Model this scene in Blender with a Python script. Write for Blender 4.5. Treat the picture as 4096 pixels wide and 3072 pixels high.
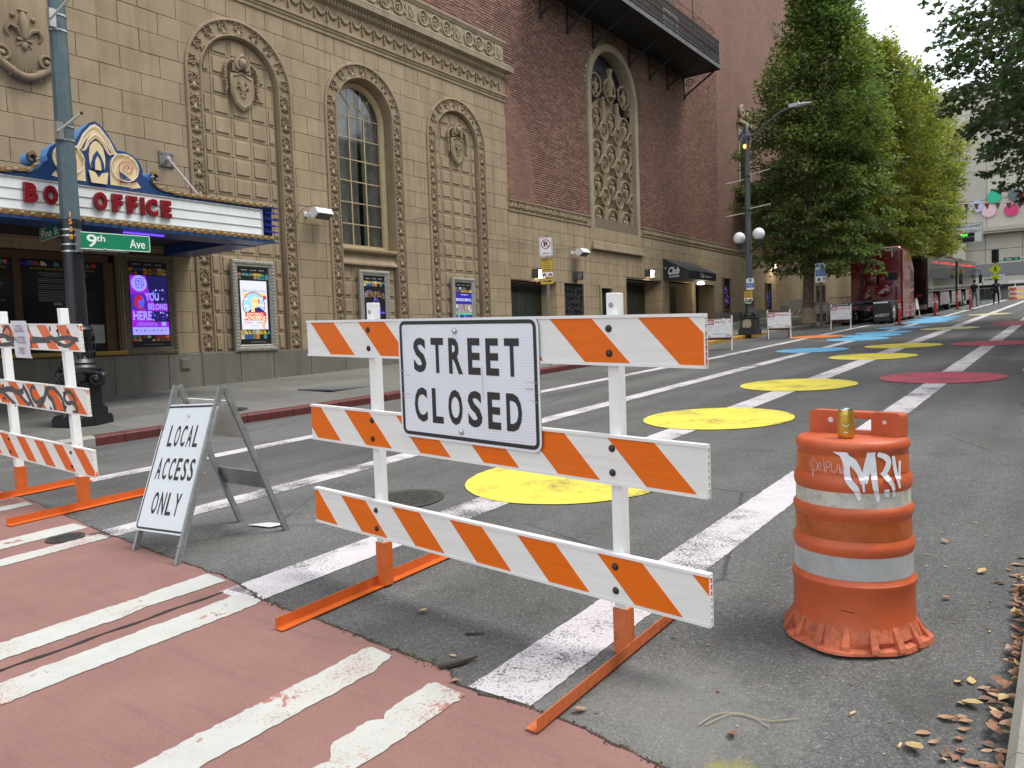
import bpy, math, random
import numpy as np
from mathutils import Vector, Matrix
for _o in list(bpy.data.objects): bpy.data.objects.remove(_o)
SC = bpy.context.scene
COL = SC.collection
R = math.radians
random.seed(7)
# ---------------------------------------------------------------- camera
SL = 0.046                      # the street climbs 4.6 % away from the camera
cam_d = bpy.data.cameras.new('camera'); cam = bpy.data.objects.new('camera', cam_d); COL.objects.link(cam)
cam_d.sensor_width = 36.0; cam_d.lens = 27.04; cam_d.clip_start = 0.05; cam_d.clip_end = 2000
Rm = ((0.80357, 0.00408, -0.59519), (0.59414, -0.06434, 0.80178), (-0.03494, -0.99792, -0.05400))
M = Matrix(((Rm[0][0], -Rm[0][1], -Rm[0][2], 0), (Rm[1][0], -Rm[1][1], -Rm[1][2], 0), (Rm[2][0], -Rm[2][1], -Rm[2][2], 1.45), (0, 0, 0, 1)))
cam.matrix_world = M
SC.camera = cam
# ---------------------------------------------------------------- sky, sun, exposure
W = bpy.data.worlds.new('World'); SC.world = W; W.use_nodes = True
nt = W.node_tree; nt.nodes.clear()
wo = nt.nodes.new('ShaderNodeOutputWorld'); bg = nt.nodes.new('ShaderNodeBackground')
sky = nt.nodes.new('ShaderNodeTexSky'); sky.sky_type = 'NISHITA'; sky.sun_disc = False
sky.sun_elevation = R(62); sky.sun_rotation = R(60); sky.dust_density = 4.0; sky.air_density = 1.0
hsv = nt.nodes.new('ShaderNodeHueSaturation'); hsv.inputs['Saturation'].default_value = 0.25
mixc = nt.nodes.new('ShaderNodeMix'); mixc.data_type = 'RGBA'; mixc.inputs[0].default_value = 0.72
mixc.inputs[7].default_value = (7.9, 8.5, 9.2, 1)          # even high overcast over the blue
nt.links.new(sky.outputs[0], hsv.inputs['Color']); nt.links.new(hsv.outputs[0], mixc.inputs[6])
nt.links.new(mixc.outputs[2], bg.inputs[0]); bg.inputs[1].default_value = 0.11
nt.links.new(bg.outputs[0], wo.inputs[0])
sun_d = bpy.data.lights.new('sun', 'SUN'); sun_d.energy = 1.5; sun_d.angle = R(24); sun_d.color = (1.0, 0.96, 0.9)
sun = bpy.data.objects.new('sun', sun_d); COL.objects.link(sun); sun.location = (0, 0, 60)
_el, _az = R(62), R(60)
_dir = Vector((math.sin(_az) * math.cos(_el), math.cos(_az) * math.cos(_el), math.sin(_el)))
sun.rotation_euler = _dir.to_track_quat('Z', 'Y').to_euler()
SC.view_settings.view_transform = 'Standard'; SC.view_settings.look = 'None'
SC.view_settings.exposure = 0.96; SC.view_settings.gamma = 1.0; SC.view_settings.use_curve_mapping = False

# ---------------------------------------------------------------- materials
def srgb(r, g, b):
    f = lambda c: (c / 255 / 12.92) if c / 255 <= 0.04045 else ((c / 255 + 0.055) / 1.055) ** 2.4
    return (f(r), f(g), f(b))
class NT:
    def __init__(s, name):
        s.m = bpy.data.materials.new(name); s.m.use_nodes = True; s.t = s.m.node_tree
        s.b = s.t.nodes['Principled BSDF']
    def n(s, typ, **kw):
        x = s.t.nodes.new(typ)
        for k, v in kw.items():
            if k.startswith('i_'): x.inputs[int(k[2:]) if k[2:].isdigit() else k[2:].replace('_', ' ')].default_value = v
            else: setattr(x, k, v)
        return x
    def l(s, a, b): s.t.links.new(a, b)
    def coord(s, kind='Object', scale=None):
        c = s.n('ShaderNodeTexCoord')
        o = c.outputs[kind]
        if scale:
            mp = s.n('ShaderNodeMapping'); mp.inputs['Scale'].default_value = scale; s.l(o, mp.inputs[0]); o = mp.outputs[0]
        return o
    def noise(s, vec, scale, detail=4, rough=0.6):
        x = s.n('ShaderNodeTexNoise'); x.inputs['Scale'].default_value = scale; x.inputs['Detail'].default_value = detail
        x.inputs['Roughness'].default_value = rough; s.l(vec, x.inputs['Vector']); return x.outputs[0]
    def ramp(s, fac, stops):
        x = s.n('ShaderNodeValToRGB'); e = x.color_ramp.elements
        while len(e) < len(stops): e.new(0.5)
        for el, (p, c) in zip(e, stops):
            el.position = p; el.color = (c, c, c, 1) if isinstance(c, (int, float)) else (*c[:3], 1)
        s.l(fac, x.inputs[0]); return x.outputs[0]
    def mix(s, fac, a, b, mode='MIX'):
        x = s.n('ShaderNodeMix'); x.data_type = 'RGBA'; x.blend_type = mode
        for sock, v in ((x.inputs[0], fac), (x.inputs[6], a), (x.inputs[7], b)):
            if isinstance(v, (int, float)): sock.default_value = v
            elif isinstance(v, tuple): sock.default_value = (*v[:3], 1)
            else: s.l(v, sock)
        return x.outputs[2]
    def math(s, op, a, b=0.0):
        x = s.n('ShaderNodeMath'); x.operation = op
        for sock, v in ((x.inputs[0], a), (x.inputs[1], b)):
            if isinstance(v, (int, float)): sock.default_value = v
            else: s.l(v, sock)
        return x.outputs[0]
    def bump(s, h, strength=0.3, dist=0.01):
        x = s.n('ShaderNodeBump'); x.inputs['Strength'].default_value = strength; x.inputs['Distance'].default_value = dist
        s.l(h, x.inputs['Height']); s.l(x.outputs[0], s.b.inputs['Normal'])
    def base(s, c):
        if isinstance(c, tuple): s.b.inputs['Base Color'].default_value = (*c[:3], 1)
        else: s.l(c, s.b.inputs['Base Color'])
    def set(s, rough=0.6, metal=0.0, spec=None):
        s.b.inputs['Roughness'].default_value = rough; s.b.inputs['Metallic'].default_value = metal
        if spec is not None: s.b.inputs['Specular IOR Level'].default_value = spec
        return s.m
MATS = {}
def mat(name, col, rough=0.6, metal=0.0, var=0.12, vs=6.0, bump=0.0, bs=60.0, dirt=0.0, spec=None, perobj=0.0):
    """plain surface: colour with mottling, optional grime, relief and a shift from one piece to the next"""
    if name in MATS: return MATS[name]
    t = NT(name); c = t.coord('Object')
    v = t.noise(c, vs, 6, 0.65)
    a = tuple(x * (1 - var) for x in col); b = tuple(min(1, x * (1 + var)) for x in col)
    o = t.mix(t.ramp(v, [(0.3, 0.0), (0.7, 1.0)]), a, b)
    if perobj:
        inf = t.n('ShaderNodeObjectInfo')
        o = t.mix(1.0, o, t.ramp(inf.outputs['Random'], [(0, 1 - perobj), (1, 1.0 + perobj)]), 'MULTIPLY')
    if dirt:
        d = t.ramp(t.noise(c, vs * 2.7, 8, 0.75), [(0.5, 0.0), (0.72, 1.0)])
        o = t.mix(t.math('MULTIPLY', d, dirt), o, tuple(x * 0.28 for x in col))
    t.base(o)
    if bump: t.bump(t.noise(c, bs, 5), bump, 0.006)
    MATS[name] = t.set(rough, metal, spec); return MATS[name]
def emis(name, col, st):
    if name in MATS: return MATS[name]
    if name.startswith(('screen_', 's_')): st *= .62
    t = NT(name); t.base(tuple(c * 0.5 for c in col)); t.b.inputs['Emission Color'].default_value = (*col, 1); t.b.inputs['Emission Strength'].default_value = st
    MATS[name] = t.set(0.4); return MATS[name]

# ---------------------------------------------------------------- geometry helpers
class Fr:
    """a local frame: u to the right, v up, n towards the viewer"""
    def __init__(s, o=(0, 0, 0), u=(1, 0, 0), v=(0, 1, 0), n=(0, 0, 1)):
        s.o, s.u, s.v, s.n = Vector(o), Vector(u), Vector(v), Vector(n)
    def __call__(s, p): return s.o + s.u * p[0] + s.v * p[1] + s.n * p[2]
def face(o, yaw=0.0, tilt=0.0):
    """upright face that looks towards -Y when yaw is 0 (yaw turns it to the left, towards -X)"""
    y, t = R(yaw), R(tilt)
    u = Vector((math.cos(y), math.sin(y), 0)); n = Vector((math.sin(y), -math.cos(y), 0)); v = Vector((0, 0, 1))
    return Fr(o, u, v * math.cos(t) - n * math.sin(t), n * math.cos(t) + v * math.sin(t))
WF = Fr()                                           # world
FX = -15.5
FA = Fr((FX, 0, 0), (0, 1, 0), (0, 0, 1), (1, 0, 0))  # theatre facade: u = street direction, v = up, n = out of the wall
TXT = {}
def text_geo(s, bold, depth):
    k = (s, bold, depth)
    if k not in TXT:
        c = bpy.data.curves.new('t', 'FONT'); c.body = s; c.offset = bold; c.extrude = depth; c.resolution_u = 3
        if depth: c.bevel_depth = min(0.02, depth * 0.5)
        o = bpy.data.objects.new('t', c); m = o.to_mesh()
        TXT[k] = ([tuple(v.co) for v in m.vertices], [tuple(p.vertices) for p in m.polygons])
        o.to_mesh_clear(); bpy.data.objects.remove(o); bpy.data.curves.remove(c)
    return TXT[k]
class B:
    def __init__(s, fr=WF): s.fr = fr; s.V = []; s.F = []; s.MI = []
    def add(s, vs, fs, m=0, fr=None):
        fr = fr or s.fr; k = len(s.V); s.V += [tuple(fr(v)) for v in vs]
        s.F += [tuple(i + k for i in f) for f in fs]; s.MI += [m] * len(fs); return s
    def box(s, u0, u1, v0, v1, n0, n1, m=0, fr=None):
        p = [(u, v, n) for n in (n0, n1) for v in (v0, v1) for u in (u0, u1)]
        return s.add(p, [(0, 2, 3, 1), (4, 5, 7, 6), (0, 1, 5, 4), (2, 6, 7, 3), (0, 4, 6, 2), (1, 3, 7, 5)], m, fr)
    def cbox(s, u0, u1, v0, v1, n0, n1, c=0.01, m=0, fr=None, back=False):
        """box whose front edge is chamfered"""
        o = [(u0, v0), (u1, v0), (u1, v1), (u0, v1)]; i = [(u0 + c, v0 + c), (u1 - c, v0 + c), (u1 - c, v1 - c), (u0 + c, v1 - c)]
        p = [(*a, n0) for a in o] + [(*a, n1 - c) for a in o] + [(*a, n1) for a in i]
        f = [(8, 9, 10, 11)] + [(a, (a + 1) % 4, 4 + (a + 1) % 4, 4 + a) for a in range(4)] + [(4 + a, 4 + (a + 1) % 4, 8 + (a + 1) % 4, 8 + a) for a in range(4)]
        if back: f.append((3, 2, 1, 0))
        return s.add(p, f, m, fr)
    def prism(s, poly, n0, n1, m=0, fr=None, back=True, ms=None):
        k = len(poly); p = [(*a, n1) for a in poly] + [(*a, n0) for a in poly]
        s.add(p, [tuple(range(k))] + ([tuple(range(2 * k - 1, k - 1, -1))] if back else []), m, fr)
        s.F_last = None
        return s.add(p, [(i, k + i, k + (i + 1) % k, (i + 1) % k) for i in range(k)], m if ms is None else ms, fr)
    def quad(s, a, b, c, d, m=0, fr=None): return s.add([a, b, c, d], [(0, 1, 2, 3)], m, fr)
    def poly(s, pts, n=0.0, m=0, fr=None): return s.add([(*p, n) for p in pts], [tuple(range(len(pts)))], m, fr)
    def disc(s, u, v, r, n=0.0, k=24, m=0, fr=None, rv=None):
        return s.poly([(u + r * math.cos(2 * math.pi * i / k), v + (rv or r) * math.sin(2 * math.pi * i / k)) for i in range(k)], n, m, fr)
    def cyl(s, u, v, r, n0, n1, k=16, m=0, fr=None, rv=None):
        return s.prism([(u + r * math.cos(2 * math.pi * i / k), v + (rv or r) * math.sin(2 * math.pi * i / k)) for i in range(k)], n0, n1, m, fr)
    def tube(s, pts, r, k=6, m=0, closed=False, fr=None, caps=True):
        fr = fr or s.fr; P = [fr(p) for p in pts]; n = len(P); rr = r if isinstance(r, (list, tuple)) else [r] * n
        vs, fs = [], []; ref = None
        for i in range(n):
            a = P[(i - 1) % n] if closed or i > 0 else P[i]; b = P[(i + 1) % n] if closed or i < n - 1 else P[i]
            d = (b - a)
            d = d.normalized() if d.length > 1e-9 else Vector((0, 0, 1))
            if ref is None: ref = d.orthogonal().normalized()
            ref = (ref - d * ref.dot(d))
            ref = ref.normalized() if ref.length > 1e-6 else d.orthogonal().normalized()
            e = d.cross(ref)
            for j in range(k):
                t = 2 * math.pi * j / k; vs.append(P[i] + ref * (math.cos(t) * rr[i]) + e * (math.sin(t) * rr[i]))
        for i in range(n if closed else n - 1):
            for j in range(k):
                i2 = (i + 1) % n; fs.append((i * k + j, i * k + (j + 1) % k, i2 * k + (j + 1) % k, i2 * k + j))
        if caps and not closed: fs += [tuple(range(k - 1, -1, -1)), tuple((n - 1) * k + j for j in range(k))]
        return s.add(vs, fs, m, WF)
    def lathe(s, prof, k=24, m=0, c=(0, 0), fr=None, caps=True):
        """prof: (radius, height along n); turned about n at (u, v) = c"""
        vs, fs = [], []; n = len(prof)
        for r, z in prof:
            for j in range(k):
                t = 2 * math.pi * j / k; vs.append((c[0] + r * math.cos(t), c[1] + r * math.sin(t), z))
        for i in range(n - 1):
            for j in range(k): fs.append((i * k + j, i * k + (j + 1) % k, (i + 1) * k + (j + 1) % k, (i + 1) * k + j))
        if caps: fs += [tuple(range(k - 1, -1, -1)), tuple((n - 1) * k + j for j in range(k))]
        return s.add(vs, fs, m, fr)
    def ball(s, c, r, k=10, q=6, m=0, fr=None):
        r = r if isinstance(r, (tuple, list)) else (r, r, r); vs, fs = [(c[0], c[1], c[2] - r[2])], []
        for i in range(1, q):
            a = -math.pi / 2 + math.pi * i / q
            for j in range(k):
                t = 2 * math.pi * j / k; vs.append((c[0] + r[0] * math.cos(a) * math.cos(t), c[1] + r[1] * math.cos(a) * math.sin(t), c[2] + r[2] * math.sin(a)))
        vs.append((c[0], c[1], c[2] + r[2])); e = len(vs) - 1
        for j in range(k):
            fs.append((0, 1 + (j + 1) % k, 1 + j)); fs.append((e, e - k + j, e - k + (j + 1) % k))
        for i in range(q - 2):
            for j in range(k): fs.append((1 + i * k + j, 1 + i * k + (j + 1) % k, 1 + (i + 1) * k + (j + 1) % k, 1 + (i + 1) * k + j))
        return s.add(vs, fs, m, fr)
    def ribbon(s, pts, w, n=0.0, m=0, fr=None):
        """flat brush stroke lying in the u-v plane"""
        vs, fs = [], []; k = len(pts); ww = w if isinstance(w, (list, tuple)) else [w] * k
        for i in range(k):
            a = pts[max(0, i - 1)]; b = pts[min(k - 1, i + 1)]; dx, dy = b[0] - a[0], b[1] - a[1]; L = math.hypot(dx, dy) or 1
            for q in (-0.5, 0.5): vs.append((pts[i][0] - dy / L * ww[i] * q, pts[i][1] + dx / L * ww[i] * q, n))
        for i in range(k - 1): fs.append((2 * i, 2 * i + 1, 2 * i + 3, 2 * i + 2))
        return s.add(vs, fs, m, fr)
    def text(s, t, u, v, h, w=None, n=0.002, m=0, bold=0.0, depth=0.0, fr=None, align='C', warp=None):
        """lettering fitted to height h (and width w), anchored at its centre (C) or left edge (L)"""
        vs, fs = text_geo(t, bold, depth); xs = [p[0] for p in vs]; ys = [p[1] for p in vs]
        x0, x1, y0, y1 = min(xs), max(xs), min(ys), max(ys); k = h / (y1 - y0); kx = (w / (x1 - x0)) if w else k
        ox = u - (x1 - x0) * kx / 2 if align == 'C' else u
        q = [(ox + (p[0] - x0) * kx, v - h / 2 + (p[1] - y0) * k, n + p[2] * k) for p in vs]
        if warp: q = [warp(p) for p in q]
        return s.add(q, fs, m, fr)
    def build(s, name, mats, parent=None, smooth=None, bevel=0, **props):
        me = bpy.data.meshes.new(name); o0 = parent_origin(parent) if parent else Vector((0, 0, 0))
        if props.get('org') is not None: o0 = Vector(props.pop('org'))
        else: props.pop('org', None)
        V = np.array(s.V, dtype=np.float32).reshape(-1, 3) - np.array(o0, dtype=np.float32)
        me.from_pydata(V.tolist(), [], s.F)
        for x in (mats if isinstance(mats, (list, tuple)) else [mats]): me.materials.append(x)
        if isinstance(mats, (list, tuple)) and len(mats) > 1: me.polygons.foreach_set('material_index', s.MI)
        if smooth is not None:
            me.polygons.foreach_set('use_smooth', [True] * len(me.polygons)); me.set_sharp_from_angle(angle=R(smooth))
        me.update(); o = bpy.data.objects.new(name, me); COL.objects.link(o)
        if parent: o.parent = parent; o.location = o0 - parent_origin(parent)
        else: o.location = o0
        if bevel:
            bv = o.modifiers.new('edge', 'BEVEL'); bv.width = bevel; bv.segments = 2; bv.limit_method = 'ANGLE'; bv.angle_limit = R(40)
        for k, v in props.items():
            if v is not None: o['category' if k == 'cat' else k] = v
        return o
def parent_origin(o):
    p = Vector((0, 0, 0))
    while o: p = p + Vector(o.location); o = o.parent
    return p
def thing(name, loc, label, cat, group=None, yaw=0.0):
    o = bpy.data.objects.new(name, None); COL.objects.link(o); o.location = loc; o.rotation_euler = (0, 0, R(yaw)); o.empty_display_size = 0.1
    o['label'] = label; o['category'] = cat
    if group: o['group'] = group
    return o
def dup(o, loc, label=None, yaw=None, scale=None, parent=None):
    c = o.copy(); COL.objects.link(c)
    if parent: c.parent = parent
    if loc is not None: c.location = loc
    if yaw is not None: c.rotation_euler = (0, 0, R(yaw))
    if scale: c.scale = scale
    if label: c['label'] = label
    for ch in list(o.children): dup(ch, None, parent=c)
    return c
def piece(name, me, loc, parent, rot=None, **props):
    """one of many alike pieces that share a mesh"""
    o = bpy.data.objects.new(name, me); COL.objects.link(o)
    if parent: o.parent = parent
    o.location = Vector(loc) - (parent_origin(parent) if parent else Vector((0, 0, 0)))
    if rot: o.rotation_euler = rot
    for k, v in props.items(): o['category' if k == 'cat' else k] = v
    return o
def fast(name, V, F, mats, parent=None, mi=None, smooth=False, **props):
    """big mesh from arrays, every face with the same number of corners"""
    me = bpy.data.meshes.new(name); V = np.asarray(V, np.float32); F = np.asarray(F, np.int32); k = F.shape[1]
    if parent: V = V - np.array(parent_origin(parent), np.float32)
    me.vertices.add(len(V)); me.vertices.foreach_set('co', V.ravel())
    me.loops.add(F.size); me.loops.foreach_set('vertex_index', F.ravel())
    me.polygons.add(len(F)); me.polygons.foreach_set('loop_start', np.arange(0, F.size, k, dtype=np.int32))
    me.polygons.foreach_set('loop_total', np.full(len(F), k, np.int32))
    for x in (mats if isinstance(mats, (list, tuple)) else [mats]): me.materials.append(x)
    if mi is not None: me.polygons.foreach_set('material_index', np.asarray(mi, np.int32))
    if smooth: me.polygons.foreach_set('use_smooth', np.ones(len(F), bool))
    me.update(calc_edges=True); me.validate()
    o = bpy.data.objects.new(name, me); COL.objects.link(o)
    if parent: o.parent = parent
    for a, v in props.items(): o['category' if a == 'cat' else a] = v
    return o
def gz(y): return SL * min(y, 80.0)                # height of the street surface
def spline(pts, sub=5):
    """Catmull-Rom through points"""
    P = [pts[0]] + list(pts) + [pts[-1]]; out = []
    for i in range(1, len(P) - 2):
        for j in range(sub):
            t = j / sub; a, b, c, d = P[i - 1], P[i], P[i + 1], P[i + 2]
            out.append(tuple(0.5 * (2 * b[k] + (c[k] - a[k]) * t + (2 * a[k] - 5 * b[k] + 4 * c[k] - d[k]) * t * t + (3 * b[k] - a[k] - 3 * c[k] + d[k]) * t ** 3) for k in range(len(b))))
    out.append(tuple(pts[-1])); return out
# ================================================================ materials of the place
def asphalt_nodes(t, c):
    """chippings in tar: returns colour and height"""
    v = t.n('ShaderNodeTexVoronoi'); v.inputs['Scale'].default_value = 150; t.l(c, v.inputs['Vector'])
    chip = t.ramp(v.outputs['Color'], [(0.0, (0.066, 0.066, 0.065)), (0.6, (0.112, 0.112, 0.108)), (0.88, (0.16, 0.157, 0.148)), (1.0, (0.33, 0.32, 0.30))])
    fine = t.ramp(t.noise(c, 60, 7, 0.85), [(0.32, 0.62), (0.72, 1.28)])
    col = t.mix(1.0, chip, fine, 'MULTIPLY')
    big = t.ramp(t.noise(c, 0.5, 9, 0.7), [(0.3, 0.74), (0.7, 1.25)])
    return t.mix(1.0, col, big, 'MULTIPLY'), v.outputs['Distance']
def make_asphalt():
    t = NT('asphalt'); c = t.coord('Object')
    col, hgt = asphalt_nodes(t, c)
    st = t.ramp(t.noise(c, 1.7, 8, 0.75), [(0.56, 0.0), (0.75, 1.0)])
    col = t.mix(t.math('MULTIPLY', st, 0.5), col, (0.028, 0.028, 0.027))
    # faint wheel polish along the street
    cs = t.coord('Object', (1.6, 0.06, 1)); pol = t.ramp(t.noise(cs, 1.0, 2, 0.5), [(0.35, 0.85), (0.65, 1.2)])
    col = t.mix(1.0, col, pol, 'MULTIPLY')
    # dusty lighter patch and old yellow spray in front of the drum, crack lines sealed with tar
    def blob(x, y, r, sc, lo, hi):
        mp = t.n('ShaderNodeMapping'); mp.inputs['Location'].default_value = (-x / r, -y / r, 0); mp.inputs['Scale'].default_value = (1 / r, 1 / r, 0); t.l(c, mp.inputs[0])
        ln = t.n('ShaderNodeVectorMath'); ln.operation = 'LENGTH'; t.l(mp.outputs[0], ln.inputs[0])
        v = t.math('ADD', t.math('SUBTRACT', 1.0, ln.outputs['Value']), t.math('MULTIPLY', t.math('SUBTRACT', t.noise(c, sc, 8, .75), .5), 1.6)); return t.ramp(v, [(lo, 0), (hi, 1)])
    col = t.mix(t.math('MULTIPLY', blob(-1.15, 2.45, .75, 6, .25, .75), .38), col, (.25, .24, .215))
    col = t.mix(t.math('MULTIPLY', blob(-.86, 2.21, .16, 22, .35, .65), .55), col, (.27, .25, .05))
    col = t.mix(t.math('MULTIPLY', blob(-.35, 3.0, .45, 7, .3, .8), .5), col, (.05, .048, .044))
    col = t.mix(t.math('MULTIPLY', blob(-6.6, 6.5, 2.2, 2, .3, .8), .4), col, (.05, .05, .05))
    wv = t.n('ShaderNodeTexVoronoi'); wv.feature = 'DISTANCE_TO_EDGE'; wv.inputs['Scale'].default_value = .42
    wm = t.mix(.16, c, t.n('ShaderNodeTexNoise').outputs['Color'], 'ADD'); t.l(wm, wv.inputs['Vector'])
    ck = t.math('MULTIPLY', t.ramp(wv.outputs['Distance'], [(0.0, 1), (.006, 0)]), t.ramp(t.noise(c, .6, 3, .5), [(.46, 0), (.56, .75)])); col = t.mix(ck, col, (.03, .03, .03))
    t.base(col); t.bump(hgt, 0.35, 0.007)
    return t.set(0.88, 0, 0.3)
ASPH = make_asphalt()
def paint(name, col, wear=0.45, under=(0.06, 0.06, 0.06), edge=0.0, rough=0.75, patch=0.0):
    """road paint worn off the tops of the chippings"""
    t = NT(name); c = t.coord('Object')
    v = t.n('ShaderNodeTexVoronoi'); v.inputs['Scale'].default_value = 70; t.l(c, v.inputs['Vector'])
    big = t.noise(c, 1.5, 5, 0.65)
    pit = t.math('ADD', t.math('MULTIPLY', t.noise(c, 75, 6, 0.85), 1.0), t.math('MULTIPLY', big, 0.7))
    m = t.ramp(pit, [(1.06 - wear * 0.5, 1.0), (1.12 - wear * 0.5, 0.0)]) if wear else None
    mo = t.ramp(t.noise(c, 7, 6, 0.7), [(0.25, 0.88), (0.75, 1.06)])
    pc = t.mix(1.0, col, mo, 'MULTIPLY')
    if wear:
        # ramp is clamped to 0..1, so fold the sum into that span first
        f = t.math('MULTIPLY', pit, 0.55)
        m = t.ramp(f, [(0.57 - wear * 0.13, 0.0), (0.60 - wear * 0.12, 1.0)])
        pc = t.mix(m, pc, under)
    if patch:
        pm = t.ramp(t.noise(c, 3.2, 7, 0.7), [(0.62 - patch * 0.1, 0.0), (0.635 - patch * 0.1, 1.0)]); pc = t.mix(pm, pc, under)
    t.base(pc); t.bump(v.outputs['Distance'], 0.25, 0.01)
    return t.set(rough, 0, 0.3)
P_LINE = paint('line_paint', (0.56, 0.52, 0.54), 0.6)
P_YEL = paint('yellow_paint', (0.72, 0.60, 0.08), 0.52)
P_CRM = paint('faded_yellow_paint', (0.66, 0.57, 0.26), 0.6)
P_RED = paint('raspberry_paint', (0.45, 0.085, 0.12), 0.52)
P_BLU = paint('blue_paint', (0.14, 0.42, 0.67), 0.5)
P_ORA = paint('orange_paint', (0.68, 0.22, 0.06), 0.3)
P_GRN = paint('green_paint', (0.45, 0.62, 0.05), 0.3)
P_BAR = paint('crossing_paint', (0.47, 0.47, 0.44), 0.50, (0.34, 0.155, 0.128), patch=0.3)
def make_pink():
    t = NT('pink_surface'); c = t.coord('Object')
    a = t.ramp(t.noise(c, 1.4, 6, 0.6), [(0.3, (0.225, 0.118, 0.102)), (0.7, (0.285, 0.155, 0.134))])
    g = t.ramp(t.noise(c, 140, 6, 0.9), [(0.3, 0.66), (0.7, 1.24)])
    a = t.mix(1.0, a, g, 'MULTIPLY')
    cs = t.coord('Object', (1.2, 7, 1)); sk = t.ramp(t.noise(cs, 1.2, 7, 0.7), [(0.55, 0.0), (0.8, 1.0)])
    a = t.mix(t.math('MULTIPLY', sk, 0.45), a, (0.17, 0.085, 0.072)); gt = t.ramp(t.noise(c, 24, 9, .8), [(.56, 0), (.70, 1)]); a = t.mix(t.math('MULTIPLY', gt, .35), a, (.14, .08, .07)); tm = t.ramp(t.noise(t.coord('Object', (.5, 9, 1)), 1.5, 4, .6), [(.58, 0), (.66, 1)]); a = t.mix(t.math('MULTIPLY', tm, .16), a, (.10, .075, .07))
    h = t.ramp(t.noise(c, 3.3, 3, 0.5), [(0.735, 0.0), (0.745, 1.0)]); a = t.mix(h, a, (0.05, 0.05, 0.052))
    t.base(a); t.bump(t.noise(c, 170, 4, 0.8), 0.25, 0.006)
    return t.set(0.85, 0, 0.3)
PINK = make_pink()
def make_concrete(name, col, big=0.18, dirt=0.35):
    t = NT(name); c = t.coord('Object')
    a = t.ramp(t.noise(c, 0.9, 8, 0.7), [(0.3, tuple(x * (1 - big) for x in col)), (0.7, tuple(x * (1 + big) for x in col))])
    a = t.mix(1.0, a, t.ramp(t.noise(c, 130, 3, 0.8), [(0.3, 0.75), (0.7, 1.2)]), 'MULTIPLY')
    d = t.ramp(t.noise(c, 3.1, 9, 0.75), [(0.52, 0.0), (0.75, 1.0)]); a = t.mix(t.math('MULTIPLY', d, dirt), a, tuple(x * 0.4 for x in col))
    s = t.ramp(t.noise(c, 9, 2, 0.5), [(0.76, 0.0), (0.78, 1.0)]); a = t.mix(t.math('MULTIPLY', s, 0.6), a, tuple(x * 0.35 for x in col))
    inf = t.n('ShaderNodeObjectInfo'); a = t.mix(1.0, a, t.ramp(inf.outputs['Random'], [(0, 0.86), (1, 1.12)]), 'MULTIPLY')
    t.base(a); t.bump(t.noise(c, 90, 5, 0.8), 0.25, 0.006); return t.set(0.85, 0, 0.3)
CONC = make_concrete('pavement_concrete', (0.155, 0.15, 0.135))
KERB = make_concrete('kerb_concrete', (0.30, 0.285, 0.25))
KRED = mat('red_kerb_paint', (0.105, 0.020, 0.020), 0.7, var=0.35, vs=9, dirt=0.5, bump=0.2, bs=80)
KYEL = mat('yellow_kerb_paint', (0.42, 0.22, 0.035), 0.75, var=0.3, vs=9, dirt=0.6, bump=0.2, bs=80)
IRON = mat('cast_iron', (0.075, 0.073, 0.07), 0.55, 0.5, var=0.3, vs=20, bump=0.3, bs=80)
SOIL = mat('gutter_dirt', (0.05, 0.036, 0.024), 0.95, var=0.5, vs=40, bump=0.6, bs=120)

# ================================================================ ground, road, crossing
g = B()
ys = [-260, -40, 80, 420]
for i in range(3):
    a, b = ys[i], ys[i + 1]; za, zb = gz(a) - 0.06, gz(b) - 0.06
    g.quad((-420, a, za), (420, a, za), (420, b, zb), (-420, b, zb))
g.build('ground', make_concrete('far_ground', (0.11, 0.11, 0.105)), kind='structure', org=(0, 0, 0))
g = B()
for a, b in ((-30, 8), (8, 40), (40, 80), (80, 108)):
    x0 = -14.2 if b <= 8 or a >= 80 else -10.95
    g.quad((x0, a, gz(a)), (9 if a < 80 else 40, a, gz(a)), (9 if a < 80 else 40, b, gz(b)), (x0, b, gz(b)))
    if b <= 8: g.quad((-40, a, gz(a)), (-14.2, a, gz(a)), (-14.2, 2.9, gz(2.9)), (-40, 2.9, gz(2.9)))
    if a >= 80: g.quad((-60, a, gz(a)), (-14.2, a, gz(a)), (-14.2, b, gz(b)), (-60, b, gz(b)))
g.build('road', ASPH, kind='structure', org=(0, 0, 0))

rn = random.Random(3)
def ragged(x, amp): return x + rn.uniform(-amp, amp)
def strip(name, xs0, xs1, y0, y1, lift, m, amp=0.012, step=0.12, ends=True, **kw):
    """painted band running up the street between x = xs0(y) and xs1(y), its edges slightly uneven"""
    b = B(); vs = []; y = y0; n = 0
    while True:
        k = 0.2 + 0.8 * min(1, max(0, (25 - y) / 25))
        vs += [(ragged(xs0(y), amp), y + (rn.uniform(-.03, .03) if n == 0 else 0), gz(y) + lift), (ragged(xs1(y), amp), y + (rn.uniform(-.03, .03) if n == 0 else 0), gz(y) + lift)]; n += 1
        if y >= y1: break
        y = min(y1, y + step * (1 + max(0, y - 3) * 0.12))
    b.add(vs, [(2 * i, 2 * i + 1, 2 * i + 3, 2 * i + 2) for i in range(n - 1)], 0)
    return b.build(name, m, org=(0, 0, 0), **kw)
def lerp_tab(tab):
    def f(y):
        for (a, b), (c, d) in zip(tab, tab[1:]):
            if y <= c: return b + (d - b) * max(0, (y - a)) / (c - a)
        return tab[-1][1]
    return f
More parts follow.
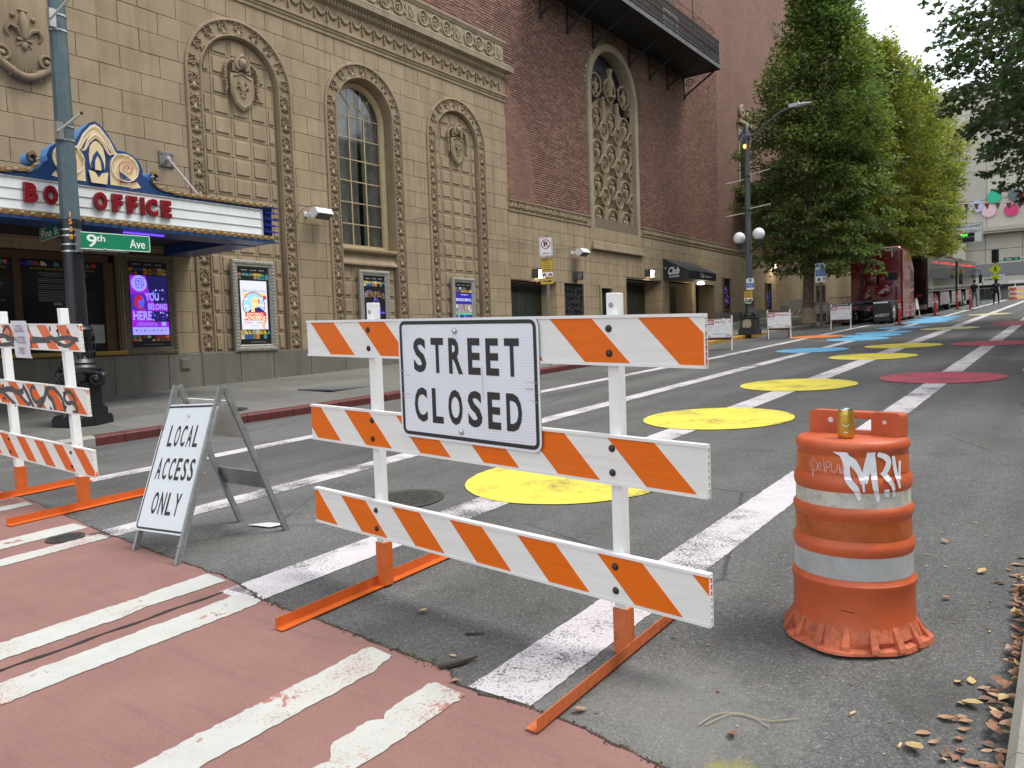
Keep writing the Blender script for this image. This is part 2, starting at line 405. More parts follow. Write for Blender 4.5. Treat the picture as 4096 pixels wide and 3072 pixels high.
lines = [(lerp_tab([(0, -1.78), (25, -1.77), (90, -1.7)]), 0.15, 2.24, 'white lane line nearest the orange drum, running up the street'),
         (lerp_tab([(0, -3.71), (25, -3.66), (90, -3.4)]), 0.17, 2.42, 'white lane line running through the yellow dots'),
         (lerp_tab([(0, -5.86), (6, -5.83), (25, -5.56), (90, -5.1)]), 0.14, 2.62, 'white lane line running through the blue dots'),
         (lerp_tab([(0, -8.42), (6.5, -8.15), (19, -7.57), (45, -7.25), (90, -7.1)]), 0.13, 2.9, 'white lane line nearest the far kerb and the no parking boards')]
for i, (f, hw, y0, lab) in enumerate(lines):
    strip('lane_line', lambda y, f=f, hw=hw: f(y) - hw, lambda y, f=f, hw=hw: f(y) + hw, y0, (36 if i == 3 else 78), 0.004, P_LINE, 0.0045, 0.03, kind='structure', label=lab)
dots = [(-3.56, 5.58, P_YEL, 'yellow painted dot behind the STREET CLOSED barricade'), (-3.63, 9.13, P_YEL, 'second yellow painted dot up the street, the first one clear of the barricade'),
        (-3.73, 12.85, P_YEL, 'third yellow painted dot, level with the large raspberry dot'), (-3.75, 18.55, P_YEL, 'fourth yellow painted dot up the street, beside the first blue dot'),
        (-3.70, 21.9, P_YEL, 'fifth yellow painted dot, the last bright yellow one'), (-3.67, 30.4, P_CRM, 'faded yellow dot beside the row of blue dots'), (-3.55, 43.3, P_CRM, 'farthest faded yellow dot, near the coaches'),
        (-1.81, 14.0, P_RED, 'large raspberry dot above the orange drum'), (-1.76, 22.1, P_RED, 'second raspberry dot on the right lane line'), (-1.72, 31.9, P_RED, 'third raspberry dot, lower of the overlapping pair'), (-1.78, 33.6, P_RED, 'fourth raspberry dot, upper of the overlapping pair'),
        (-5.70, 20.95, P_BLU, 'nearest blue dot, apart from the other blue ones'), (-5.57, 25.5, P_BLU, 'second blue dot, first of the overlapping three'), (-5.53, 27.3, P_BLU, 'third blue dot, middle of the overlapping three'), (-5.49, 28.95, P_BLU, 'fourth blue dot, last of the overlapping three'),
        (-5.45, 32.3, P_BLU, 'fifth blue dot, beside the red delineator post'), (-5.32, 36.5, P_BLU, 'sixth blue dot beside the red truck wheels'), (-5.36, 38.1, P_BLU, 'seventh blue dot beside the red truck'), (-5.38, 39.9, P_BLU, 'eighth blue dot beside the truck front'), (-5.45, 42.0, P_BLU, 'farthest blue dot up the street'),
        (-7.35, 27.6, P_ORA, 'orange painted dot beside the middle no parking board'), (0.12, 15.2, P_GRN, 'lime green dot at the right edge of the street')]
for i, (x, y, m, lab) in enumerate(dots):
    b = B(); k = 72; r = 0.905; lift = 0.0075 + (i % 3) * 0.0012
    b.add([(x + r * math.cos(2 * math.pi * j / k) * rn.uniform(0.993, 1.005), y + r * math.sin(2 * math.pi * j / k) * rn.uniform(0.993, 1.005), 0) for j in range(k)], [tuple(range(k))])
    b.V = [(p[0], p[1], gz(p[1]) + lift) for p in b.V]
    b.build('painted_dot', m, org=(x, y, gz(y)), label=lab, cat='painted dot', group='painted dots on the street')
# pink crossing surface with its uneven edge against the asphalt
edge = spline([(-14, 3.62), (-11, 3.32), (-9.3, 3.13), (-7.59, 2.96), (-5.9, 2.745), (-4.6, 2.61), (-4.02, 2.56), (-3.5, 2.44), (-2.9, 2.39), (-2.42, 2.335), (-2.1, 2.31), (-1.96, 2.235), (-1.5, 2.22), (-1.08, 2.145), (-0.6, 2.09), (-0.19, 2.04)], 10)
edge = [(x, y + rn.gauss(0, .004)) for x, y in edge]
b = B(); vs = []
for x, y in edge: vs += [(x, -3.0, gz(-3.0) + 0.004), (x, y, gz(y) + 0.004)]
b.add(vs, [(2 * i, 2 * i + 2, 2 * i + 3, 2 * i + 1) for i in range(len(edge) - 1)])
b.build('crossing_surface', PINK, kind='structure', org=(0, 0, 0))
def edge_y(x):
    for (a, b_), (c, d) in zip(edge, edge[1:]):
        if a <= x <= c: return b_ + (d - b_) * (x - a) / max(1e-6, c - a)
    return 2.2
def oct_n(v, p): return sum(math.sin(v * 2.1 ** k + p * (k + 1.7)) / 1.55 ** k for k in range(7)) / 1.9
bars = [(-6.45, -6.18, 0), (-5.89, -5.70, 0), (-4.23, -4.0, .02), (-3.73, -3.50, .02), (-2.56, -2.36, .07), (-2.08, -1.89, .10), (-8.35, -8.1, 0), (-7.8, -7.6, 0)]
bl = ['leftmost visible white crossing bar by the small manhole', 'white crossing bar just right of the small manhole', 'white crossing bar left of the tar joint', 'white crossing bar right of the tar joint', 'chipped white crossing bar left of centre at the bottom', 'most worn white crossing bar nearest the barricade foot', 'white crossing bar under the left barricade', 'second white crossing bar under the left barricade']
for (x0, x1, w), lab in zip(bars, bl):
    b = B(); ye = edge_y((x0 + x1) / 2) - 0.03; y = -2.0; vs = []; n = 0; ph = rn.uniform(0, 9)
    while y < ye:
        big = w * max(0, oct_n(y * 2.2, ph + 3) - .25) * 1.6
        big2 = w * max(0, oct_n(y * 2.6, ph + 7) - .3) * 1.4
        wl = 0.004 * oct_n(y * 6, ph) + rn.gauss(0, .0015)
        vs += [(min(x0 + wl + big, x1 - .06) + rn.uniform(-.006, .006), y, gz(y) + 0.008), (x1 + wl * .6 - big2 + rn.uniform(-.006, .006), y, gz(y) + 0.008)]; n += 1; y += 0.022
    vs += [(x0 + 0.02, ye, gz(ye) + 0.008), (x1 - 0.01, ye - 0.03, gz(ye) + 0.008)]; n += 1
    b.add(vs, [(2 * i, 2 * i + 1, 2 * i + 3, 2 * i + 2) for i in range(n - 1)])
    b.build('crossing_bar', P_BAR, kind='structure', label=lab, org=(0, 0, 0))
TAR = mat('tar', (0.022, 0.021, 0.021), 0.6, var=0.4, vs=30, bump=0.5, bs=90)
b = B(); vs = []; n = 0; y = -2.0
while y < 2.44:
    w = 0.012 + 0.004 * math.sin(y * 31); x = -3.905 + 0.03 * y * 0.8 + 0.006 * math.sin(y * 17)
    vs += [(x - w, y, gz(y) + 0.0075), (x + w, y, gz(y) + 0.0075)]; n += 1; y += 0.03
b.add(vs, [(2 * i, 2 * i + 1, 2 * i + 3, 2 * i + 2) for i in range(n - 1)]); b.build('tar_joint', TAR, kind='structure', org=(0, 0, 0))
# dirt and crumbs collected along the seam
b = B(); 
for i in range(1500):
    x = rn.uniform(-6.2, -0.3); y = edge_y(x) + rn.gauss(0.004, 0.007 + .012 * max(0, math.sin(x * 5)) ** 4); s = abs(rn.gauss(0, .0032)) + .001; z = gz(y) + 0.005
    a = rn.uniform(0, 6.28)
    b.add([(x + s * math.cos(a), y + s * math.sin(a), z), (x + s * math.cos(a + 2.1), y + s * math.sin(a + 2.1), z), (x + s * math.cos(a + 4.2), y + s * math.sin(a + 4.2), z), (x, y, z + s * 0.7)], [(0, 1, 3), (1, 2, 3), (2, 0, 3)])
vs = []
for i, (x, y) in enumerate(edge): w_ = .004 + .004 * (math.sin(i * 1.7) * math.sin(i * .6)) ; vs += [(x, y - w_, gz(y) + .0055), (x, y + w_ + .002, gz(y) + .0055)]
b.add(vs, [(2 * i, 2 * i + 2, 2 * i + 3, 2 * i + 1) for i in range(len(edge) - 1)])
b.build('seam_debris', SOIL, kind='stuff', org=(0, 0, 0), label='dark crumbs of dirt along the seam between asphalt and pink crossing')
GRASS = mat('seam_weeds', (0.10, 0.12, 0.03), 0.7, var=0.4, vs=30)
b = B()
for i in range(90):
    x = rn.uniform(-2.36, -2.1); y = edge_y(x) + rn.uniform(-.02, .035); z = gz(y) + .004; a = rn.uniform(0, 6.28); L = rn.uniform(.012, .035)
    b.add([(x - .0015, y, z), (x + .0015, y, z), (x + L * .6 * math.cos(a), y + L * .6 * math.sin(a), z + L * .7)], [(0, 1, 2)])
b.build('seam_weeds', GRASS, kind='stuff', org=(0, 0, 0), label='tuft of thin weeds in the seam at the edge of the pink crossing')
# manhole covers
def manhole(x, y, r, z, label, k=40):
    b = B(); b.lathe([(r, 0.0), (r, 0.006), (r * .9, 0.008), (r * .88, 0.004), (r * .2, 0.004)], k, 0, (0, 0))
    for i in range(-4, 5):
        for j in range(-4, 5):
            if (i * i + j * j) ** .5 * r * .19 < r * .78: b.box(i * r * .19 - r * .055, i * r * .19 + r * .055, j * r * .19 - r * .055, j * r * .19 + r * .055, 0.003, 0.0075)
    b.V = [(p[0] + x, p[1] + y, p[2] + z + SL * p[1]) for p in b.V]
    b.build('manhole_cover', IRON, org=(x, y, z), label=label, cat='manhole cover', group='manhole covers')
manhole(-4.42, 4.42, 0.33, gz(4.45) + .003, 'round iron manhole cover in the asphalt beside the first yellow dot')
manhole(-6.02, 2.52, 0.13, gz(2.52) + .009, 'small round iron cover in the pink crossing by the white bar')

# ================================================================ kerb and pavement on the theatre side
KP = [(-24, 3.0), (-16, 3.05), (-13.3, 3.2), (-12.2, 3.45), (-11.45, 3.8), (-11.0, 4.3), (-10.83, 5.0), (-10.62, 6.8), (-10.35, 8.4), (-10.22, 10.5), (-10.1, 13.5), (-10.0, 18), (-9.95, 24), (-9.9, 32), (-9.85, 40), (-9.8, 55), (-9.75, 74), (-10.6, 77.5), (-13, 79), (-24, 79.2)]
kp = spline(KP, 4)
def kx(y):
    for (a, b_), (c, d) in zip(kp, kp[1:]):
        if b_ <= y <= d and a > -11.2: return a + (c - a) * (y - b_) / max(1e-6, d - b_)
    return -9.8
pav = bpy.data.objects.new('pavement', None); COL.objects.link(pav); pav['kind'] = 'structure'
for (a, c) in zip(kp, kp[1:]):
    ax, ay = a; cx, cy = c; L = math.hypot(cx - ax, cy - ay)
    k = max(1, int(round(L / 2.4)))
    for i in range(k):
        t0, t1 = i / k, (i + 1) / k; p = Vector((ax + (cx - ax) * t0, ay + (cy - ay) * t0, 0)); q = Vector((ax + (cx - ax) * t1, ay + (cy - ay) * t1, 0))
        d = (q - p).normalized(); p = p + d * .004; q = q - d * .004; n = Vector((d.y, -d.x, 0)); b = B(); vs = []
        for e in (p, q):
            z = gz(e.y); 
            for off, h in ((0.0, -0.1), (0.012, 0.11), (-0.012, 0.137), (-0.17, 0.14), (-0.17, -0.1)):
                w = e + n * off; vs.append((w.x, w.y, z + h))
        b.add(vs, [(j, 5 + j, 5 + (j + 1) % 5, (j + 1) % 5) for j in range(5)] + [(4, 3, 2, 1, 0), (5, 6, 7, 8, 9)])
        ym = (p.y + q.y) / 2
        m = KRED if 5.0 < ym < 18.2 and p.x > -11 else (KYEL if 22 < ym < 30.5 else KERB)
        b.build('kerb_stone', m, pav)
def wz(y): return SL * min(y, 80) + 0.25 + max(0, 14 - y) * 0.0108     # pavement height at the wall
def pz(x, y, xk):
    t = min(1, max(0, (xk - 0.17 - x) / (xk - 0.17 - FX))); return (gz(y) + 0.139) * (1 - t) + wz(y) * t
yj = [3.25, 4.4, 5.6, 6.9, 8.3, 9.7, 11.2, 12.7, 14.2, 15.7, 17.2, 18.7, 20.2, 22, 24, 26, 28, 30, 32.5, 35, 38, 42, 47, 53, 60, 68, 76]
for y0, y1 in zip(yj, yj[1:]):
    nx = 4 if y0 < 18 else (3 if y0 < 40 else 1)
    for i in range(nx):
        vs = []
        for y in (y0 + .004, y1 - .004):
            xk = kx(max(y, 4.35)) if y > 4.35 else lerp_tab([(3.2, -13.3), (3.45, -12.2), (3.8, -11.45), (4.35, -10.98)])(y)
            for t in (i / nx, (i + 1) / nx):
                x = (xk - .172) + (FX - .3 - xk + .172) * t; x += (-.004 if t == i / nx and i else (.004 if t < 1 else 0)); vs.append((x, y, pz(x, y, xk)))
        b = B(); lo = [(p[0], p[1], p[2] - .08) for p in vs]
        b.add(vs + lo, [(0, 1, 3, 2), (0, 4, 5, 1), (1, 5, 7, 3), (3, 7, 6, 2), (2, 6, 4, 0)]); b.build('paving_slab', CONC, pav)
def side_z(x, y): return pz(x, y, kx(y))
# corner landing to the left of the pole
b = B(); b.add([(-13.3, 3.25, gz(3.25) + .138), (-24, 3.1, gz(3.1) + .138), (-24, 6, gz(6) + .15), (-15.7, 6, gz(6) + .29), (-15.75, 3.3, gz(3.3) + .3)], [(0, 4, 3, 2, 1)]); b.build('paving_slab', CONC, pav)
manhole(-11.28, 7.35, 0.3, side_z(-11.28, 7.35) + .002, 'round rusty cover in the pavement behind the local access sign')
b = B(); z0 = side_z(-12, 10.4); b.box(-12.5, -11.5, 9.7, 11.1, z0 - .02, z0 + .006); b.build('vault_lid', mat('vault_steel', (0.13, 0.14, 0.15), 0.6, 0.3, var=0.2, vs=14), org=(-12, 10.4, z0), label='grey rectangular utility vault lid set in the pavement', cat='vault lid')
# right-hand kerb at the photographer's feet: bulb that swings away from the lane
RK = [(-0.14, -3), (-0.15, 0), (-0.155, 2.5), (-0.155, 4.0), (-0.08, 5.4), (0.2, 6.6), (0.9, 7.8), (1.7, 8.8), (2.1, 10.5), (2.15, 14), (2.15, 30), (2.1, 74)]
rk = spline(RK, 4); pr = bpy.data.objects.new('pavement', None); COL.objects.link(pr); pr['kind'] = 'structure'
for (a, c) in zip(rk, rk[1:]):
    p = Vector((a[0], a[1], 0)); q = Vector((c[0], c[1], 0)); d = (q - p).normalized(); n = Vector((-d.y, d.x, 0)); b = B(); vs = []
    for e in (p + d * .002, q - d * .002):
        for off, h in ((0.0, -0.1), (0.012, 0.11), (-0.014, 0.14), (-0.2, 0.145), (-0.2, -0.1)):
            w = e + n * off; vs.append((w.x, w.y, gz(e.y) + h))
    b.add(vs, [(j, (j + 1) % 5, 5 + (j + 1) % 5, 5 + j) for j in range(5)] + [(0, 1, 2, 3, 4), (9, 8, 7, 6, 5)]); b.build('kerb_stone', KERB, pr)
for (a, c) in zip(rk, rk[1:]):
    b = B(); b.add([(a[0] + .2, a[1], gz(a[1]) + .14), (7, a[1], gz(a[1]) + .16), (7, c[1], gz(c[1]) + .16), (c[0] + .2, c[1], gz(c[1]) + .14)], [(0, 1, 2, 3)]); b.build('paving_slab', CONC, pr)
# ================================================================ theatre building
def make_stone(name, col, per=0.10, streak=0.35):
    t = NT(name); c = t.coord('Object'); gp = t.n('ShaderNodeNewGeometry').outputs['Position']
    a = t.ramp(t.noise(gp, 1.1, 8, 0.7), [(0.28, tuple(x * 0.80 for x in col)), (0.72, tuple(min(1, x * 1.14) for x in col))])
    a = t.mix(1.0, a, t.ramp(t.noise(gp, 60, 4, 0.8), [(0.3, 0.86), (0.7, 1.1)]), 'MULTIPLY')
    mp = t.n('ShaderNodeMapping'); mp.inputs['Scale'].default_value = (1, 3.2, 0.22); t.l(gp, mp.inputs[0])
    s = t.ramp(t.noise(mp.outputs[0], 1.4, 8, 0.72), [(0.47, 0.0), (0.70, 1.0)]); a = t.mix(t.math('MULTIPLY', s, streak), a, tuple(x * f for x, f in zip(col, (0.52, 0.5, 0.48))))
    inf = t.n('ShaderNodeObjectInfo'); a = t.mix(1.0, a, t.ramp(inf.outputs['Random'], [(0, (1 - per, 1 - per * 1.1, 1 - per * 1.25)), (1, (1 + per, 1 + per * .95, 1 + per * .85))]), 'MULTIPLY')
    t.base(a); t.bump(t.noise(gp, 85, 5, 0.8), 0.18, 0.006); return t.set(0.86, 0, 0.25)
STONE = make_stone('sandstone', (0.318, 0.246, 0.158), 0.045, .55)
TERRA = make_stone('terracotta', (0.295, 0.226, 0.146), 0.05, 0.6)
TRIM = make_stone('weathered_trim', (0.33, 0.27, 0.185), 0.05, 0.6)
GRAN = make_stone('grey_base_stone', (0.17, 0.158, 0.138), 0.12, 0.5)
JOINT = mat('joint', (0.15, 0.115, 0.08), 0.95, var=0.2)
BLACK = mat('black_metal', (0.018, 0.018, 0.02), 0.5, 0.3, var=0.3, vs=8)
DARK = mat('dark_void', (0.012, 0.012, 0.014), 0.9, var=0.2)
def brick_mat():
    t = NT('brick'); gp = t.n('ShaderNodeNewGeometry')
    rnd = gp.outputs['Random Per Island']; pos = gp.outputs['Position']
    a = t.ramp(rnd, [(0.0, (0.15, 0.078, 0.058)), (0.35, (0.205, 0.106, 0.078)), (0.7, (0.25, 0.13, 0.094)), (0.95, (0.31, 0.175, 0.128)), (1.0, (0.13, 0.07, 0.055))])
    inf = t.n('ShaderNodeObjectInfo'); a = t.mix(1.0, a, t.ramp(inf.outputs['Random'], [(0, 0.78), (1, 1.2)]), 'MULTIPLY')
    mp = t.n('ShaderNodeMapping'); mp.inputs['Scale'].default_value = (1, 1.2, 0.3); t.l(pos, mp.inputs[0])
    s = t.ramp(t.noise(mp.outputs[0], 0.5, 8, 0.7), [(0.42, 0.0), (0.72, 1.0)]); a = t.mix(t.math('MULTIPLY', s, 0.5), a, (0.105, 0.058, 0.055))
    a = t.mix(1.0, a, t.ramp(t.noise(pos, 45, 5, 0.8), [(0.3, 0.82), (0.7, 1.15)]), 'MULTIPLY')
    t.base(a); t.bump(t.noise(pos, 90, 4, 0.8), 0.2, 0.005); return t.set(0.9, 0, 0.2)
BRICK = brick_mat()
def brick_far():
    t = NT('brick_courses'); gp = t.n('ShaderNodeNewGeometry').outputs['Position']
    cx = t.n('ShaderNodeSeparateXYZ'); t.l(gp, cx.inputs[0]); cb = t.n('ShaderNodeCombineXYZ'); t.l(cx.outputs[1], cb.inputs[0]); t.l(cx.outputs[2], cb.inputs[1])
    k = t.n('ShaderNodeTexBrick'); k.inputs['Scale'].default_value = 1; k.inputs['Brick Width'].default_value = 0.225; k.inputs['Row Height'].default_value = 0.075
    k.inputs['Mortar Size'].default_value = 0.006; k.inputs['Color1'].default_value = (0.16, 0.082, 0.06, 1); k.inputs['Color2'].default_value = (0.215, 0.112, 0.082, 1); k.inputs['Mortar'].default_value = (0.21, 0.155, 0.12, 1)
    t.l(cb.outputs[0], k.inputs['Vector'])
    s = t.ramp(t.noise(gp, 0.35, 8, 0.7), [(0.42, 0.0), (0.72, 1.0)]); a = t.mix(t.math('MULTIPLY', s, 0.45), k.outputs['Color'], (0.105, 0.058, 0.055))
    t.base(a); return t.set(0.92, 0, 0.2)
BRICKF = brick_far()
MORTAR = mat('mortar', (0.40, 0.33, 0.27), 0.95, var=0.2, vs=4)
T = thing('theatre_building', (FX, 21.0, gz(21)), 'old theatre with tan stone front, arched niches and tall brick side wall', 'building')
ZB, ZT, CORNER = 1.46, 9.43, 21.02
CH = 0.4428
arches = [(10.875, 7.6), (14.67, 7.62), (18.47, 7.59)]; RC = 1.30; ZBOT = ZB
def clip_block(y0, y1, z0, z1, holes):
    """parts of a rectangle that lie outside the arched openings (c, spring, r)"""
    ks = {y0, y1}
    for c, zs, r in holes:
        for v in (c - r, c + r): ks.add(v)
        for z in (z0, z1):
            d = z - zs
            if 0 < d < r: q = math.sqrt(r * r - d * d); ks.update((c - q, c + q))
        for i in range(1, 24): ks.add(c - r + 2 * r * i / 24)
    ks = sorted(k for k in ks if y0 <= k <= y1)
    def low(y):
        for c, zs, r in holes:
            if abs(y - c) < r - 1e-9: return max(z0, zs + math.sqrt(max(0, r * r - (y - c) ** 2)))
        return z0
    out, cur = [], []
    for a, b in zip(ks, ks[1:]):
        m = low((a + b) / 2)
        if m >= z1 - 1e-4:
            if cur: out.append(cur); cur = []
            continue
        la, lb = low(a + 1e-6), low(b - 1e-6)
        if not cur: cur = [(a, min(la, z1)), (b, min(lb, z1))]
        else:
            if abs(min(la, z1) - cur[-1][1]) > 1e-3: cur.append((a, min(la, z1)))
            cur.append((b, min(lb, z1)))
    if cur: out.append(cur)
    res = []
    for c in out:
        p = [c[0]]
        for q in c[1:]:
            if len(p) > 1 and abs(q[1] - p[-1][1]) < 1e-4 and abs(p[-1][1] - p[-2][1]) < 1e-4: p[-1] = q
            else: p.append(q)
        if p[-1][0] - p[0][0] > 0.03: res.append(p + [(p[-1][0], z1), (p[0][0], z1)])
    return res
holes = [(c, zs, RC) for c, zs in arches]
tick = (2.0, 7.74, 1.55, 3.46)                       # ticket window opening y0 y1 z0 z1
# backing behind the joints
b = B(FA)
for p in clip_block(7.74, CORNER, ZB - 0.3, ZT + .3, holes): b.poly(p, -0.016)
b.box(-8, 7.8, tick[3], ZT + .3, -.4, -0.016); b.box(-8, 7.8, 0.2, tick[2], -.4, -.016)
b.box(-8, CORNER, ZT + .3, 11.0, -.4, -.016)
b.build('wall', JOINT, T)
# stone blocks
rb = random.Random(11); blocks = []
def row_blocks(y0, y1, z0, z1, L, off, hl):
    y = y0 - off
    while y < y1 - 0.02:
        a, b_ = max(y, y0), min(y + L, y1)
        if b_ - a > 0.05: blocks.append((a, b_, z0, z1, hl))
        y += L
for r in range(18):
    z0 = ZB + CH * r; z1 = min(ZT, z0 + CH)
    if z1 - z0 < 0.1: continue
    if r == 17: row_blocks(3.4, CORNER, z0, z1, 0.52, 0.1, holes); continue
    if z1 <= tick[3] + 0.02: row_blocks(7.82, CORNER, z0, z1, 0.84, (0.15 if r % 2 else 0.57), holes)
    elif z0 < tick[3]: row_blocks(7.82, CORNER, z0, z1, 0.84, (0.15 if r % 2 else 0.57), holes); row_blocks(3.4, 7.82, tick[3], z1, 0.84, 0.3, [])
    else: row_blocks(3.4, CORNER, z0, z1, 0.84, (0.34 if r % 2 else 0.76), holes)
lows = [(20.76, 23.84, 3.56), (24.37, 25.75, 3.62), (26.97, 28.02, 3.62), (29.25, 32.68, 3.98), (33.45, 36.11, 4.03), (36.5, 39.0, 4.04)]
ZF0, ZF1 = 5.88, 6.28
r = 0
z = 1.3
while z < ZF0 - .05:
    z1 = min(ZF0, z + 0.4575)
    spans = [(CORNER, 66.0)]
    for a, b_, top in lows:
        if z < top - 0.08:
            sp = []
            for s0, s1 in spans:
                if b_ <= s0 or a >= s1: sp.append((s0, s1)); continue
                if a > s0: sp.append((s0, a))
                if b_ < s1: sp.append((b_, s1))
            spans = sp
    for s0, s1 in spans:
        if s1 < 40: row_blocks(s0, s1, z, z1, 0.78, (0.2 if r % 2 else 0.55), [])
        else: row_blocks(s0, s1, z, z1, 0.78, (0.2 if r % 2 else 0.55), [])
    z = z1; r += 1
blocks = [q for q in blocks if q[3] > wz((q[0] + q[1]) / 2) + (0.5 if q[0] > CORNER else 0)]
blocks.sort(key=lambda q: q[0] + (0 if q[3] > 2.4 or q[0] < 12 else 4))
gw = 0.0042; rest = B(FA); nb = 0
for (a, b_, z0, z1, hl) in blocks:
    top = 0
    for p in clip_block(a + gw, b_ - gw, z0 + gw, z1 - gw, hl):
        d = rb.uniform(-.003, .003)
        tgt = B(FA) if nb < 300 else rest
        if len(p) == 4: tgt.cbox(p[0][0], p[1][0], p[0][1], p[2][1], -.03, d, 0.006)
        else: tgt.prism(p, -.03, d, back=False)
        if nb < 300: tgt.build('stone_block', STONE, T); nb += 1
rest.build('stone_blocks_rest', STONE, T, kind='stuff')
b = B(FA)                                            # joint backing of the low stone wall, split round the openings
yb = [CORNER] + sorted(v for q in lows for v in q[:2]) + [66]
for y0, y1 in zip(yb, yb[1:]):
    top = [q[2] for q in lows if q[0] - .01 <= (y0 + y1) / 2 <= q[1] + .01]
    b.box(y0, y1, top[0] if top else 0.2, ZF0 + .4, -0.4, -0.016)
b.build('wall', JOINT, T)
# grey base course
yj = [2.0, 3.3, 5.05, 6.55, 7.6, 8.72, 9.49, 10.45, 11.35, 12.45, 13.6, 14.8, 16.0, 17.2, 18.4, 19.6, 20.76]
for y0, y1 in zip(yj, yj[1:]):
    b = B(FA); b.cbox(y0 + .005, y1 - .005, 0.1, ZB, -.3, 0.045, .012); b.build('base_stone', GRAN, T)
b = B(FA); b.box(2, 20.75, 0.1, ZB - .01, -.4, 0.03); b.build('wall', JOINT, T)
for y0, y1 in ((23.84, 24.37), (25.75, 29.25), (32.68, 33.45), (39.0, 44), (44, 50), (50, 58), (58, 66)):
    b = B(FA); b.cbox(y0 + .005, y1 - .005, gz(y0), wz((y0 + y1) / 2) + 0.5, -.3, 0.03, .012); b.build('base_stone', GRAN, T)
# niches ---------------------------------------------------------------
def arch_path(c, zs, z0, r, seg=28):
    return [(c - r, z0)] + [(c + r * math.cos(math.pi - math.pi * i / seg), zs + r * math.sin(math.pi * i / seg)) for i in range(seg + 1)] + [(c + r, z0)]
def arch_sweep(b, c, zs, z0, prof, seg=28, m=0):
    """moulding that runs up one jamb, round the arch and down the other; prof = (radius, depth)"""
    L = [[(*p, n) for p in arch_path(c, zs, z0, r, seg)] for r, n in prof]; k = len(L[0])
    b.add([p for q in L for p in q], [(i * k + j, (i + 1) * k + j, (i + 1) * k + j + 1, i * k + j + 1) for i in range(len(L) - 1) for j in range(k - 1)], m)
def spiral(cx, cy, r0, r1, a0, turns, n=12):
    return [(cx + (r0 + (r1 - r0) * i / n) * math.cos(a0 + turns * 2 * math.pi * i / n), cy + (r0 + (r1 - r0) * i / n) * math.sin(a0 + turns * 2 * math.pi * i / n)) for i in range(n + 1)]
def orn_mesh():
    """scroll tile: four volutes round a bead, leaf spray below"""
    b = B()
    for sx in (-1, 1):
        for sy in (-1, 1):
            p = spiral(sx * .058, .05 + sy * .055, .046, .012, (math.pi / 2 * -sy if sx > 0 else math.pi / 2 * -sy), .92 * sx * sy, 11)
            b.tube([(x, y, .012) for x, y in p], [.0155] * 9 + [.016, .018, .02], 5)
        b.tube([(sx * .012, -.03, .01), (sx * .03, -.09, .014), (sx * .075, -.13, .012), (sx * .095, -.175, .008)], [.014, .016, .014, .004], 5)
        b.tube([(sx * .012, -.04, .01), (sx * .022, -.12, .018), (sx * .05, -.2, .01)], [.012, .017, .004], 5)
        b.tube([(sx * .02, .13, .01), (sx * .05, .165, .014), (sx * .095, .2, .008)], [.013, .015, .004], 5)
    b.tube([(0, -.02, .01), (0, -.12, .02), (0, -.215, .008)], [.01, .018, .003], 5)
    b.tube([(0, .12, .01), (0, .17, .02), (0, .215, .008)], [.01, .016, .004], 5)
    b.ball((0, .05, .02), (.022, .022, .02), 8, 5)
    o = b.build('ornament', TERRA); me = o.data
    for p in me.polygons: p.use_smooth = True
    for v in me.vertices: v.co.x *= 1.13; v.co.y *= 1.03; v.co.z *= 1.25
    bpy.data.objects.remove(o); return me
ORN = orn_mesh()
RB, RA = Matrix.Rotation(math.pi / 2, 3, 'Z'), None
def orn_rot(ang):
    """tile whose 'up' is turned by ang within the wall plane (wall: u = +Y, v = +Z, n = +X)"""
    u = Vector((0, math.cos(ang), math.sin(ang))); v = Vector((0, -math.sin(ang), math.cos(ang)))
    return Matrix((u, v, Vector((1, 0, 0)))).transposed().to_euler()
def niche_frame(name, c, zs, zb, depth):
    b = B(FA)
    ro = 1.39
    prof = [(ro, -.02), (ro, .035), (ro - .03, .05), (ro - .06, .05), (ro - .075, .02), (ro - .085, .0), (1.055, .0), (1.045, .02), (1.03, .045), (1.005, .045), (.99, .02), (.985, -.01), (.975, -.02), (.97, -depth)]
    arch_sweep(b, c, zs, zb, prof)
    o = b.build(name, TERRA, T)
    n = int(round((zs - zb) / .455)); st = (zs - zb) / n; rm = (ro - .085 + 1.055) / 2
    for i in range(n):
        for sgn in (-1, 1): piece('ornament', ORN, (FX + .002, c + sgn * rm, zb + st * (i + .5)), o, orn_rot(0))
    k = 9
    for i in range(k):
        a = math.pi * (i + .5) / k; piece('ornament', ORN, (FX + .002, c + rm * math.cos(a), zs + rm * math.sin(a)), o, orn_rot(a - math.pi / 2 + (math.pi if 0 else 0)))
    return o
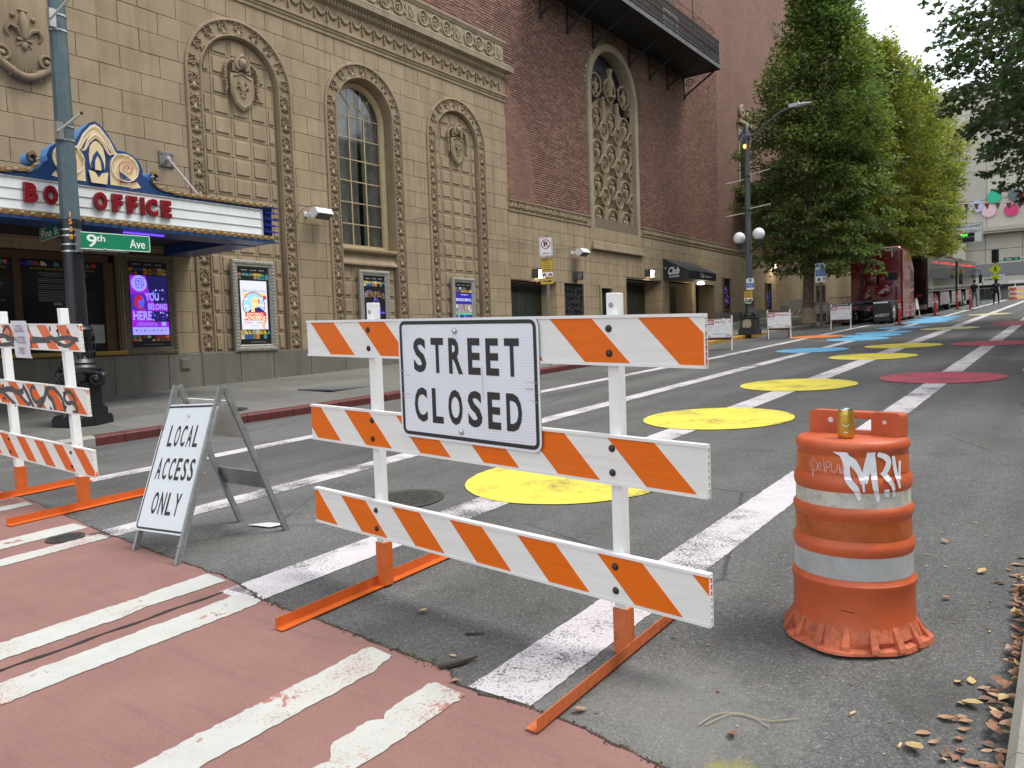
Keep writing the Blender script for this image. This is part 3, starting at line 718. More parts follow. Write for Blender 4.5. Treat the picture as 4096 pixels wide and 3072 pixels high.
def niche_panels(c, zs, zb, o, cols, skip=None, dn=-.10, ztop=None):
    R_ = .965; edges = cols
    zl = [ZB + CH * i for i in range(19)]
    for z0, z1 in zip(zl, zl[1:]):
        if z0 < zb - .01 or z0 > zs + R_ or (ztop and z1 > ztop + .01): continue
        for y0, y1 in zip(edges, edges[1:]):
            a, b_ = max(y0, -R_) + .006, min(y1, R_) - .006
            if skip and skip(c + (y0 + y1) / 2, z0, z1): continue
            def clip(ins):
                A, Bb, lo, hi = a + ins, b_ - ins, z0 + .006 + ins, z1 - .006 - ins
                if hi <= zs: return [(A, lo), (Bb, lo), (Bb, hi), (A, hi)]
                Rr = R_ - ins; top = []; ys = [A + (Bb - A) * i / 8 for i in range(9)]
                for y in ys: top.append((y, min(hi, zs + math.sqrt(max(0, Rr * Rr - y * y)))))
                q = [p for p in top if p[1] > lo + .004]
                if len(q) < 2: return None
                return [(q[0][0], lo), (q[-1][0], lo)] + q[::-1]
            p = clip(0); 
            if not p: continue
            b = B(FA); sh = lambda P: [(y + c, z) for y, z in P]
            b.prism(sh(p), dn - .05, dn, back=False)
            p2 = clip(.055 if (b_ - a) > .3 else .045); p3 = clip(.07 if (b_ - a) > .3 else .058)
            if p2 and p3 and len(p2) == len(p3):
                k = len(p2); q2 = sh(p2); q3 = sh(p3)
                b.add([(*v, dn) for v in q2] + [(*v, dn + .026) for v in q3], [tuple(range(k, 2 * k))] + [(i, (i + 1) % k, k + (i + 1) % k, k + i) for i in range(k)])
            b.build('niche_panel', STONE, o)
    bb = B(FA); bb.poly(([(y, z) for y, z in arch_path(c, zs, zb, .972, 24)][::-1] if not ztop else [(c - .98, zb), (c + .98, zb), (c + .98, ztop), (c - .98, ztop)]), dn - .03); bb.build('niche_back', JOINT, o)
def niche_crest(c, z, o, s=1.0):
    """shield with a lily, a mask above it and garlands down both sides"""
    f = Fr((FX - .07, c, z), (0, s, 0), (0, 0, s), (1, 0, 0))
    sh = [(-.30, .30), (-.15, .34), (0, .40), (.15, .34), (.30, .30), (.31, -.12), (.2, -.36), (0, -.50), (-.2, -.36), (-.31, -.12)]
    b = B(f); b.prism(sh, -.05, .07); i1 = [(x * .84, y * .84 - .005) for x, y in sh]; i2 = [(x * .78, y * .78 - .005) for x, y in sh]; k = len(sh)
    b.add([(*p, .0705) for p in sh] + [(*p, .10) for p in i1] + [(*p, .078) for p in i2], [(i, (i + 1) % k, k + (i + 1) % k, k + i) for i in range(k)] + [(k + i, k + (i + 1) % k, 2 * k + (i + 1) % k, 2 * k + i) for i in range(k)] + [tuple(range(2 * k, 3 * k))])
    b.ball((0, .05, .08), (.04, .15, .03), 8, 6); b.box(-.08, .08, -.11, -.08, .07, .105)
    for q in (-1, 1):
        b.tube([(q * .02, -.06, .09), (q * .07, .02, .1), (q * .13, .06, .1), (q * .15, 0, .09)], [.02, .025, .025, .015], 6)
        b.ball((q * .09, .13, .09), .03, 7, 5); b.tube([(0, -.1, .085), (q * .06, -.19, .085)], [.02, .012], 5)
    b.ball((0, -.18, .085), (.03, .06, .025), 7, 5); b.build('shield', TERRA, o, smooth=35)
    b = B(f); b.ball((0, .55, .12), (.105, .135, .1), 12, 9); b.ball((0, .53, .215), (.02, .035, .03), 6, 5)
    for q in (-1, 1):
        b.ball((q * .04, .575, .2), (.022, .012, .015), 6, 4); b.tube([(q * .08, .66, .12), (q * .15, .6, .1), (q * .15, .47, .1), (q * .08, .42, .1), (q * .05, .45, .12)], [.05, .06, .05, .05, .035], 7)
        b.tube([(q * .05, .7, .1), (q * .2, .52, .06), (q * .2, .38, .06), (q * .1, .36, .08)], [.03, .04, .045, .03], 6)
    b.tube([(-.1, .6, .1), (-.07, .7, .12), (0, .73, .12), (.07, .7, .12), (.1, .6, .1)], [.035, .05, .055, .05, .035], 7); b.tube([(-.03, .475, .2), (.03, .475, .2)], .008, 5); b.build('mask', TERRA, o, smooth=45)
    for q in (-1, 1):
        b = B(f); P = spline([(q * .2, .62), (q * .36, .52), (q * .42, .36), (q * .42, .18), (q * .40, -.02), (q * .42, -.12)], 3)
        for j, (x, y) in enumerate(P): b.ball((x, y, .05 + .01 * (j % 2)), (.045 - .0012 * j, .05, .045), 7, 5)
        b.build('garland', TERRA, o, smooth=50)
n1 = niche_frame('arched_niche', 10.875, 7.6, ZB, .16)
case = lambda y, z0, z1, c: abs(y - c) < .52 and z1 < 3.62
niche_panels(10.875, 7.6, ZB, n1, [-1.0, -.72, -.24, .24, .72, 1.0], lambda y, a, b_: False); niche_crest(10.91, 7.46, n1)
n3 = niche_frame('arched_niche', 18.47, 7.59, ZB, .16)
niche_panels(18.47, 7.59, ZB, n3, [-1.0, -.72, -.24, .24, .72, 1.0]); niche_crest(18.5, 7.46, n3)
n2 = niche_frame('arched_window', 14.67, 7.62, ZB, .42)
niche_panels(14.67, 7.62, ZB, n2, [-1.0, -.62, -.28, .28, .62, 1.0], None, -.10, 3.70)
b = B(FA); cW = 14.67
prof = [(-.10, 3.64), (.03, 3.66), (.03, 3.70), (-.06, 3.82), (-.1, 3.96), (-.06, 3.98), (.035, 4.02), (.045, 4.07), (.02, 4.10), (-.34, 4.14)]
k = len(prof); b.add([(cW + q * .985, z, n) for q in (-1, 1) for n, z in prof], [(i, k + i, k + i + 1, i + 1) for i in range(k - 1)] + [tuple(range(k)), tuple(range(2 * k - 1, k - 1, -1))]); b.build('window_sill', TERRA, n2, smooth=30)
CRMF = mat('window_frame_paint', (0.43, 0.34, 0.185), 0.55, var=0.15, vs=6, dirt=0.3)
b = B(FA); arch_sweep(b, cW, 7.62, 4.15, [(.975, -.36), (.975, -.27), (.93, -.25), (.90, -.26), (.86, -.30), (.84, -.30), (.82, -.33), (.82, -.40)]); b.box(cW - .975, cW + .975, 4.10, 4.22, -.40, -.27)
b.build('window_frame', CRMF, n2, smooth=40)
b = B(FA); zz = 7.62
for y in (-.27, .27): b.box(cW + y - .014, cW + y + .014, 4.22, 7.66, -.385, -.345)
zbars = [4.22 + .575 * i for i in range(1, 7)]
for z in zbars: b.box(cW - .82, cW + .82, z - .012, z + .012, -.38, -.35)
b.tube([(cW + .27 * math.cos(math.pi * i / 10), 7.66 + .3 * math.sin(math.pi * i / 10), -.365) for i in range(11)], .015, 5)
for a in (50, 90, 130): b.tube([(cW + .3 * math.cos(R(a)), 7.66 + .3 * math.sin(R(a)), -.365), (cW + .83 * math.cos(R(a)), 7.62 + .83 * math.sin(R(a)), -.365)], .013, 5)
b.build('muntins', CRMF, n2)
GLASS = mat('dark_window_glass', (0.02, 0.022, 0.024), 0.06, 0.0, var=0.05); 
def glass_pane():
    t = NT('clear_pane'); t.m.surface_render_method = 'DITHERED'
    out = t.t.nodes['Material Output']; tr = t.n('ShaderNodeBsdfTransparent'); tr.inputs[0].default_value = (0.82, 0.83, 0.81, 1)
    gl = t.n('ShaderNodeBsdfGlossy'); gl.inputs['Roughness'].default_value = 0.04; fr = t.n('ShaderNodeFresnel'); fr.inputs[0].default_value = 1.5
    mx = t.n('ShaderNodeMixShader'); t.l(t.math('ADD', fr.outputs[0], 0.06), mx.inputs[0]); t.l(tr.outputs[0], mx.inputs[1]); t.l(gl.outputs[0], mx.inputs[2]); t.l(mx.outputs[0], out.inputs[0]); return t.m
PANE = glass_pane()
cols_ = [-.82, -.27, .27, .82]; rows_ = [4.22] + zbars + [8.5]
for y0, y1 in zip(cols_, cols_[1:]):
    for z0, z1 in zip(rows_, rows_[1:]):
        pts = [(y0 + .012, z0 + .012), (y1 - .012, z0 + .012)] + [(y, min(z1 - .012, 7.62 + math.sqrt(max(0, .825 ** 2 - y * y)))) for y in [y1 - .012 - (y1 - y0 - .024) * i / 6 for i in range(7)]]
        if max(p[1] for p in pts) < z0 + .05: continue
        b = B(FA); b.poly([(p[0] + cW, p[1]) for p in pts], -.372); b.build('pane', PANE, n2)
CURT = mat('grey_curtain', (0.62, 0.60, 0.57), 0.9, var=0.25, vs=3)
b = B(FA); vs = []; ny = 90
for i in range(ny + 1):
    y = -.95 + 1.9 * i / ny; n = -.50 + .05 * math.sin(y * 24 + 1.2 * math.sin(y * 5)) + .02 * math.sin(y * 61)
    for z in (4.05, 5.5, 7.0, 8.6): vs.append((cW + y + .02 * math.sin(z * 2 + y * 9), z, n))
b.add(vs, [(4 * i + j, 4 * i + 4 + j, 4 * i + 5 + j, 4 * i + 1 + j) for i in range(ny) for j in range(3) if not 0.42 < abs(-.95 + 1.9 * i / ny + .28) < .50]); b.build('curtain', CURT, n2, smooth=60)
b = B(FA); b.box(cW - 1.2, cW + 1.2, 3.9, 8.8, -1.3, -1.2); b.build('room_back', DARK, n2)
# cartouche with a lily, half hidden by the pole -------------------------
f = Fr((FX, 6.30, 7.30), (0, 1, 0), (0, 0, 1), (1, 0, 0))
b = B(f); ov = [(.62 * math.cos(2 * math.pi * i / 40), .1 + (.98 if math.sin(2 * math.pi * i / 40) > 0 else .78) * math.sin(2 * math.pi * i / 40)) for i in range(40)]
k = 40; b.add([(*p, -.02) for p in ov] + [(p[0] * .97, p[1] * .97, .06) for p in ov] + [(p[0] * .8, p[1] * .8, .10) for p in ov] + [(p[0] * .4, p[1] * .4, .125) for p in ov], [(j * k + i, j * k + (i + 1) % k, (j + 1) * k + (i + 1) % k, (j + 1) * k + i) for j in range(3) for i in range(k)] + [tuple(range(3 * k, 4 * k))])
c0 = b.build('cartouche', TERRA, T, smooth=40)
b = B(f); b.tube([(0, .42, .12), (0, .2, .17), (0, -.08, .15)], [.03, .085, .05], 8); b.box(-.13, .13, -.12, -.075, .1, .17); b.ball((0, -.2, .13), (.06, .09, .05), 8, 6); b.ball((0, .42, .13), (.09, .035, .04), 8, 5)
for q in (-1, 1):
    b.tube([(q * .03, -.08, .13), (q * .12, .08, .15), (q * .24, .12, .15), (q * .30, .02, .14), (q * .25, -.08, .13)], [.03, .045, .045, .035, .02], 7); b.ball((q * .17, .3, .14), (.045, .05, .04), 7, 5); b.tube([(q * .02, -.12, .13), (q * .12, -.22, .13)], [.035, .015], 6)
b.build('lily', TERRA, c0, smooth=50)
b = B(f); P = spline([(-.66, .05), (-.62, -.2), (-.46, -.46), (-.22, -.66), (0, -.74), (.22, -.66), (.46, -.46), (.62, -.2), (.66, .05)], 4)
b.tube([(x, y, .08) for x, y in P], [.05 + .03 * math.sin(math.pi * i / (len(P) - 1)) for i in range(len(P))], 8)
for q in (-1, 1): b.tube([(*p, .12) for p in spiral(q * .36, -.42, .16, .03, 0 if q > 0 else math.pi, q * 1.3, 16)], .03, 6); b.ball((q * .36, -.42, .14), .04, 8, 6)
for i in range(-3, 4): b.tube([(i * .05, -.6, .11), (i * .085, -.82 + .02 * abs(i), .08)], [.04, .02], 6)
b.build('scrolls', TERRA, c0, smooth=50)
# cornice ---------------------------------------------------------------
def run(b, prof, y0, y1, m=0):
    """horizontal moulding along the wall with a returned end; prof = (n, z)"""
    k = len(prof); vs = []
    for y in (y0, y1): vs += [(y if y == y0 else y1 + max(0, n), z, n) for n, z in prof]
    vs += [(y1 + max(0, n), z, -.6) for n, z in prof]
    b.add(vs, [(i + 1, k + i + 1, k + i, i) for i in range(k - 1)] + [(k + i + 1, 2 * k + i + 1, 2 * k + i, k + i) for i in range(k - 1)], m)
b = B(FA); run(b, [(-.02, 9.40), (.03, 9.43), (.03, 9.50), (.055, 9.53), (.055, 9.57), (.085, 9.60), (.085, 9.66), (.02, 9.67), (.012, 9.69), (.012, 10.15), (.03, 10.17), (.07, 10.20)], -2, CORNER); cor = b.build('cornice', TERRA, T)
b = B(FA); run(b, [(.07, 10.20), (.085, 10.22), (.085, 10.34), (.12, 10.36), (.20, 10.40), (.235, 10.40), (.24, 10.44), (.25, 10.52), (.26, 10.56), (.12, 10.66), (.02, 10.72), (-.02, 10.74)], -2, CORNER); b.build('corona', TRIM, cor)
b = B(FA); run(b, [(-.02, 10.70), (0.0, 10.74), (.0, 11.24), (.03, 11.27), (.05, 11.32), (.075, 11.36), (.075, 11.42), (-.3, 11.44)], -2, CORNER); b.build('parapet_band', TRIM, cor)
b = B(FA); b.box(.0, .062, 0, .115, .0, .034); o = b.build('dentil', TERRA, cor, org=(FX, 0, 0)); dm = o.data; o.location = Vector((FX + .085, 9.06, 10.222)) - parent_origin(cor)
y = 9.165
while y < CORNER: piece('dentil', dm, (FX + .085, y, 10.222), cor); y += .105
b = B(); P = [(-.16, .14), (-.1, .03), (0, -.02), (.1, .03), (.16, .14)]
for i, (x, yy) in enumerate(spline(P, 3)): b.ball((x, yy, .02), (.032, .045 + .02 * math.sin(math.pi * i / 12), .03), 6, 5)
b.tube([(.2, .16, .02), (.2, .05, .03), (.2, -.09, .02)], [.025, .02, .018], 6)
for i in range(3): b.ball((.2, -.06 - .05 * i, .03), (.036 - .007 * i, .05, .035), 7, 5)
b.ball((.2, .17, .03), (.05, .03, .03), 7, 5); o = b.build('garland', TERRA)
for p in o.data.polygons: p.use_smooth = True
gm = o.data; bpy.data.objects.remove(o); y = 8.9
while y < CORNER - .2: piece('garland', gm, (FX + .012, y, 9.93), cor, orn_rot(0)); y += .40
b = B(); ring = lambda r, n, w: b.tube([(r * math.cos(2 * math.pi * i / 20), r * 1.1 * math.sin(2 * math.pi * i / 20), n) for i in range(20)], w, 6, closed=True)
ring(.19, .02, .032); ring(.135, .012, .012)
for i in range(5): b.ball((.06 * math.cos(i * 1.257), .07 * math.sin(i * 1.257), .015), (.04, .045, .03), 6, 4)
for q in (-1, 1): b.ball((.255, q * .11, .02), (.03, .07, .025), 6, 5)
o = b.build('rosette', TRIM)
for p in o.data.polygons: p.use_smooth = True
rm_ = o.data; bpy.data.objects.remove(o)
b = B(); b.cbox(-.2, .2, -.235, .235, 0, .03, .012); b.prism([(-.11, .15), (0, .17), (.11, .15), (.11, -.05), (0, -.17), (-.11, -.05)], .03, .055); b.tube([(-.09, -.1, .06), (.09, .12, .06)], .014, 5); b.tube([(.09, -.1, .06), (-.09, .12, .06)], .014, 5)
o = b.build('shield_plaque', TRIM); sm_ = o.data; bpy.data.objects.remove(o)
y = CORNER - .27; i = 0
while y > 11.5:
    piece('shield_plaque' if i % 4 == 0 else 'rosette', sm_ if i % 4 == 0 else rm_, (FX + .001, y, 10.99), cor, orn_rot(0)); y -= .515; i += 1
# brick side wall --------------------------------------------------------
BX = FX - 0.10; FB = Fr((BX, 0, 0), (0, 1, 0), (0, 0, 1), (1, 0, 0))
GC, GZS, GRO = 28.6, 11.32, 2.13
gh = [(GC, GZS, GRO - .12)]
b = B(FB)
for p in clip_block(20.0, 40.0, ZF1 - .05, 28.0, gh): b.poly(p, -.008)
b.build('brick_wall', MORTAR, T)
b = B(FB); b.box(4, 20.0, 11.0, 28, -2, 0); b.box(40, 69, ZF1 - .05, 28.0, -2, 0); b.box(20.0, 40, 17.5, 28, -2, 0.002); b.build('brick_wall', BRICKF, T)
b = B(FA); b.box(60, 69, 0, 6.3, -2, -.02); b.build('wall', STONE, T)
bh, bw = .084, .24; bricks = []
r_i = 0; z = ZF1
while z < 17.5:
    off = (r_i % 2) * .5 * bw + (.03 if r_i % 5 == 0 else 0); y = (CORNER - .3 if z < 11.2 else 12.0) - off
    # beyond this the frame's top edge hides the wall
    zmax = 13.3 + (y - 21) * .28
    while y < 40:
        if z < 13.4 + (y - 21.0) * 0.36 and (y > 20.5 or z < 10.3 + y * .22): 
            hd = (r_i % 6 == 0)
            w = bw * .5 if hd else bw
            bricks.append((y, y + w, z, z + bh)); y += w
        else: y += bw
    z += bh; r_i += 1
def brick_ok(q): return True
solo, many = [], []
bricks = [q for q in bricks if q[1] > CORNER - .25 or q[2] > 11.5]
bricks.sort(key=lambda q: (q[0] - 20) ** 2 + (max(0, q[2] - 7)) ** 2 * .6)
cnt = 0; rr = random.Random(5); Vb, Fb = [], []
bm_cache = {}
for (y0, y1, z0, z1) in bricks:
    ps = clip_block(y0 + .002, y1 - .002, z0 + .007, z1 - .007, gh)
    full = len(ps) == 1 and len(ps[0]) == 4
    d = rr.uniform(-.002, .003)
    if full and cnt < 300 and y0 > CORNER:
        key = round(y1 - y0, 3)
        if key not in bm_cache:
            t_ = B(FB); t_.box(0, y1 - y0 - .004, 0, bh - .014, -.02, 0); o = t_.build('brick', BRICK, T, org=(BX, 0, 0)); bm_cache[key] = o.data; o.location = Vector((BX + d, y0 + .002, z0 + .007)) - parent_origin(T)
        else: piece('brick', bm_cache[key], (BX + d, y0 + .002, z0 + .007), T)
        cnt += 1; continue
    for p in ps:
        if len(p) != 4: p = [p[0], (p[-2][0], p[0][1]), p[-2], p[-1]] if False else p
        if len(p) == 4:
            (a, za), (c, _), _, (_, zc) = p[0], p[1], p[2], p[3]; k = len(Vb)
            Vb += [(BX - .02, a, za), (BX - .02, c, za), (BX - .02, c, zc), (BX - .02, a, zc), (BX + d, a, za), (BX + d, c, za), (BX + d, c, zc), (BX + d, a, zc)]
            Fb += [(k + 4, k + 5, k + 6, k + 7), (k, k + 1, k + 5, k + 4), (k + 1, k + 2, k + 6, k + 5), (k + 2, k + 3, k + 7, k + 6), (k + 3, k, k + 4, k + 7)]
fast('bricks_rest', Vb, Fb, BRICK, T, kind='stuff')
# scroll frieze between stone and brick
b = B(FA); 
for y0, y1 in ((CORNER, GC - 2.13), (GC + 2.13, 66)): b.box(y0, y1, ZF0, ZF0 + .05, -.3, .03); b.box(y0, y1, ZF1 - .04, ZF1 + .0, -.3, .03); b.box(y0, y1, ZF0 + .05, ZF1 - .04, -.3, -.012)
fz = b.build('frieze', TERRA, T)
b = B(); 
for q in (-1, 1):
    b.tube([(*p, .01) for p in spiral(q * .09, 0.0, .075, .015, math.pi if q > 0 else 0, -1.3, 14)], .022, 5)
    b.tube([(q * .2, -.13, .01), (q * .17, -.03, .015), (q * .2, .12, .01)], [.014, .024, .012], 5)
    b.tube([(q * .06, .1, .01), (q * .1, .13, .015), (q * .16, .12, .01)], [.02, .022, .01], 5)
b.tube([(0, -.14, .01), (0, .13, .015)], [.025, .016], 5); b.ball((.09, 0, .01), .02, 6, 4); b.ball((-.09, 0, .01), .02, 6, 4)
o = b.build('frieze_scroll', TERRA)
for p in o.data.polygons: p.use_smooth = True
fm = o.data; bpy.data.objects.remove(o); y = CORNER + .22
while y < 56:
    if abs(y - GC) > 2.3: piece('frieze_scroll', fm, (FX - .008, y, (ZF0 + ZF1) / 2), fz, orn_rot(0))
    y += .43
# big arched screen in the brick ------------------------------------------
b = B(FB); z0g = 5.30
arch_sweep(b, GC, GZS, z0g, [(GRO + .0, -.05), (GRO, .03), (GRO - .03, .10), (GRO - .1, .12), (GRO - .30, .10), (GRO - .33, .04), (GRO - .34, -.45)], 36)
gr_ = b.build('screen_window', TRIM, T, smooth=30)
b = B(FB); b.box(GC - 2.2, GC + 2.2, 5.0, 5.12, -.2, .24); b.box(GC - 2.12, GC + 2.12, 5.12, 5.32, -.2, .17); b.build('window_sill', TRIM, gr_, bevel=.02)
b = B(FB); b.poly(arch_path(GC, GZS, z0g, GRO - .33, 24)[::-1], -.42); b.build('window_back', mat('screen_void', (0.006, 0.008, 0.014), 0.4, var=.2), gr_)
gi = Fr((BX - .12, GC, 0), (0, 1, 0), (0, 0, 1), (1, 0, 0)); cw = 1.17; rp = 1.32; ztop_t = 11.0
b = B(FB); b.prism(arch_path(GC, 9.6, 5.32, GRO - .36, 24)[::-1], -.34, -.26); b.build('tracery_back', TERRA, gr_)
def add_t(name, b): b.build(name, TERRA, gr_, smooth=45)
rows = [5.52 + rp * i for i in range(5)]
for j, z in enumerate(rows):
    if j < 4:
        for i in range(-1, 3):
            u = (i - .5) * cw
            if j % 2: u += 0
            zc = z + .42; b = B(gi); b.tube([(u + .31 * math.cos(2 * math.pi * q / 18), zc + .36 * math.sin(2 * math.pi * q / 18), .02) for q in range(18)], .055, 6, closed=True); b.tube([(u + .2 * math.cos(2 * math.pi * q / 14), zc + .25 * math.sin(2 * math.pi * q / 14), .0) for q in range(14)], .028, 5, closed=True); b.ball((u, zc, -.02), (.09, .13, .07), 8, 6); b.ball((u, zc + .07, .04), (.045, .05, .04), 7, 5)
            add_t('medallion', b)
            b = B(gi); b.box(u - .11, u + .11, zc + .34, zc + rp - .34, -.08, .05); b.box(u - .11, u + .11, zc + rp - .36, zc + rp - .29, -.08, .07); b.box(u - .11, u + .11, zc + .29, zc + .35, -.08, .07); b.box(u - .02, u + .02, zc + .4, zc + rp - .4, .05, .065); add_t('colonnette', b)
    for i in range(-1, 2):
        u = i * cw; zc = z + (rp * .5 if j < 5 else 0) - (.0 if j < 4 else .0) - .3
        if z > 10.9: continue
        b = B(gi); r = .42
        b.tube([(u + r * math.cos(math.pi * q / 10), zc + .62 + .3 * math.sin(math.pi * q / 10), .02) for q in range(11)], .05, 6)
        for q in (-1, 1):
            b.tube([(u + q * r, zc + .62, .02), (u + q * (r + .02), zc + .35, .02), (u + q * .22, zc + .12, .02), (u + q * .05, zc - .02, .02)], .042, 6)
            b.tube([(*p, .02) for p in spiral(u + q * .17, zc + .1, .1, .02, math.pi / 2, q * 1.1, 10)], .028, 5)
            b.tube([(u + q * .08, zc + .55, .0), (u + q * .2, zc + .5, .02), (u + q * .24, zc + .36, .0)], [.06, .05, .02], 6)
            b.tube([(u + q * r, zc + .66, .0), (u + q * .50, zc + .72, .0)], .035, 5)
        b.ball((u, zc + .66, .02), (.075, .095, .07), 8, 6); b.tube([(u, zc + .56, 0), (u, zc + .35, .03), (u - .03, zc + .15, 0)], [.09, .12, .06], 8)
        add_t('grotesque', b)
for i, (u, s) in enumerate(((-cw, .48), (0, 1.15), (cw, .48))):
    zb_ = 11.35 if u == 0 else 11.3
    b = B(Fr((BX - .12, GC + u, zb_), (0, 1, 0), (1, 0, 0), (0, 0, 1))); b.lathe([(r * s, z * s) for r, z in ((.2, 0), (.2, .08), (.1, .12), (.09, .2), (.17, .36), (.19, .5), (.13, .68), (.1, .85), (.13, .92), (.15, 1.0), (.02, 1.02))], 14); b.build('urn', TERRA, gr_, smooth=40)
for u in (-1.5 * cw + .02, -.5 * cw, .5 * cw, 1.5 * cw - .02):
    b = B(gi); b.box(u - .09, u + .09, 10.3, 11.15, -.08, .06); b.ball((u, 11.2, 0), (.1, .09, .1), 8, 5); add_t('colonnette', b)
# iron balcony over the street --------------------------------------------
ZL = 13.98; XO = -13.79; y0b, y1b = 22.6, 35.9
b = B(); b.box(FX - .1, XO, y0b, y1b, ZL, ZL + .1); b.box(XO - .03, XO + .03, y0b - .03, y1b + .03, ZL - .03, ZL + .16); b.box(FX - .1, XO, y1b - .03, y1b + .03, ZL - .03, ZL + .16)
IRONB = mat('balcony_iron', (0.02, 0.021, 0.024), 0.6, 0.2, var=0.3, vs=6); bal = b.build('balcony', IRONB, T)
IRONL = mat('balcony_edge', (0.12, 0.115, 0.11), 0.6, 0.3, var=0.4, vs=4, dirt=.5)
b = B(); b.box(XO + .03, XO + .045, y0b, y1b, ZL - .02, ZL + .15); b.build('edge_beam', IRONL, bal)
b = B(); 
for z in (ZL + .28, ZL + 1.26): b.box(XO - .02, XO + .02, y0b, y1b, z - .02, z + .02); b.box(FX, XO, y1b - .02, y1b + .02, z - .02, z + .02)
for y in (29.75, 32.85): b.tube([(XO, y, ZL), (XO, y, ZL + 1.3), (XO - .05, y, ZL + 4.5)], .02, 6)
b.build('rail', IRONB, bal)
b = B(); b.tube([(0, 0, .14), (0, 0, 1.26)], .019, 4); b.tube([(0, *p) for p in [(x * .8 + .045, yv + .42) for x, yv in spiral(0, 0, .055, .012, 0, 1.4, 10)]], .015, 4); b.tube([(0, *p) for p in [(-x * .8 - .045, yv + .98) for x, yv in spiral(0, 0, .055, .012, 0, 1.4, 10)]], .015, 4); b.ball((0, 0, .7), (.032, .032, .07), 5, 4)
o = b.build('baluster', IRONB); bmh = o.data; bpy.data.objects.remove(o); y = y0b + .1
while y < y1b: piece('baluster', bmh, (XO, y, ZL), bal); y += .115
x = FX + .1
while x < XO: piece('baluster', bmh, (x, y1b, ZL), bal, (0, 0, R(90))); x += .115
for y in (23.45, 25.25, 27.15, 30.15, 32.1, 33.97, 35.86):
    b = B(Fr((FX - .1, y, 0), (1, 0, 0), (0, 0, 1), (0, -1, 0))); b.box(0, .05, ZL - 1.0, ZL, -.03, .03); b.tube([(.03, ZL - .92, 0), (1.55, ZL - .04, 0)], .045, 5); b.tube([(*p, 0) for p in spiral(.3, ZL - .33, .22, .05, 0, 1.6, 18)], .02, 5); b.ball((.05, ZL - .98, 0), .075, 7, 5); b.build('bracket', IRONB, bal)
# openings behind the balcony and further up the wall
CREAM = mat('cream_surround', (0.50, 0.42, 0.29), 0.7, var=0.15, vs=4, dirt=.3)
def wall_window(yc, w, z0, z1, nm='upper_window', pediment=False):
    b = B(FB); b.box(yc - w / 2 - .18, yc - w / 2, z0, z1 + .2, -.05, .06); b.box(yc + w / 2, yc + w / 2 + .18, z0, z1 + .2, -.05, .06); b.box(yc - w / 2, yc + w / 2, z1, z1 + .2, -.05, .055)
    if pediment:
        b.box(yc - w / 2 - .3, yc + w / 2 + .3, z1 + .2, z1 + .42, -.05, .2)
        for q in (-1, 1): b.tube([(x, y, .1) for x, y in spiral(yc + q * .5, z1 + .85, .38, .08, math.pi / 2 if q > 0 else math.pi / 2, -q * 1.2, 16)], .1, 6)
    o = b.build(nm, TRIM if pediment else CREAM, T)
    b = B(FB); b.quad((yc - w / 2, z0, .012), (yc + w / 2, z0, .012), (yc + w / 2, z1, .012), (yc - w / 2, z1, .012)); b.build('pane', GLASS, o)
    b = B(FB); b.box(yc - .03, yc + .03, z0, z1, .012, .04); b.box(yc - w / 2, yc + w / 2, (z0 + z1) / 2 - .03, (z0 + z1) / 2 + .03, .012, .04); b.build('sash', CREAM if not pediment else BLACK, o)
wall_window(34.4, 1.3, 14.15, 16.5); wall_window(28.6, 1.3, 14.15, 16.5); wall_window(25.2, 1.3, 14.15, 16.5)
wall_window(44.1, 1.6, 10.0, 13.1, pediment=True)
b = B(); b.box(FX - .1, -14.2, 42.6, 52, 9.5, 9.62); b2 = b.build('balcony', IRONB, T)
b = B(); 
for z in (9.75, 10.55): b.box(-14.22, -14.18, 42.6, 52, z - .02, z + .02); b.box(FX, -14.2, 42.58, 42.62, z - .02, z + .02)
b.build('rail', IRONB, b2); y = 42.7
while y < 52: b = None; piece('baluster', bmh, (-14.2, y, 9.5), b2); y += .16
for y in (42.8, 46, 49): 
    b = B(Fr((FX - .1, y, 0), (1, 0, 0), (0, 0, 1), (0, -1, 0))); b.tube([(.03, 8.7, 0), (1.1, 9.5, 0)], .04, 5); b.box(0, .05, 8.6, 9.5, -.03, .03); b.build('bracket', IRONB, b2)
b = B(); b.box(BX - 1, BX + .55, 40, 69.5, 26.6, 27.6); b.box(BX - 1, BX + .25, 40, 69.2, 27.6, 28.4); b.build('roof_cornice', TRIM, T)
for y in np.arange(40.5, 69, .9): piece('rosette', rm_, (BX + .56, float(y), 27.1), T, orn_rot(0))
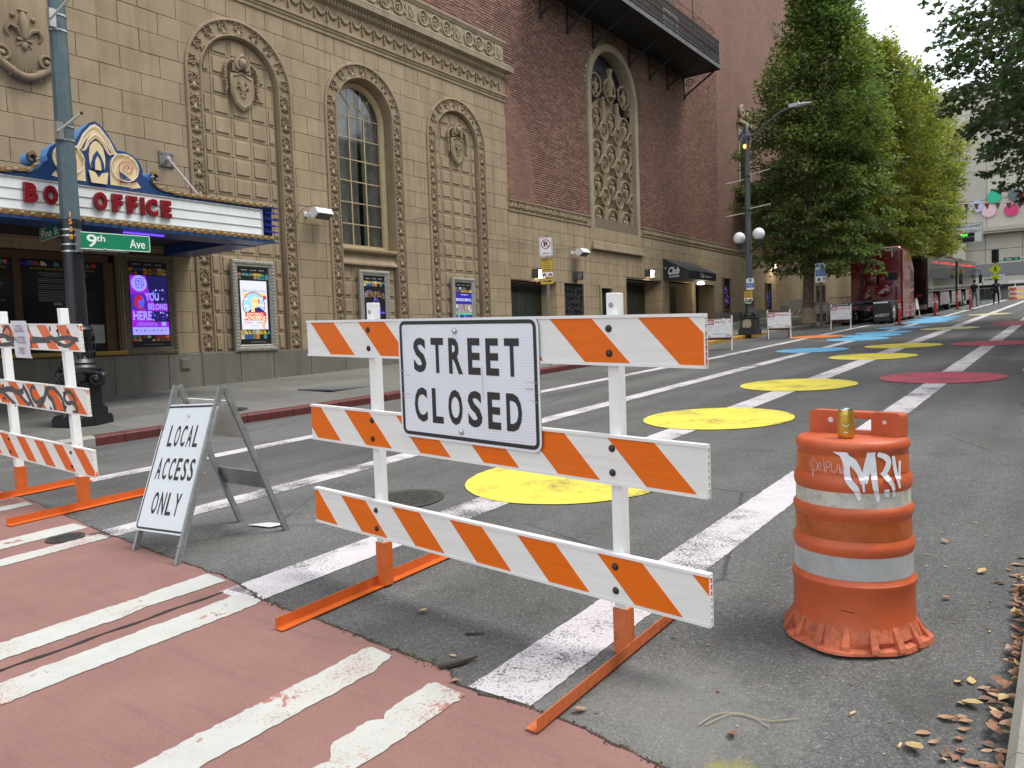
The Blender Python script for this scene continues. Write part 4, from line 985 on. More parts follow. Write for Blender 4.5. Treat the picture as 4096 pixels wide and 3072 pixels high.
# doors and openings at pavement level -------------------------------------
DOOR = mat('dark_green_door', (0.020, 0.026, 0.024), 0.5, var=0.2, vs=3)
def recess(y0, y1, top, d, door=(0, 1), nm='doorway'):
    zb_ = wz((y0 + y1) / 2) - .3; b = B(FA); b.box(y0 - .002, y0, zb_, top, -d, 0); b.box(y0, y1, top, top + .002, -d, 0); b.box(y0, y1, zb_, top, -d - .05, -d); b.box(y1 + .004, y1 + .1, zb_, top + .02, -d - .05, -.03)
    o = b.build(nm, STONE if nm != 'x' else DARK, T)
    # stone courses on the far reveal
    z = 1.3; i = 0
    while z < top:
        z1 = min(top, z + .4575)
        for n0, n1 in (((-d, -.45), (-.45, -.0)) if d > .6 and i % 2 else ((-d, 0),)):
            if z1 > zb_ and z1 - z > .03: bb = B(Fr((FX, y1, 0), (1, 0, 0), (0, 0, 1), (0, -1, 0))); bb.cbox(n0 + .004, n1 - .002, max(z, zb_) + .005, z1 - .005, -.03, .012, .006); bb.build('reveal_stone', STONE, o)
        z = z1; i += 1
    w0 = y0 + (y1 - y0) * door[0]; w1 = y0 + (y1 - y0) * door[1]; zs = wz((y0 + y1) / 2) - .1
    k = max(2, round((w1 - w0) / 1.0))
    for i in range(k):
        a = w0 + (w1 - w0) * i / k; c = w0 + (w1 - w0) * (i + 1) / k; bb = B(FA); bb.cbox(a + .01, c - .01, zs, top - .12, -d, -d + .06, .01); bb.cbox(a + .14, c - .14, zs + 1.3, top - .3, -d + .06, -d + .075, .012); bb.cbox(a + .14, c - .14, zs + .3, zs + 1.1, -d + .06, -d + .075, .012); bb.build('door_leaf', DOOR, o)
    bb = B(FA); bb.box(w0, w1, top - .12, top, -d, -d + .1); bb.box((w0 + w1) / 2 - .02, (w0 + w1) / 2 + .02, zs, top - .12, -d + .06, -d + .09); bb.build('door_frame', mat('door_frame', (0.06, 0.06, 0.055), .5), o)
    return o
recess(20.76, 23.84, 3.56, .74); recess(29.25, 32.68, 3.98, .94); recess(33.45, 36.11, 4.03, .95); recess(36.5, 39.0, 4.04, .95)
# iron grille panel and the small window
b = B(FA); zq = wz(25) + .1; b.box(24.37, 25.75, zq - .5, 3.62, -.14, -.08); gp_ = b.build('grille_panel', DARK, T)
for i in range(6):
    for j in range(9):
        u = 24.48 + i * .232; v = zq + .1 + j * .25
        if v > 3.5: continue
        b = B(FA); b.tube([(*p, -.06) for p in spiral(u, v, .11, .02, (i + j) * 1.57, 1.3 * (1 if (i + j) % 2 else -1), 9)], .016, 4); b.ball((u, v, -.055), .025, 5, 4); b.build('grille_scroll', BLACK, gp_)
b = B(FA); b.box(26.95, 27.06, 2.0, 3.62, -.1, .05); b.box(27.93, 28.04, 2.0, 3.62, -.1, .05); b.box(27.06, 27.93, 3.5, 3.62, -.1, .05); b.box(27.06, 27.93, 2.0, 2.1, -.1, .05); w_ = b.build('small_window', TRIM, T)
b = B(FA); b.box(27.06, 27.93, 2.1, 3.5, -.3, -.08); b.build('pane', GLASS, w_)
# ticket window under the canopy --------------------------------------------
BRONZE = mat('dark_bronze', (0.10, 0.055, 0.03), 0.45, 0.3, var=0.2, vs=5); BRASS = mat('brass_sill', (0.46, 0.31, 0.10), 0.3, 0.9, var=0.15, vs=4)
b = B(FA); b.box(2, 7.74, tick[3] - .02, tick[3], -.5, 0); b.box(2.0, 7.74, tick[2] - .1, tick[3], -.55, -.5); b.box(7.72, 7.74, tick[2], tick[3], -.5, 0); tw = b.build('ticket_window', DARK, T)
b = B(FA); b.box(2, 7.62, 3.30, 3.46, -.12, -.02); 
for y in (4.72, 5.98, 7.62): b.box(y - .06 if y < 7 else y - .09, y + .06 if y < 7 else y + .1, 1.56, 3.30, -.12, -.03)
b.build('window_frame', BRONZE, tw)
b = B(FA); b.box(2, 7.85, 1.47, 1.555, -.2, .10); b.build('counter_sill', BRASS, tw, bevel=.01)
for y0, y1 in ((3.2, 4.66), (4.78, 5.92), (6.04, 7.53)):
    b = B(FA); b.box(y0, y1, 1.56, 3.30, -.10, -.09); b.build('pane', GLASS, tw)
BSH = mat('print_ochre', (0.42, 0.30, 0.05), .6); WHT = mat('print_white', (0.6, 0.6, 0.6), .6); GRY = mat('print_grey', (0.26, 0.26, 0.26), .6)
PCOL = [mat('print_' + n, c, .6) for n, c in (('mustard', (.55, .37, .03)), ('teal', (.05, .27, .28)), ('red', (.42, .03, .04)), ('cream', (.6, .52, .35)), ('blue', (.03, .08, .33)), ('olive', (.14, .17, .08)), ('orange', (.6, .2, .03)))]
PBLK = mat('print_black', (0.008, 0.008, 0.009), .45)
def pattern(b, y0, y1, z0, z1, n, nx, ny, m0, seed, mult=7, fr=None):
    """band of coloured quarter rounds, discs and triangles"""
    q = random.Random(seed); cx, cy = (y1 - y0) / nx, (z1 - z0) / ny
    for i in range(nx):
        for j in range(ny):
            if q.random() < .12: continue
            u, v = y0 + i * cx, z0 + j * cy; m = m0 + q.randrange(mult); t = q.random(); e = .003
            if t < .3: b.poly([(u + e, v + e), (u + cx - e, v + e), (u + cx - e, v + cy - e), (u + e, v + cy - e)], n, m, fr)
            elif t < .55: b.poly([(u + e, v + e)] + [(u + e + (cx - 2 * e) * math.cos(a * math.pi / 12), v + e + (cy - 2 * e) * math.sin(a * math.pi / 12)) for a in range(7)], n, m, fr)
            elif t < .8: b.disc(u + cx / 2, v + cy / 2, cx / 2 - e, n, 14, m, fr, cy / 2 - e)
            else: b.poly([(u + e, v + e), (u + cx - e, v + e), (u + cx / 2, v + cy - e)], n, m, fr)
            if t > .62 and t < .8: b.disc(u + cx / 2, v + cy / 2, cx / 4, n + .0008, 12, m0 + q.randrange(mult), fr, cy / 4)
NOTM = [BSH, WHT, GRY] + PCOL + [mat('notice_paper', (.36, .42, .36), .7)]
for y0, y1, head in ((4.85, 5.86, 'TAQUILLA DE SEATTLE THEATRE GROUP (STG)'), (6.18, 7.42, 'SEATTLE THEATRE GROUP (STG) BOX OFFICE')):
    b = B(FA); pattern(b, y0, y1, 3.18, 3.27, -.085, 11, 1, 3, int(y0 * 10)); yc = (y0 + y1) / 2; b.text(head, yc, 3.12, .048, (y1 - y0) * .93, -.086, 0, .01)
    q = random.Random(int(y0)); z = 3.05; i = 0
    while z > 2.52:
        if i in (3, 6, 9): z -= .02
        w = (y1 - y0) * q.uniform(.4, .8); x_ = yc - w / 2 if i < 3 else y0 + .16
        b.poly([(x_, z), (x_ + w, z), (x_ + w, z + .009), (x_, z + .009)], -.086, 2); z -= .031; i += 1
    b.poly([(yc - .2, 2.45), (yc - .05, 2.45), (yc - .05, 2.5), (yc - .2, 2.5)], -.086, 2); b.build('notice', NOTM, tw)
b = B(FA); b.poly([(7.24, 1.72), (7.5, 1.72), (7.5, 2.08), (7.24, 2.08)], -.084, 10)
for i in range(5): b.poly([(7.28, 1.95 - i * .045), (7.46, 1.95 - i * .045), (7.46, 1.965 - i * .045), (7.28, 1.965 - i * .045)], -.083, 2)
b.build('notice', NOTM, tw)
for y in (5.35, 7.05):
    b = B(FA); 
    for r in (.13, .10, .06): b.tube([(y + r * math.cos(2 * math.pi * i / 24), 2.1 + r * math.sin(2 * math.pi * i / 24), -.08) for i in range(24)], .008, 5, closed=True)
    b.disc(y, 2.1, .085, -.082, 24); b.build('speak_hole', mat('chrome', (.5, .5, .5), .2, .9), tw)
b = B(FA); b.cbox(8.98, 9.2, 1.1, 1.36, .04, .07, .012); b.cbox(9.01, 9.17, 1.13, 1.33, .06, .085, .01); b.build('wall_box', GRAN, T)
# unseen block across the street, added to darken reflections and cut sky light
OPP = thing('opposite_building', (16, 30, 0), 'plain block added across the street from the theatre, outside the picture', 'building'); b = B(); b.box(12.5, 30, -12, 62, 0, 17); b.build('wall', mat('opposite_wall', (.20, .18, .16), .9, var=.2, vs=1), OPP)
for i in range(14):
    for j in range(4): b = B(); b.box(12.42, 12.5, -10 + i * 5.1, -7 + i * 5.1, 2.2 + j * 3.8, 4.7 + j * 3.8); b.build('window', GLASS, OPP)
# ================================================================ canopy sign over the box office
BLUE = mat('canopy_blue', (0.012, 0.050, 0.165), 0.4, var=0.2, vs=4, dirt=.25); LBLUE = mat('canopy_light_blue', (0.10, 0.28, 0.55), 0.45, var=0.15, vs=4)
GOLD = mat('canopy_gold', (0.22, 0.125, 0.03), 0.5, 0.1, var=0.25, vs=7, dirt=.4); WPAN = mat('letter_board_white', (0.74, 0.77, 0.77), 0.4, var=0.08, vs=2, dirt=.12)
CREAMP = mat('crest_cream', (0.72, 0.57, 0.33), 0.45, var=0.08); LRED = mat('letter_red', (0.20, 0.006, 0.012), 0.3, var=0.1)
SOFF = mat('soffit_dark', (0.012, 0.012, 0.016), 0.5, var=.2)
XM = -12.57; FM = Fr((XM, 0, 0), (0, 1, 0), (0, 0, 1), (1, 0, 0))
mq = thing('canopy', (XM, 6.1, 3.52), 'blue and gold theatre canopy with white letter board reading BOX OFFICE', 'canopy')
b = B(FM); b.box(0.5, 9.36, 3.56, 4.22, -.5, -.03); b.box(.5, 9.36, 4.0, 4.2, -2.93, -.5); b.build('canopy_body', BLUE, mq)
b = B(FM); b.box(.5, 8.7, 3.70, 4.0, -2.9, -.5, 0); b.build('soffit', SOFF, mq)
b = B(FM); b.box(.5, 9.37, 3.52, 3.57, -.62, .03); b.box(8.78, 9.38, 3.52, 3.99, -2.92, -.5); b.build('fascia', BLUE, mq)
b = B(FM); b.box(.5, 9.12, 3.655, 4.13, -.03, 0.0)
b.build('letter_board', WPAN, mq)
b = B(FM)
for z in (3.80, 3.96): b.box(.5, 9.12, z - .006, z + .006, 0, .012)
b.box(.5, 9.13, 4.12, 4.135, 0, .02); b.box(.5, 9.13, 3.65, 3.664, 0, .02); b.box(9.115, 9.13, 3.66, 4.13, 0, .02); b.build('letter_track', mat('track_grey', (0.45, 0.46, 0.46), .5, dirt=.5), mq)
for nm, z0, z1 in (('bulb_band', 3.565, 3.652), ('bulb_band', 4.175, 4.25)):
    b = B(FM); b.box(.5 if z0 < 4 else 7.35, 9.37, z0, z1, -.03, .035)
    o = b.build(nm, GOLD, mq, bevel=.006)
    if z0 > 4: b = B(FM); b.box(.5, 4.86, z0, z1, -.03, .035); b.build(nm, GOLD, mq, bevel=.006)
BULB = mat('bulb_glass', (0.42, 0.36, 0.25), 0.15, var=.1)
b = B(FM); b.ball((0, 0, .03), (.019, .019, .03), 8, 6); b.cyl(0, 0, .025, -.01, .012, 10); o = b.build('bulb', [BULB], org=(XM, 0, 0))
for p in o.data.polygons: p.use_smooth = True
bm_ = o.data; bpy.data.objects.remove(o)
y = 9.30
while y > 4.4:
    piece('bulb', bm_, (XM + .035, y, 3.608), mq)
    if y > 7.4 or y < 4.85: piece('bulb', bm_, (XM + .035, y, 4.212), mq)
    y -= .145
# red letters
def letter(ch, y, w, z=3.915, h=.29):
    b = B(FM); b.text(ch, y, z, h, w, .02, 0, .045, .11); return b.build('letter', LRED, mq, smooth=40)
for ch, y, w in (('B', 5.085, .185), ('O', 5.36, .20), ('X', 5.62, .19), ('O', 6.095, .21), ('F', 6.365, .165), ('F', 6.605, .17), ('I', 6.78, .06), ('C', 6.94, .19), ('E', 7.19, .175)): letter(ch, y, w)
# crest
C0, Z0 = 6.09, 4.18
def mir(p): return [(2 * C0 - y, z) for y, z in p]
half = [(C0, 5.17), (C0 + .09, 5.12), (C0 + .2, 5.0), (C0 + .29, 4.85), (C0 + .33, 4.77), (C0 + .45, 4.77), (C0 + .58, 4.735), (C0 + .69, 4.64), (C0 + .74, 4.52), (C0 + .73, 4.44), (C0 + .80, 4.40), (C0 + .86, 4.30), (C0 + .98, 4.23), (C0 + 1.3, 4.18), (C0 + 1.32, 4.14)]
outline = half + mir(half)[::-1][0:-1]
b = B(FM); b.prism(outline, -.26, .02, 0, ms=1); cr = b.build('crest', [BLUE, LBLUE], mq)
def sh(name, pts, n, m): b = B(FM); b.prism(pts, n - .015, n, 0, back=False); return b.build(name, m, cr)
for s_, (ra, rbb) in enumerate(((1.0, .80), (.67, .52))):
    o_ = [(C0, 4.72 + .40 * ra), (C0 + .07 * ra, 4.72 + .365 * ra), (C0 + .2 * ra, 4.72 + .21 * ra), (C0 + .29 * ra, 4.72 + .02 * ra - .03 * s_), (C0 + .36 * ra, 4.70 - .01 * s_)]
    i_ = [(C0 + .30 * ra, 4.66), (C0 + .235 * ra, 4.70), (C0 + .15 * ra, 4.72 + .17 * rbb), (C0 + .05 * ra, 4.72 + .30 * rbb), (C0, 4.72 + .34 * rbb)]
    pr_ = o_ + i_
    sh('crest_arch', pr_ + [q for q in mir(pr_)[::-1][1:-1]], .03 + .004 * s_, CREAMP)
    b = B(FM); L = [(y, z - .03, .05) for y, z in o_[:4]]; b.tube([(2 * C0 - y, z, n) for y, z, n in L[::-1]] + L[1:], .007, 5); b.build('neon_tube', mat('neon_white', (.75, .72, .68), .3), cr)
tl = [(C0 + .0, 4.86), (C0 + .05, 4.83), (C0 + .1, 4.76), (C0 + .125, 4.62), (C0 + .12, 4.5), (C0 + .1, 4.42)]
sh('crest_leaf', tl + mir(tl)[::-1][:-1], .034, CREAMP)
t2 = [(C0, 4.71), (C0 + .06, 4.62), (C0 + .1, 4.5), (C0 + .095, 4.42)]; sh('crest_leaf', t2 + mir(t2)[::-1][:-1], .042, BLUE)
t3 = [(C0, 4.62), (C0 + .04, 4.54), (C0 + .05, 4.40)]; sh('crest_leaf', t3 + mir(t3)[::-1][:-1], .05, CREAMP)
t4 = [(C0 - .15, 4.38), (C0 - .12, 4.19), (C0 + .12, 4.19), (C0 + .15, 4.38), (C0 + .06, 4.36), (C0, 4.28), (C0 - .06, 4.36)]; sh('crest_leaf', t4, .055, CREAMP)
for q in (-1, 1):
    cx, cz = C0 + q * .43, 4.50
    sc_ = [(cx + .235 * math.cos(2 * math.pi * i / 30), cz + .225 * math.sin(2 * math.pi * i / 30)) for i in range(30)]; sh('crest_scroll', sc_, .03, CREAMP)
    tail = [(cx - q * .235, cz), (cx - q * .24, 4.2), (cx + q * .13, 4.2), (cx + q * .05, 4.17), (cx + q * .26, 4.22), (cx + q * .2, 4.30), (cx - q * .06, 4.26), (cx - q * .08, 4.42)]
    sh('crest_scroll', tail if q > 0 else tail[::-1], .026, CREAMP)
    sh('crest_scroll', [(cx - q * .09, 4.44), (cx - q * .085, 4.28), (cx + q * .13, 4.30)][::int(q)], .036, BLUE)
    b = B(FM); b.tube([(*p, .05) for p in [(cx + (.2 + .018 * math.sin(9 * 2 * math.pi * i / 60)) * math.cos(2 * math.pi * i / 60 * .8), cz + (.19 + .018 * math.sin(9 * 2 * math.pi * i / 60)) * math.sin(2 * math.pi * i / 60 * .8)) for i in range(61)]], .005, 4); b.build('neon_tube', mat('neon_yellow', (.45, .35, .04), .3), cr)
    b = B(FM); b.tube([(*p, .05) for p in [(cx - q * .09, 4.25)] + spiral(cx + q * .03, cz + .0, .13, .02, math.pi if q > 0 else 0, -q * 1.6, 24)], .006, 4); b.tube([(cx - q * .09, 4.25, .05), (cx + q * .04, 4.31, .05), (cx + q * .1, 4.26, .05), (cx + q * .19, 4.33, .05)], .006, 4); b.build('neon_tube', mat('neon_red', (.42, .02, .04), .3), cr)
    b = B(FM); b.tube([(*p, .052) for p in spiral(cx, cz, .225, .215, 0, 1, 26)], .007, 4); b.build('neon_tube', mat('neon_white', (.75, .72, .68), .3), cr)
    # gold curled end of the upper bulb band
    P = spline([(C0 + q * 1.32, 4.215), (C0 + q * 1.1, 4.225), (C0 + q * .97, 4.27), (C0 + q * .90, 4.36), (C0 + q * .885, 4.44), (C0 + q * .93, 4.50), (C0 + q * .985, 4.47), (C0 + q * .985, 4.41), (C0 + q * .945, 4.39)], 5)
    b = B(FM); vs = []
    for i, (y, z) in enumerate(P): t = .04 - .02 * max(0, i - 28) / 12; vs += [(y, z + t, .04), (y, z - t * .3, .045), (y, z - t * .3, -.18), (y, z + t, -.18)]
    k = len(P); b.add(vs, [(4 * i + j, 4 * i + (j + 1) % 4, 4 * i + 4 + (j + 1) % 4, 4 * i + 4 + j) for i in range(k - 1) for j in range(4)]); b.build('curled_band', [GOLD], cr)
    b = B(FM); b.prism([(C0 + q * (.94 + .085 * math.cos(2 * math.pi * i / 20)), 4.44 + .085 * math.sin(2 * math.pi * i / 20)) for i in range(20)], -.22, .0, 0, ms=1); b.build('curl_drum', [BLUE, LBLUE], cr)
    for i in range(3, len(P) - 20, 5): piece('bulb', bm_, (XM + .045, P[i][0], P[i][1] + .012), cr)
b = B(FM); b.prism([(C0 + 1.25, 4.18), (9.36, 4.18), (9.36, 4.13), (C0 + 1.25, 4.13)], -.03, .01); b.build('blue_band', BLUE, mq); b = B(FM); b.prism([(.5, 4.18), (C0 - 1.25, 4.18), (C0 - 1.25, 4.13), (.5, 4.13)], -.03, .01); b.build('blue_band', BLUE, mq)
for z in (4.09, 3.97, 3.85, 3.73, 4.19, 3.53):
    b = B(FM); b.prism([(9.18, z + .012), (9.34, z + .016), (9.52, z), (9.34, z - .016), (9.18, z - .012)], -.02, .03 if z not in (4.19, 3.53) else .06); b.build('spike', mat('spike_violet', (0.02, 0.02, 0.3), .3) if z not in (4.19, 3.53) else BLUE, mq)
b = B(); b.tube([(FX + .1, 8.95, 5.54), (XM - .6, 8.3, 4.27)], .022, 8); b.ball((FX + .12, 8.94, 5.53), .06, 8, 6); b.build('tie_rod', mat('rod_grey', (.36, .33, .33), .5, dirt=.3), mq)
b = B(FA); b.cbox(8.79, 9.11, 5.38, 5.70, 0, .04, .01)
for q in (-1, 1):
    for s_ in (-1, 1): b.ball((8.95 + q * .11, 5.54 + s_ * .11, .045), .022, 6, 4)
b.build('rod_plate', mat('plate_grey', (.17, .165, .15), .6, .3, dirt=.4), mq)
b = B(FM); b.prism([(7.85, 4.24), (7.95, 4.34), (8.2, 4.34), (8.3, 4.24)], -1.6, -.7); b.build('rooftop_box', LBLUE, mq)
VIO = emis('violet_strip_light', (0.12, 0.05, 1.0), 1.6)
b = B(FM); b.box(6.6, 7.3, 3.50, 3.515, -.3, -.27); b.build('strip_light', VIO, mq)

# ================================================================ poster cases
SILV = mat('silver_gilt_frame', (0.37, 0.35, 0.31), 0.45, 0.45, var=0.25, vs=14, bump=.6, bs=70); BRZF = mat('old_bronze_frame', (0.16, 0.125, 0.085), 0.5, 0.4, var=0.3, vs=14, bump=.6, bs=70)
def poster_case(yc, w, z0, z1, label, frame, art, n0=.0, bw_=.13):
    o = thing('poster_case', (FX, yc, z0), label, 'poster case', 'poster cases along the theatre wall')
    b = B(FA); P = []
    for ins, n in ((0, n0 - .04), (0, n0 + .04), (.02, n0 + .065), (bw_ * .7, n0 + .06), (bw_ * .8, n0 + .04), (bw_, n0 + .045), (bw_ + .03, n0 + .0)):
        P.append([(yc - w / 2 + ins, z0 + ins, n), (yc + w / 2 - ins, z0 + ins, n), (yc + w / 2 - ins, z1 - ins, n), (yc - w / 2 + ins, z1 - ins, n)])
    b.add([p for q in P for p in q], [(4 * i + j, 4 * i + (j + 1) % 4, 4 * i + 4 + (j + 1) % 4, 4 * i + 4 + j) for i in range(6) for j in range(4)])
    step = .075; k = int(w / step)
    for i in range(k):
        u = yc - w / 2 + .07 + (w - .14) * i / max(1, k - 1)
        for z in (z0 + .055, z1 - .055): b.ball((u, z, n0 + .065), (.026, .03, .014), 6, 4)
    k = int((z1 - z0) / step)
    for i in range(1, k - 1):
        v = z0 + .07 + (z1 - z0 - .14) * i / (k - 1)
        for y in (yc - w / 2 + .055, yc + w / 2 - .055): b.ball((y, v, n0 + .065), (.03, .026, .014), 6, 4)
    b.build('frame', frame, o)
    i = bw_ + .025; art(o, yc - w / 2 + i, yc + w / 2 - i, z0 + i, z1 - i, n0 + .005)
    return o
def standard_bands(o, y0, y1, z0, z1, n, seed, zt, zb, dim=False):
    H = z1 - z0
    b = B(FA); b.poly([(y0, z0), (y1, z0), (y1, z1), (y0, z1)], n, 0)
    pattern(b, y0, y1, zt, z1 - .075 * H, n + .002, 8, 2, 3, seed); 
    if zb: pattern(b, y0 + .01, y1 - .01, z0 + .07 * H, zb, n + .002, 8, 2, 3, seed + 3)
    yc = (y0 + y1) / 2; w = y1 - y0
    for t, u, ww in (('PARAMOUNT', -.28, .2), ('THE MOORE', 0, .2), ('NEPTUNE', .28, .17)): b.text(t, yc + u * w, z1 - .038 * H, .03, ww * w, n + .002, 1, .005)
    if zb: b.text('WWW.STGPRESENTS.ORG', yc + .06 * w, z0 + .033 * H, .03, .5 * w, n + .002, 2, .003)
    b.build('poster', [PBLK, WHT, GRY] + PCOL, o)
E_PUR = emis('screen_magenta', (0.24, 0.012, 0.52), 1.0); E_DEEP = emis('screen_indigo', (0.05, 0.02, 0.42), 0.9); E_LAV = emis('screen_lavender', (0.30, 0.28, 0.95), 1.0); E_DK = emis('screen_dark', (0.012, 0.01, 0.09), 0.8); E_RED = emis('screen_red', (0.42, 0.015, 0.07), 0.9); E_CY = emis('screen_blue', (0.05, 0.10, 0.85), 1.0); E_INK = emis('screen_ink', (0.04, 0.03, 0.35), 0.8)
def art_belong(o, y0, y1, z0, z1, n):
    H = z1 - z0; standard_bands(o, y0, y1, z0, z1, n, 21, z1 - .155 * H, z0 + .14 * H)
    a0, a1, b0, b1 = y0 + .02, y1 - .02, z0 + .145 * H, z1 - .165 * H; w, h = a1 - a0, b1 - b0; b = B(FA); n += .006
    P = lambda u, v: (a0 + u * w, b0 + v * h)
    b.poly([P(0, 0), P(1, 0), P(1, 1), P(0, 1)], n, 0)
    b.poly([P(.42, 1), P(.5, .72), P(.62, .55), P(.62, .53), P(1, .53), P(1, 1)], n + .001, 3); b.poly([P(0, .42), P(.45, .42), P(.45, .62), P(.3, .7), P(0, .68)], n + .001, 1); b.poly([P(.52, .22), P(1, .22), P(1, .4), P(.52, .4)], n + .001, 3)
    q = random.Random(4)
    for i in range(60):
        u, v = (q.uniform(.58, .98), q.uniform(.56, .9)) if i < 34 else (q.uniform(.56, .98), q.uniform(.24, .39)); r = q.uniform(.01, .03); b.disc(*P(u, v), r * w, n + .002 + i * 1e-5, 7, q.choice([2, 3, 1, 5]))
    b.poly([P(.06, .5), P(.18, .44), P(.34, .42), P(.36, .6), P(.26, .68), P(.12, .66)], n + .002, 4); b.poly([P(.2, .46), P(.3, .46), P(.36, .58), P(.3, .66), P(.24, .62), P(.2, .55)], n + .003, 5); b.disc(*P(.27, .61), .05 * w, n + .0035, 12, 4)
    k = 44; b.poly([(a0 + .24 * w + (.205 + .012 * (i % 2)) * w * math.cos(2 * math.pi * i / k), b0 + .865 * h + (.205 + .012 * (i % 2)) * w * math.sin(2 * math.pi * i / k)) for i in range(k)], n + .003, 2)
    b.text('STG', a0 + .25 * w, b0 + .87 * h, .09 * h, .24 * w, n + .004, 6, .01); b.poly([P(.13, .935), P(.37, .935), P(.37, .945), P(.13, .945)], n + .004, 6); b.poly([P(.14, .80), P(.36, .80), P(.36, .808), P(.14, .808)], n + .004, 6); b.text('PRESENTS', a0 + .25 * w, b0 + .785 * h, .015 * h, .18 * w, n + .004, 6, .01)
    b.text('YOU', a0 + .57 * w, b0 + .645 * h, .135 * h, .38 * w, n + .005, 2, .03); b.text('BELONG', a0 + .71 * w, b0 + .48 * h, .105 * h, .52 * w, n + .005, 2, .02); b.text('HERE', a0 + .29 * w, b0 + .325 * h, .15 * h, .50 * w, n + .005, 2, .03)
    b.text('TICKETS FOR ALL SHOWS', a0 + .4 * w, b0 + .198 * h, .02 * h, .5 * w, n + .004, 2, .01); b.text('IN THE SERIES ON SALE NOW!', a0 + .4 * w, b0 + .168 * h, .02 * h, .58 * w, n + .004, 2, .01); b.poly([P(.8, .155), P(.92, .155), P(.92, .22), P(.8, .22)], n + .004, 2)
    b.poly([P(0.005, .0), P(.995, .0), P(.995, .13), P(.005, .13)], n + .003, 2)
    for i in range(8): b.disc(a0 + (.1 + i * .115) * w, b0 + .075 * h, .022 * w, n + .004, 8, 6, None, .012 * w if i % 2 else None)
    b.build('screen', [E_PUR, E_DEEP, E_LAV, E_DK, E_RED, E_CY, E_INK], o)
poster_case(8.405, 1.13, 1.455, 3.53, 'dark bronze poster case with a glowing violet screen reading YOU BELONG HERE', BRZF, art_belong)
S_W = emis('screen_white', (0.60, 0.62, 0.72), 0.85); S_SKY = emis('screen_sky', (0.25, 0.55, 0.78), .9); S_RED = emis('screen_crimson', (0.5, 0.03, 0.05), .8); S_YEL = emis('screen_yellow', (0.8, 0.5, 0.06), .9); S_SKN = emis('screen_skin', (0.75, 0.55, 0.25), .9); S_NVY = emis('screen_navy', (0.03, 0.02, 0.16), .8); S_CRM = emis('screen_cream', (0.85, 0.75, 0.5), .9); S_GRY = emis('screen_grey', (0.35, 0.36, 0.42), .8)
def art_wonder(o, y0, y1, z0, z1, n):
    H = z1 - z0; standard_bands(o, y0, y1, z0, z1, n, 5, z1 - .155 * H, z0 + .19 * H)
    a0, a1, b0, b1 = y0 + .05, y1 - .07, z0 + .195 * H, z1 - .175 * H; w, h = a1 - a0, b1 - b0; b = B(FA); n += .006; P = lambda u, v: (a0 + u * w, b0 + v * h)
    b.poly([P(0, 0), P(1, 0), P(1, 1), P(0, 1)], n, 0); b.poly([P(.05, .74), P(.95, .74), P(.8, .62), P(.5, .6), P(.2, .6)], n + .001, 3)
    b.disc(a0 + .48 * w, b0 + .5 * h, .43 * w, n + .002, 36, 2); b.disc(a0 + .48 * w, b0 + .5 * h, .40 * w, n + .003, 36, 1)
    for u, v in ((.2, .62), (.75, .64), (.2, .48), (.8, .5), (.3, .42)): b.disc(a0 + u * w, b0 + v * h, .1 * w, n + .004, 14, 0, None, .025 * h)
    b.disc(a0 + .9 * w, b0 + .66 * h, .07 * w, n + .004, 16, 2)
    b.poly([P(.25, .36), P(.42, .46), P(.68, .46), P(.9, .36)], n + .005, 5); b.disc(a0 + .53 * w, b0 + .56 * h, .16 * w, n + .006, 20, 4, None, .115 * h); b.poly([P(.36, .36), P(.5, .36), P(.5, .45), P(.42, .47), P(.37, .43)], n + .007, 4)
    b.poly([P(.44, .5), P(.56, .5), P(.54, .525), P(.46, .525)], n + .007, 6); b.poly([P(.42, .585), P(.5, .58), P(.5, .59), P(.42, .595)], n + .007, 5); b.poly([P(.54, .58), P(.62, .585), P(.62, .595), P(.54, .59)], n + .007, 5); b.poly([P(.64, .54), P(.69, .54), P(.7, .62), P(.66, .64)], n + .007, 2)
    b.text('JIM GAFFIGAN', a0 + .5 * w, b0 + .785 * h, .065 * h, .88 * w, n + .005, 7, .02)
    b.poly([P(.08, .19), P(.95, .19), P(.92, .36), P(.16, .36)], n + .008, 2); b.text('EVERYTHING IS', a0 + .5 * w, b0 + .315 * h, .055 * h, .62 * w, n + .009, 6, .02); b.text('WONDERFUL!', a0 + .5 * w, b0 + .24 * h, .085 * h, .86 * w, n + .009, 6, .03)
    b.poly([P(.1, .13), P(.4, .13), P(.4, .15), P(.1, .15)], n + .002, 8); b.poly([P(.58, .13), P(.88, .13), P(.88, .15), P(.58, .15)], n + .002, 8); b.text('FRIDAY, OCTOBER 3 & SATURDAY, OCT 4', a0 + .45 * w, b0 + .098 * h, .014 * h, .8 * w, n + .002, 7, .01); b.text('THE PARAMOUNT', a0 + .47 * w, b0 + .072 * h, .014 * h, .32 * w, n + .002, 7, .01)
    for i, m in enumerate((3, 8, 7)): b.ribbon([P(.8 + i * .05, .0), P(.74 + i * .05, .08), P(.82 + i * .05, .16), P(.95, .26 + i * .03)], .022, n + .003, m)
    b.build('screen', [S_W, S_SKY, S_RED, S_YEL, S_SKN, S_NVY, S_CRM, S_GRY, emis('screen_salmon', (.7, .25, .16), .8)], o)
poster_case(10.91, 1.14, 1.455, 3.55, 'silver framed poster case with a white screen reading EVERYTHING IS WONDERFUL', SILV, art_wonder, .02)
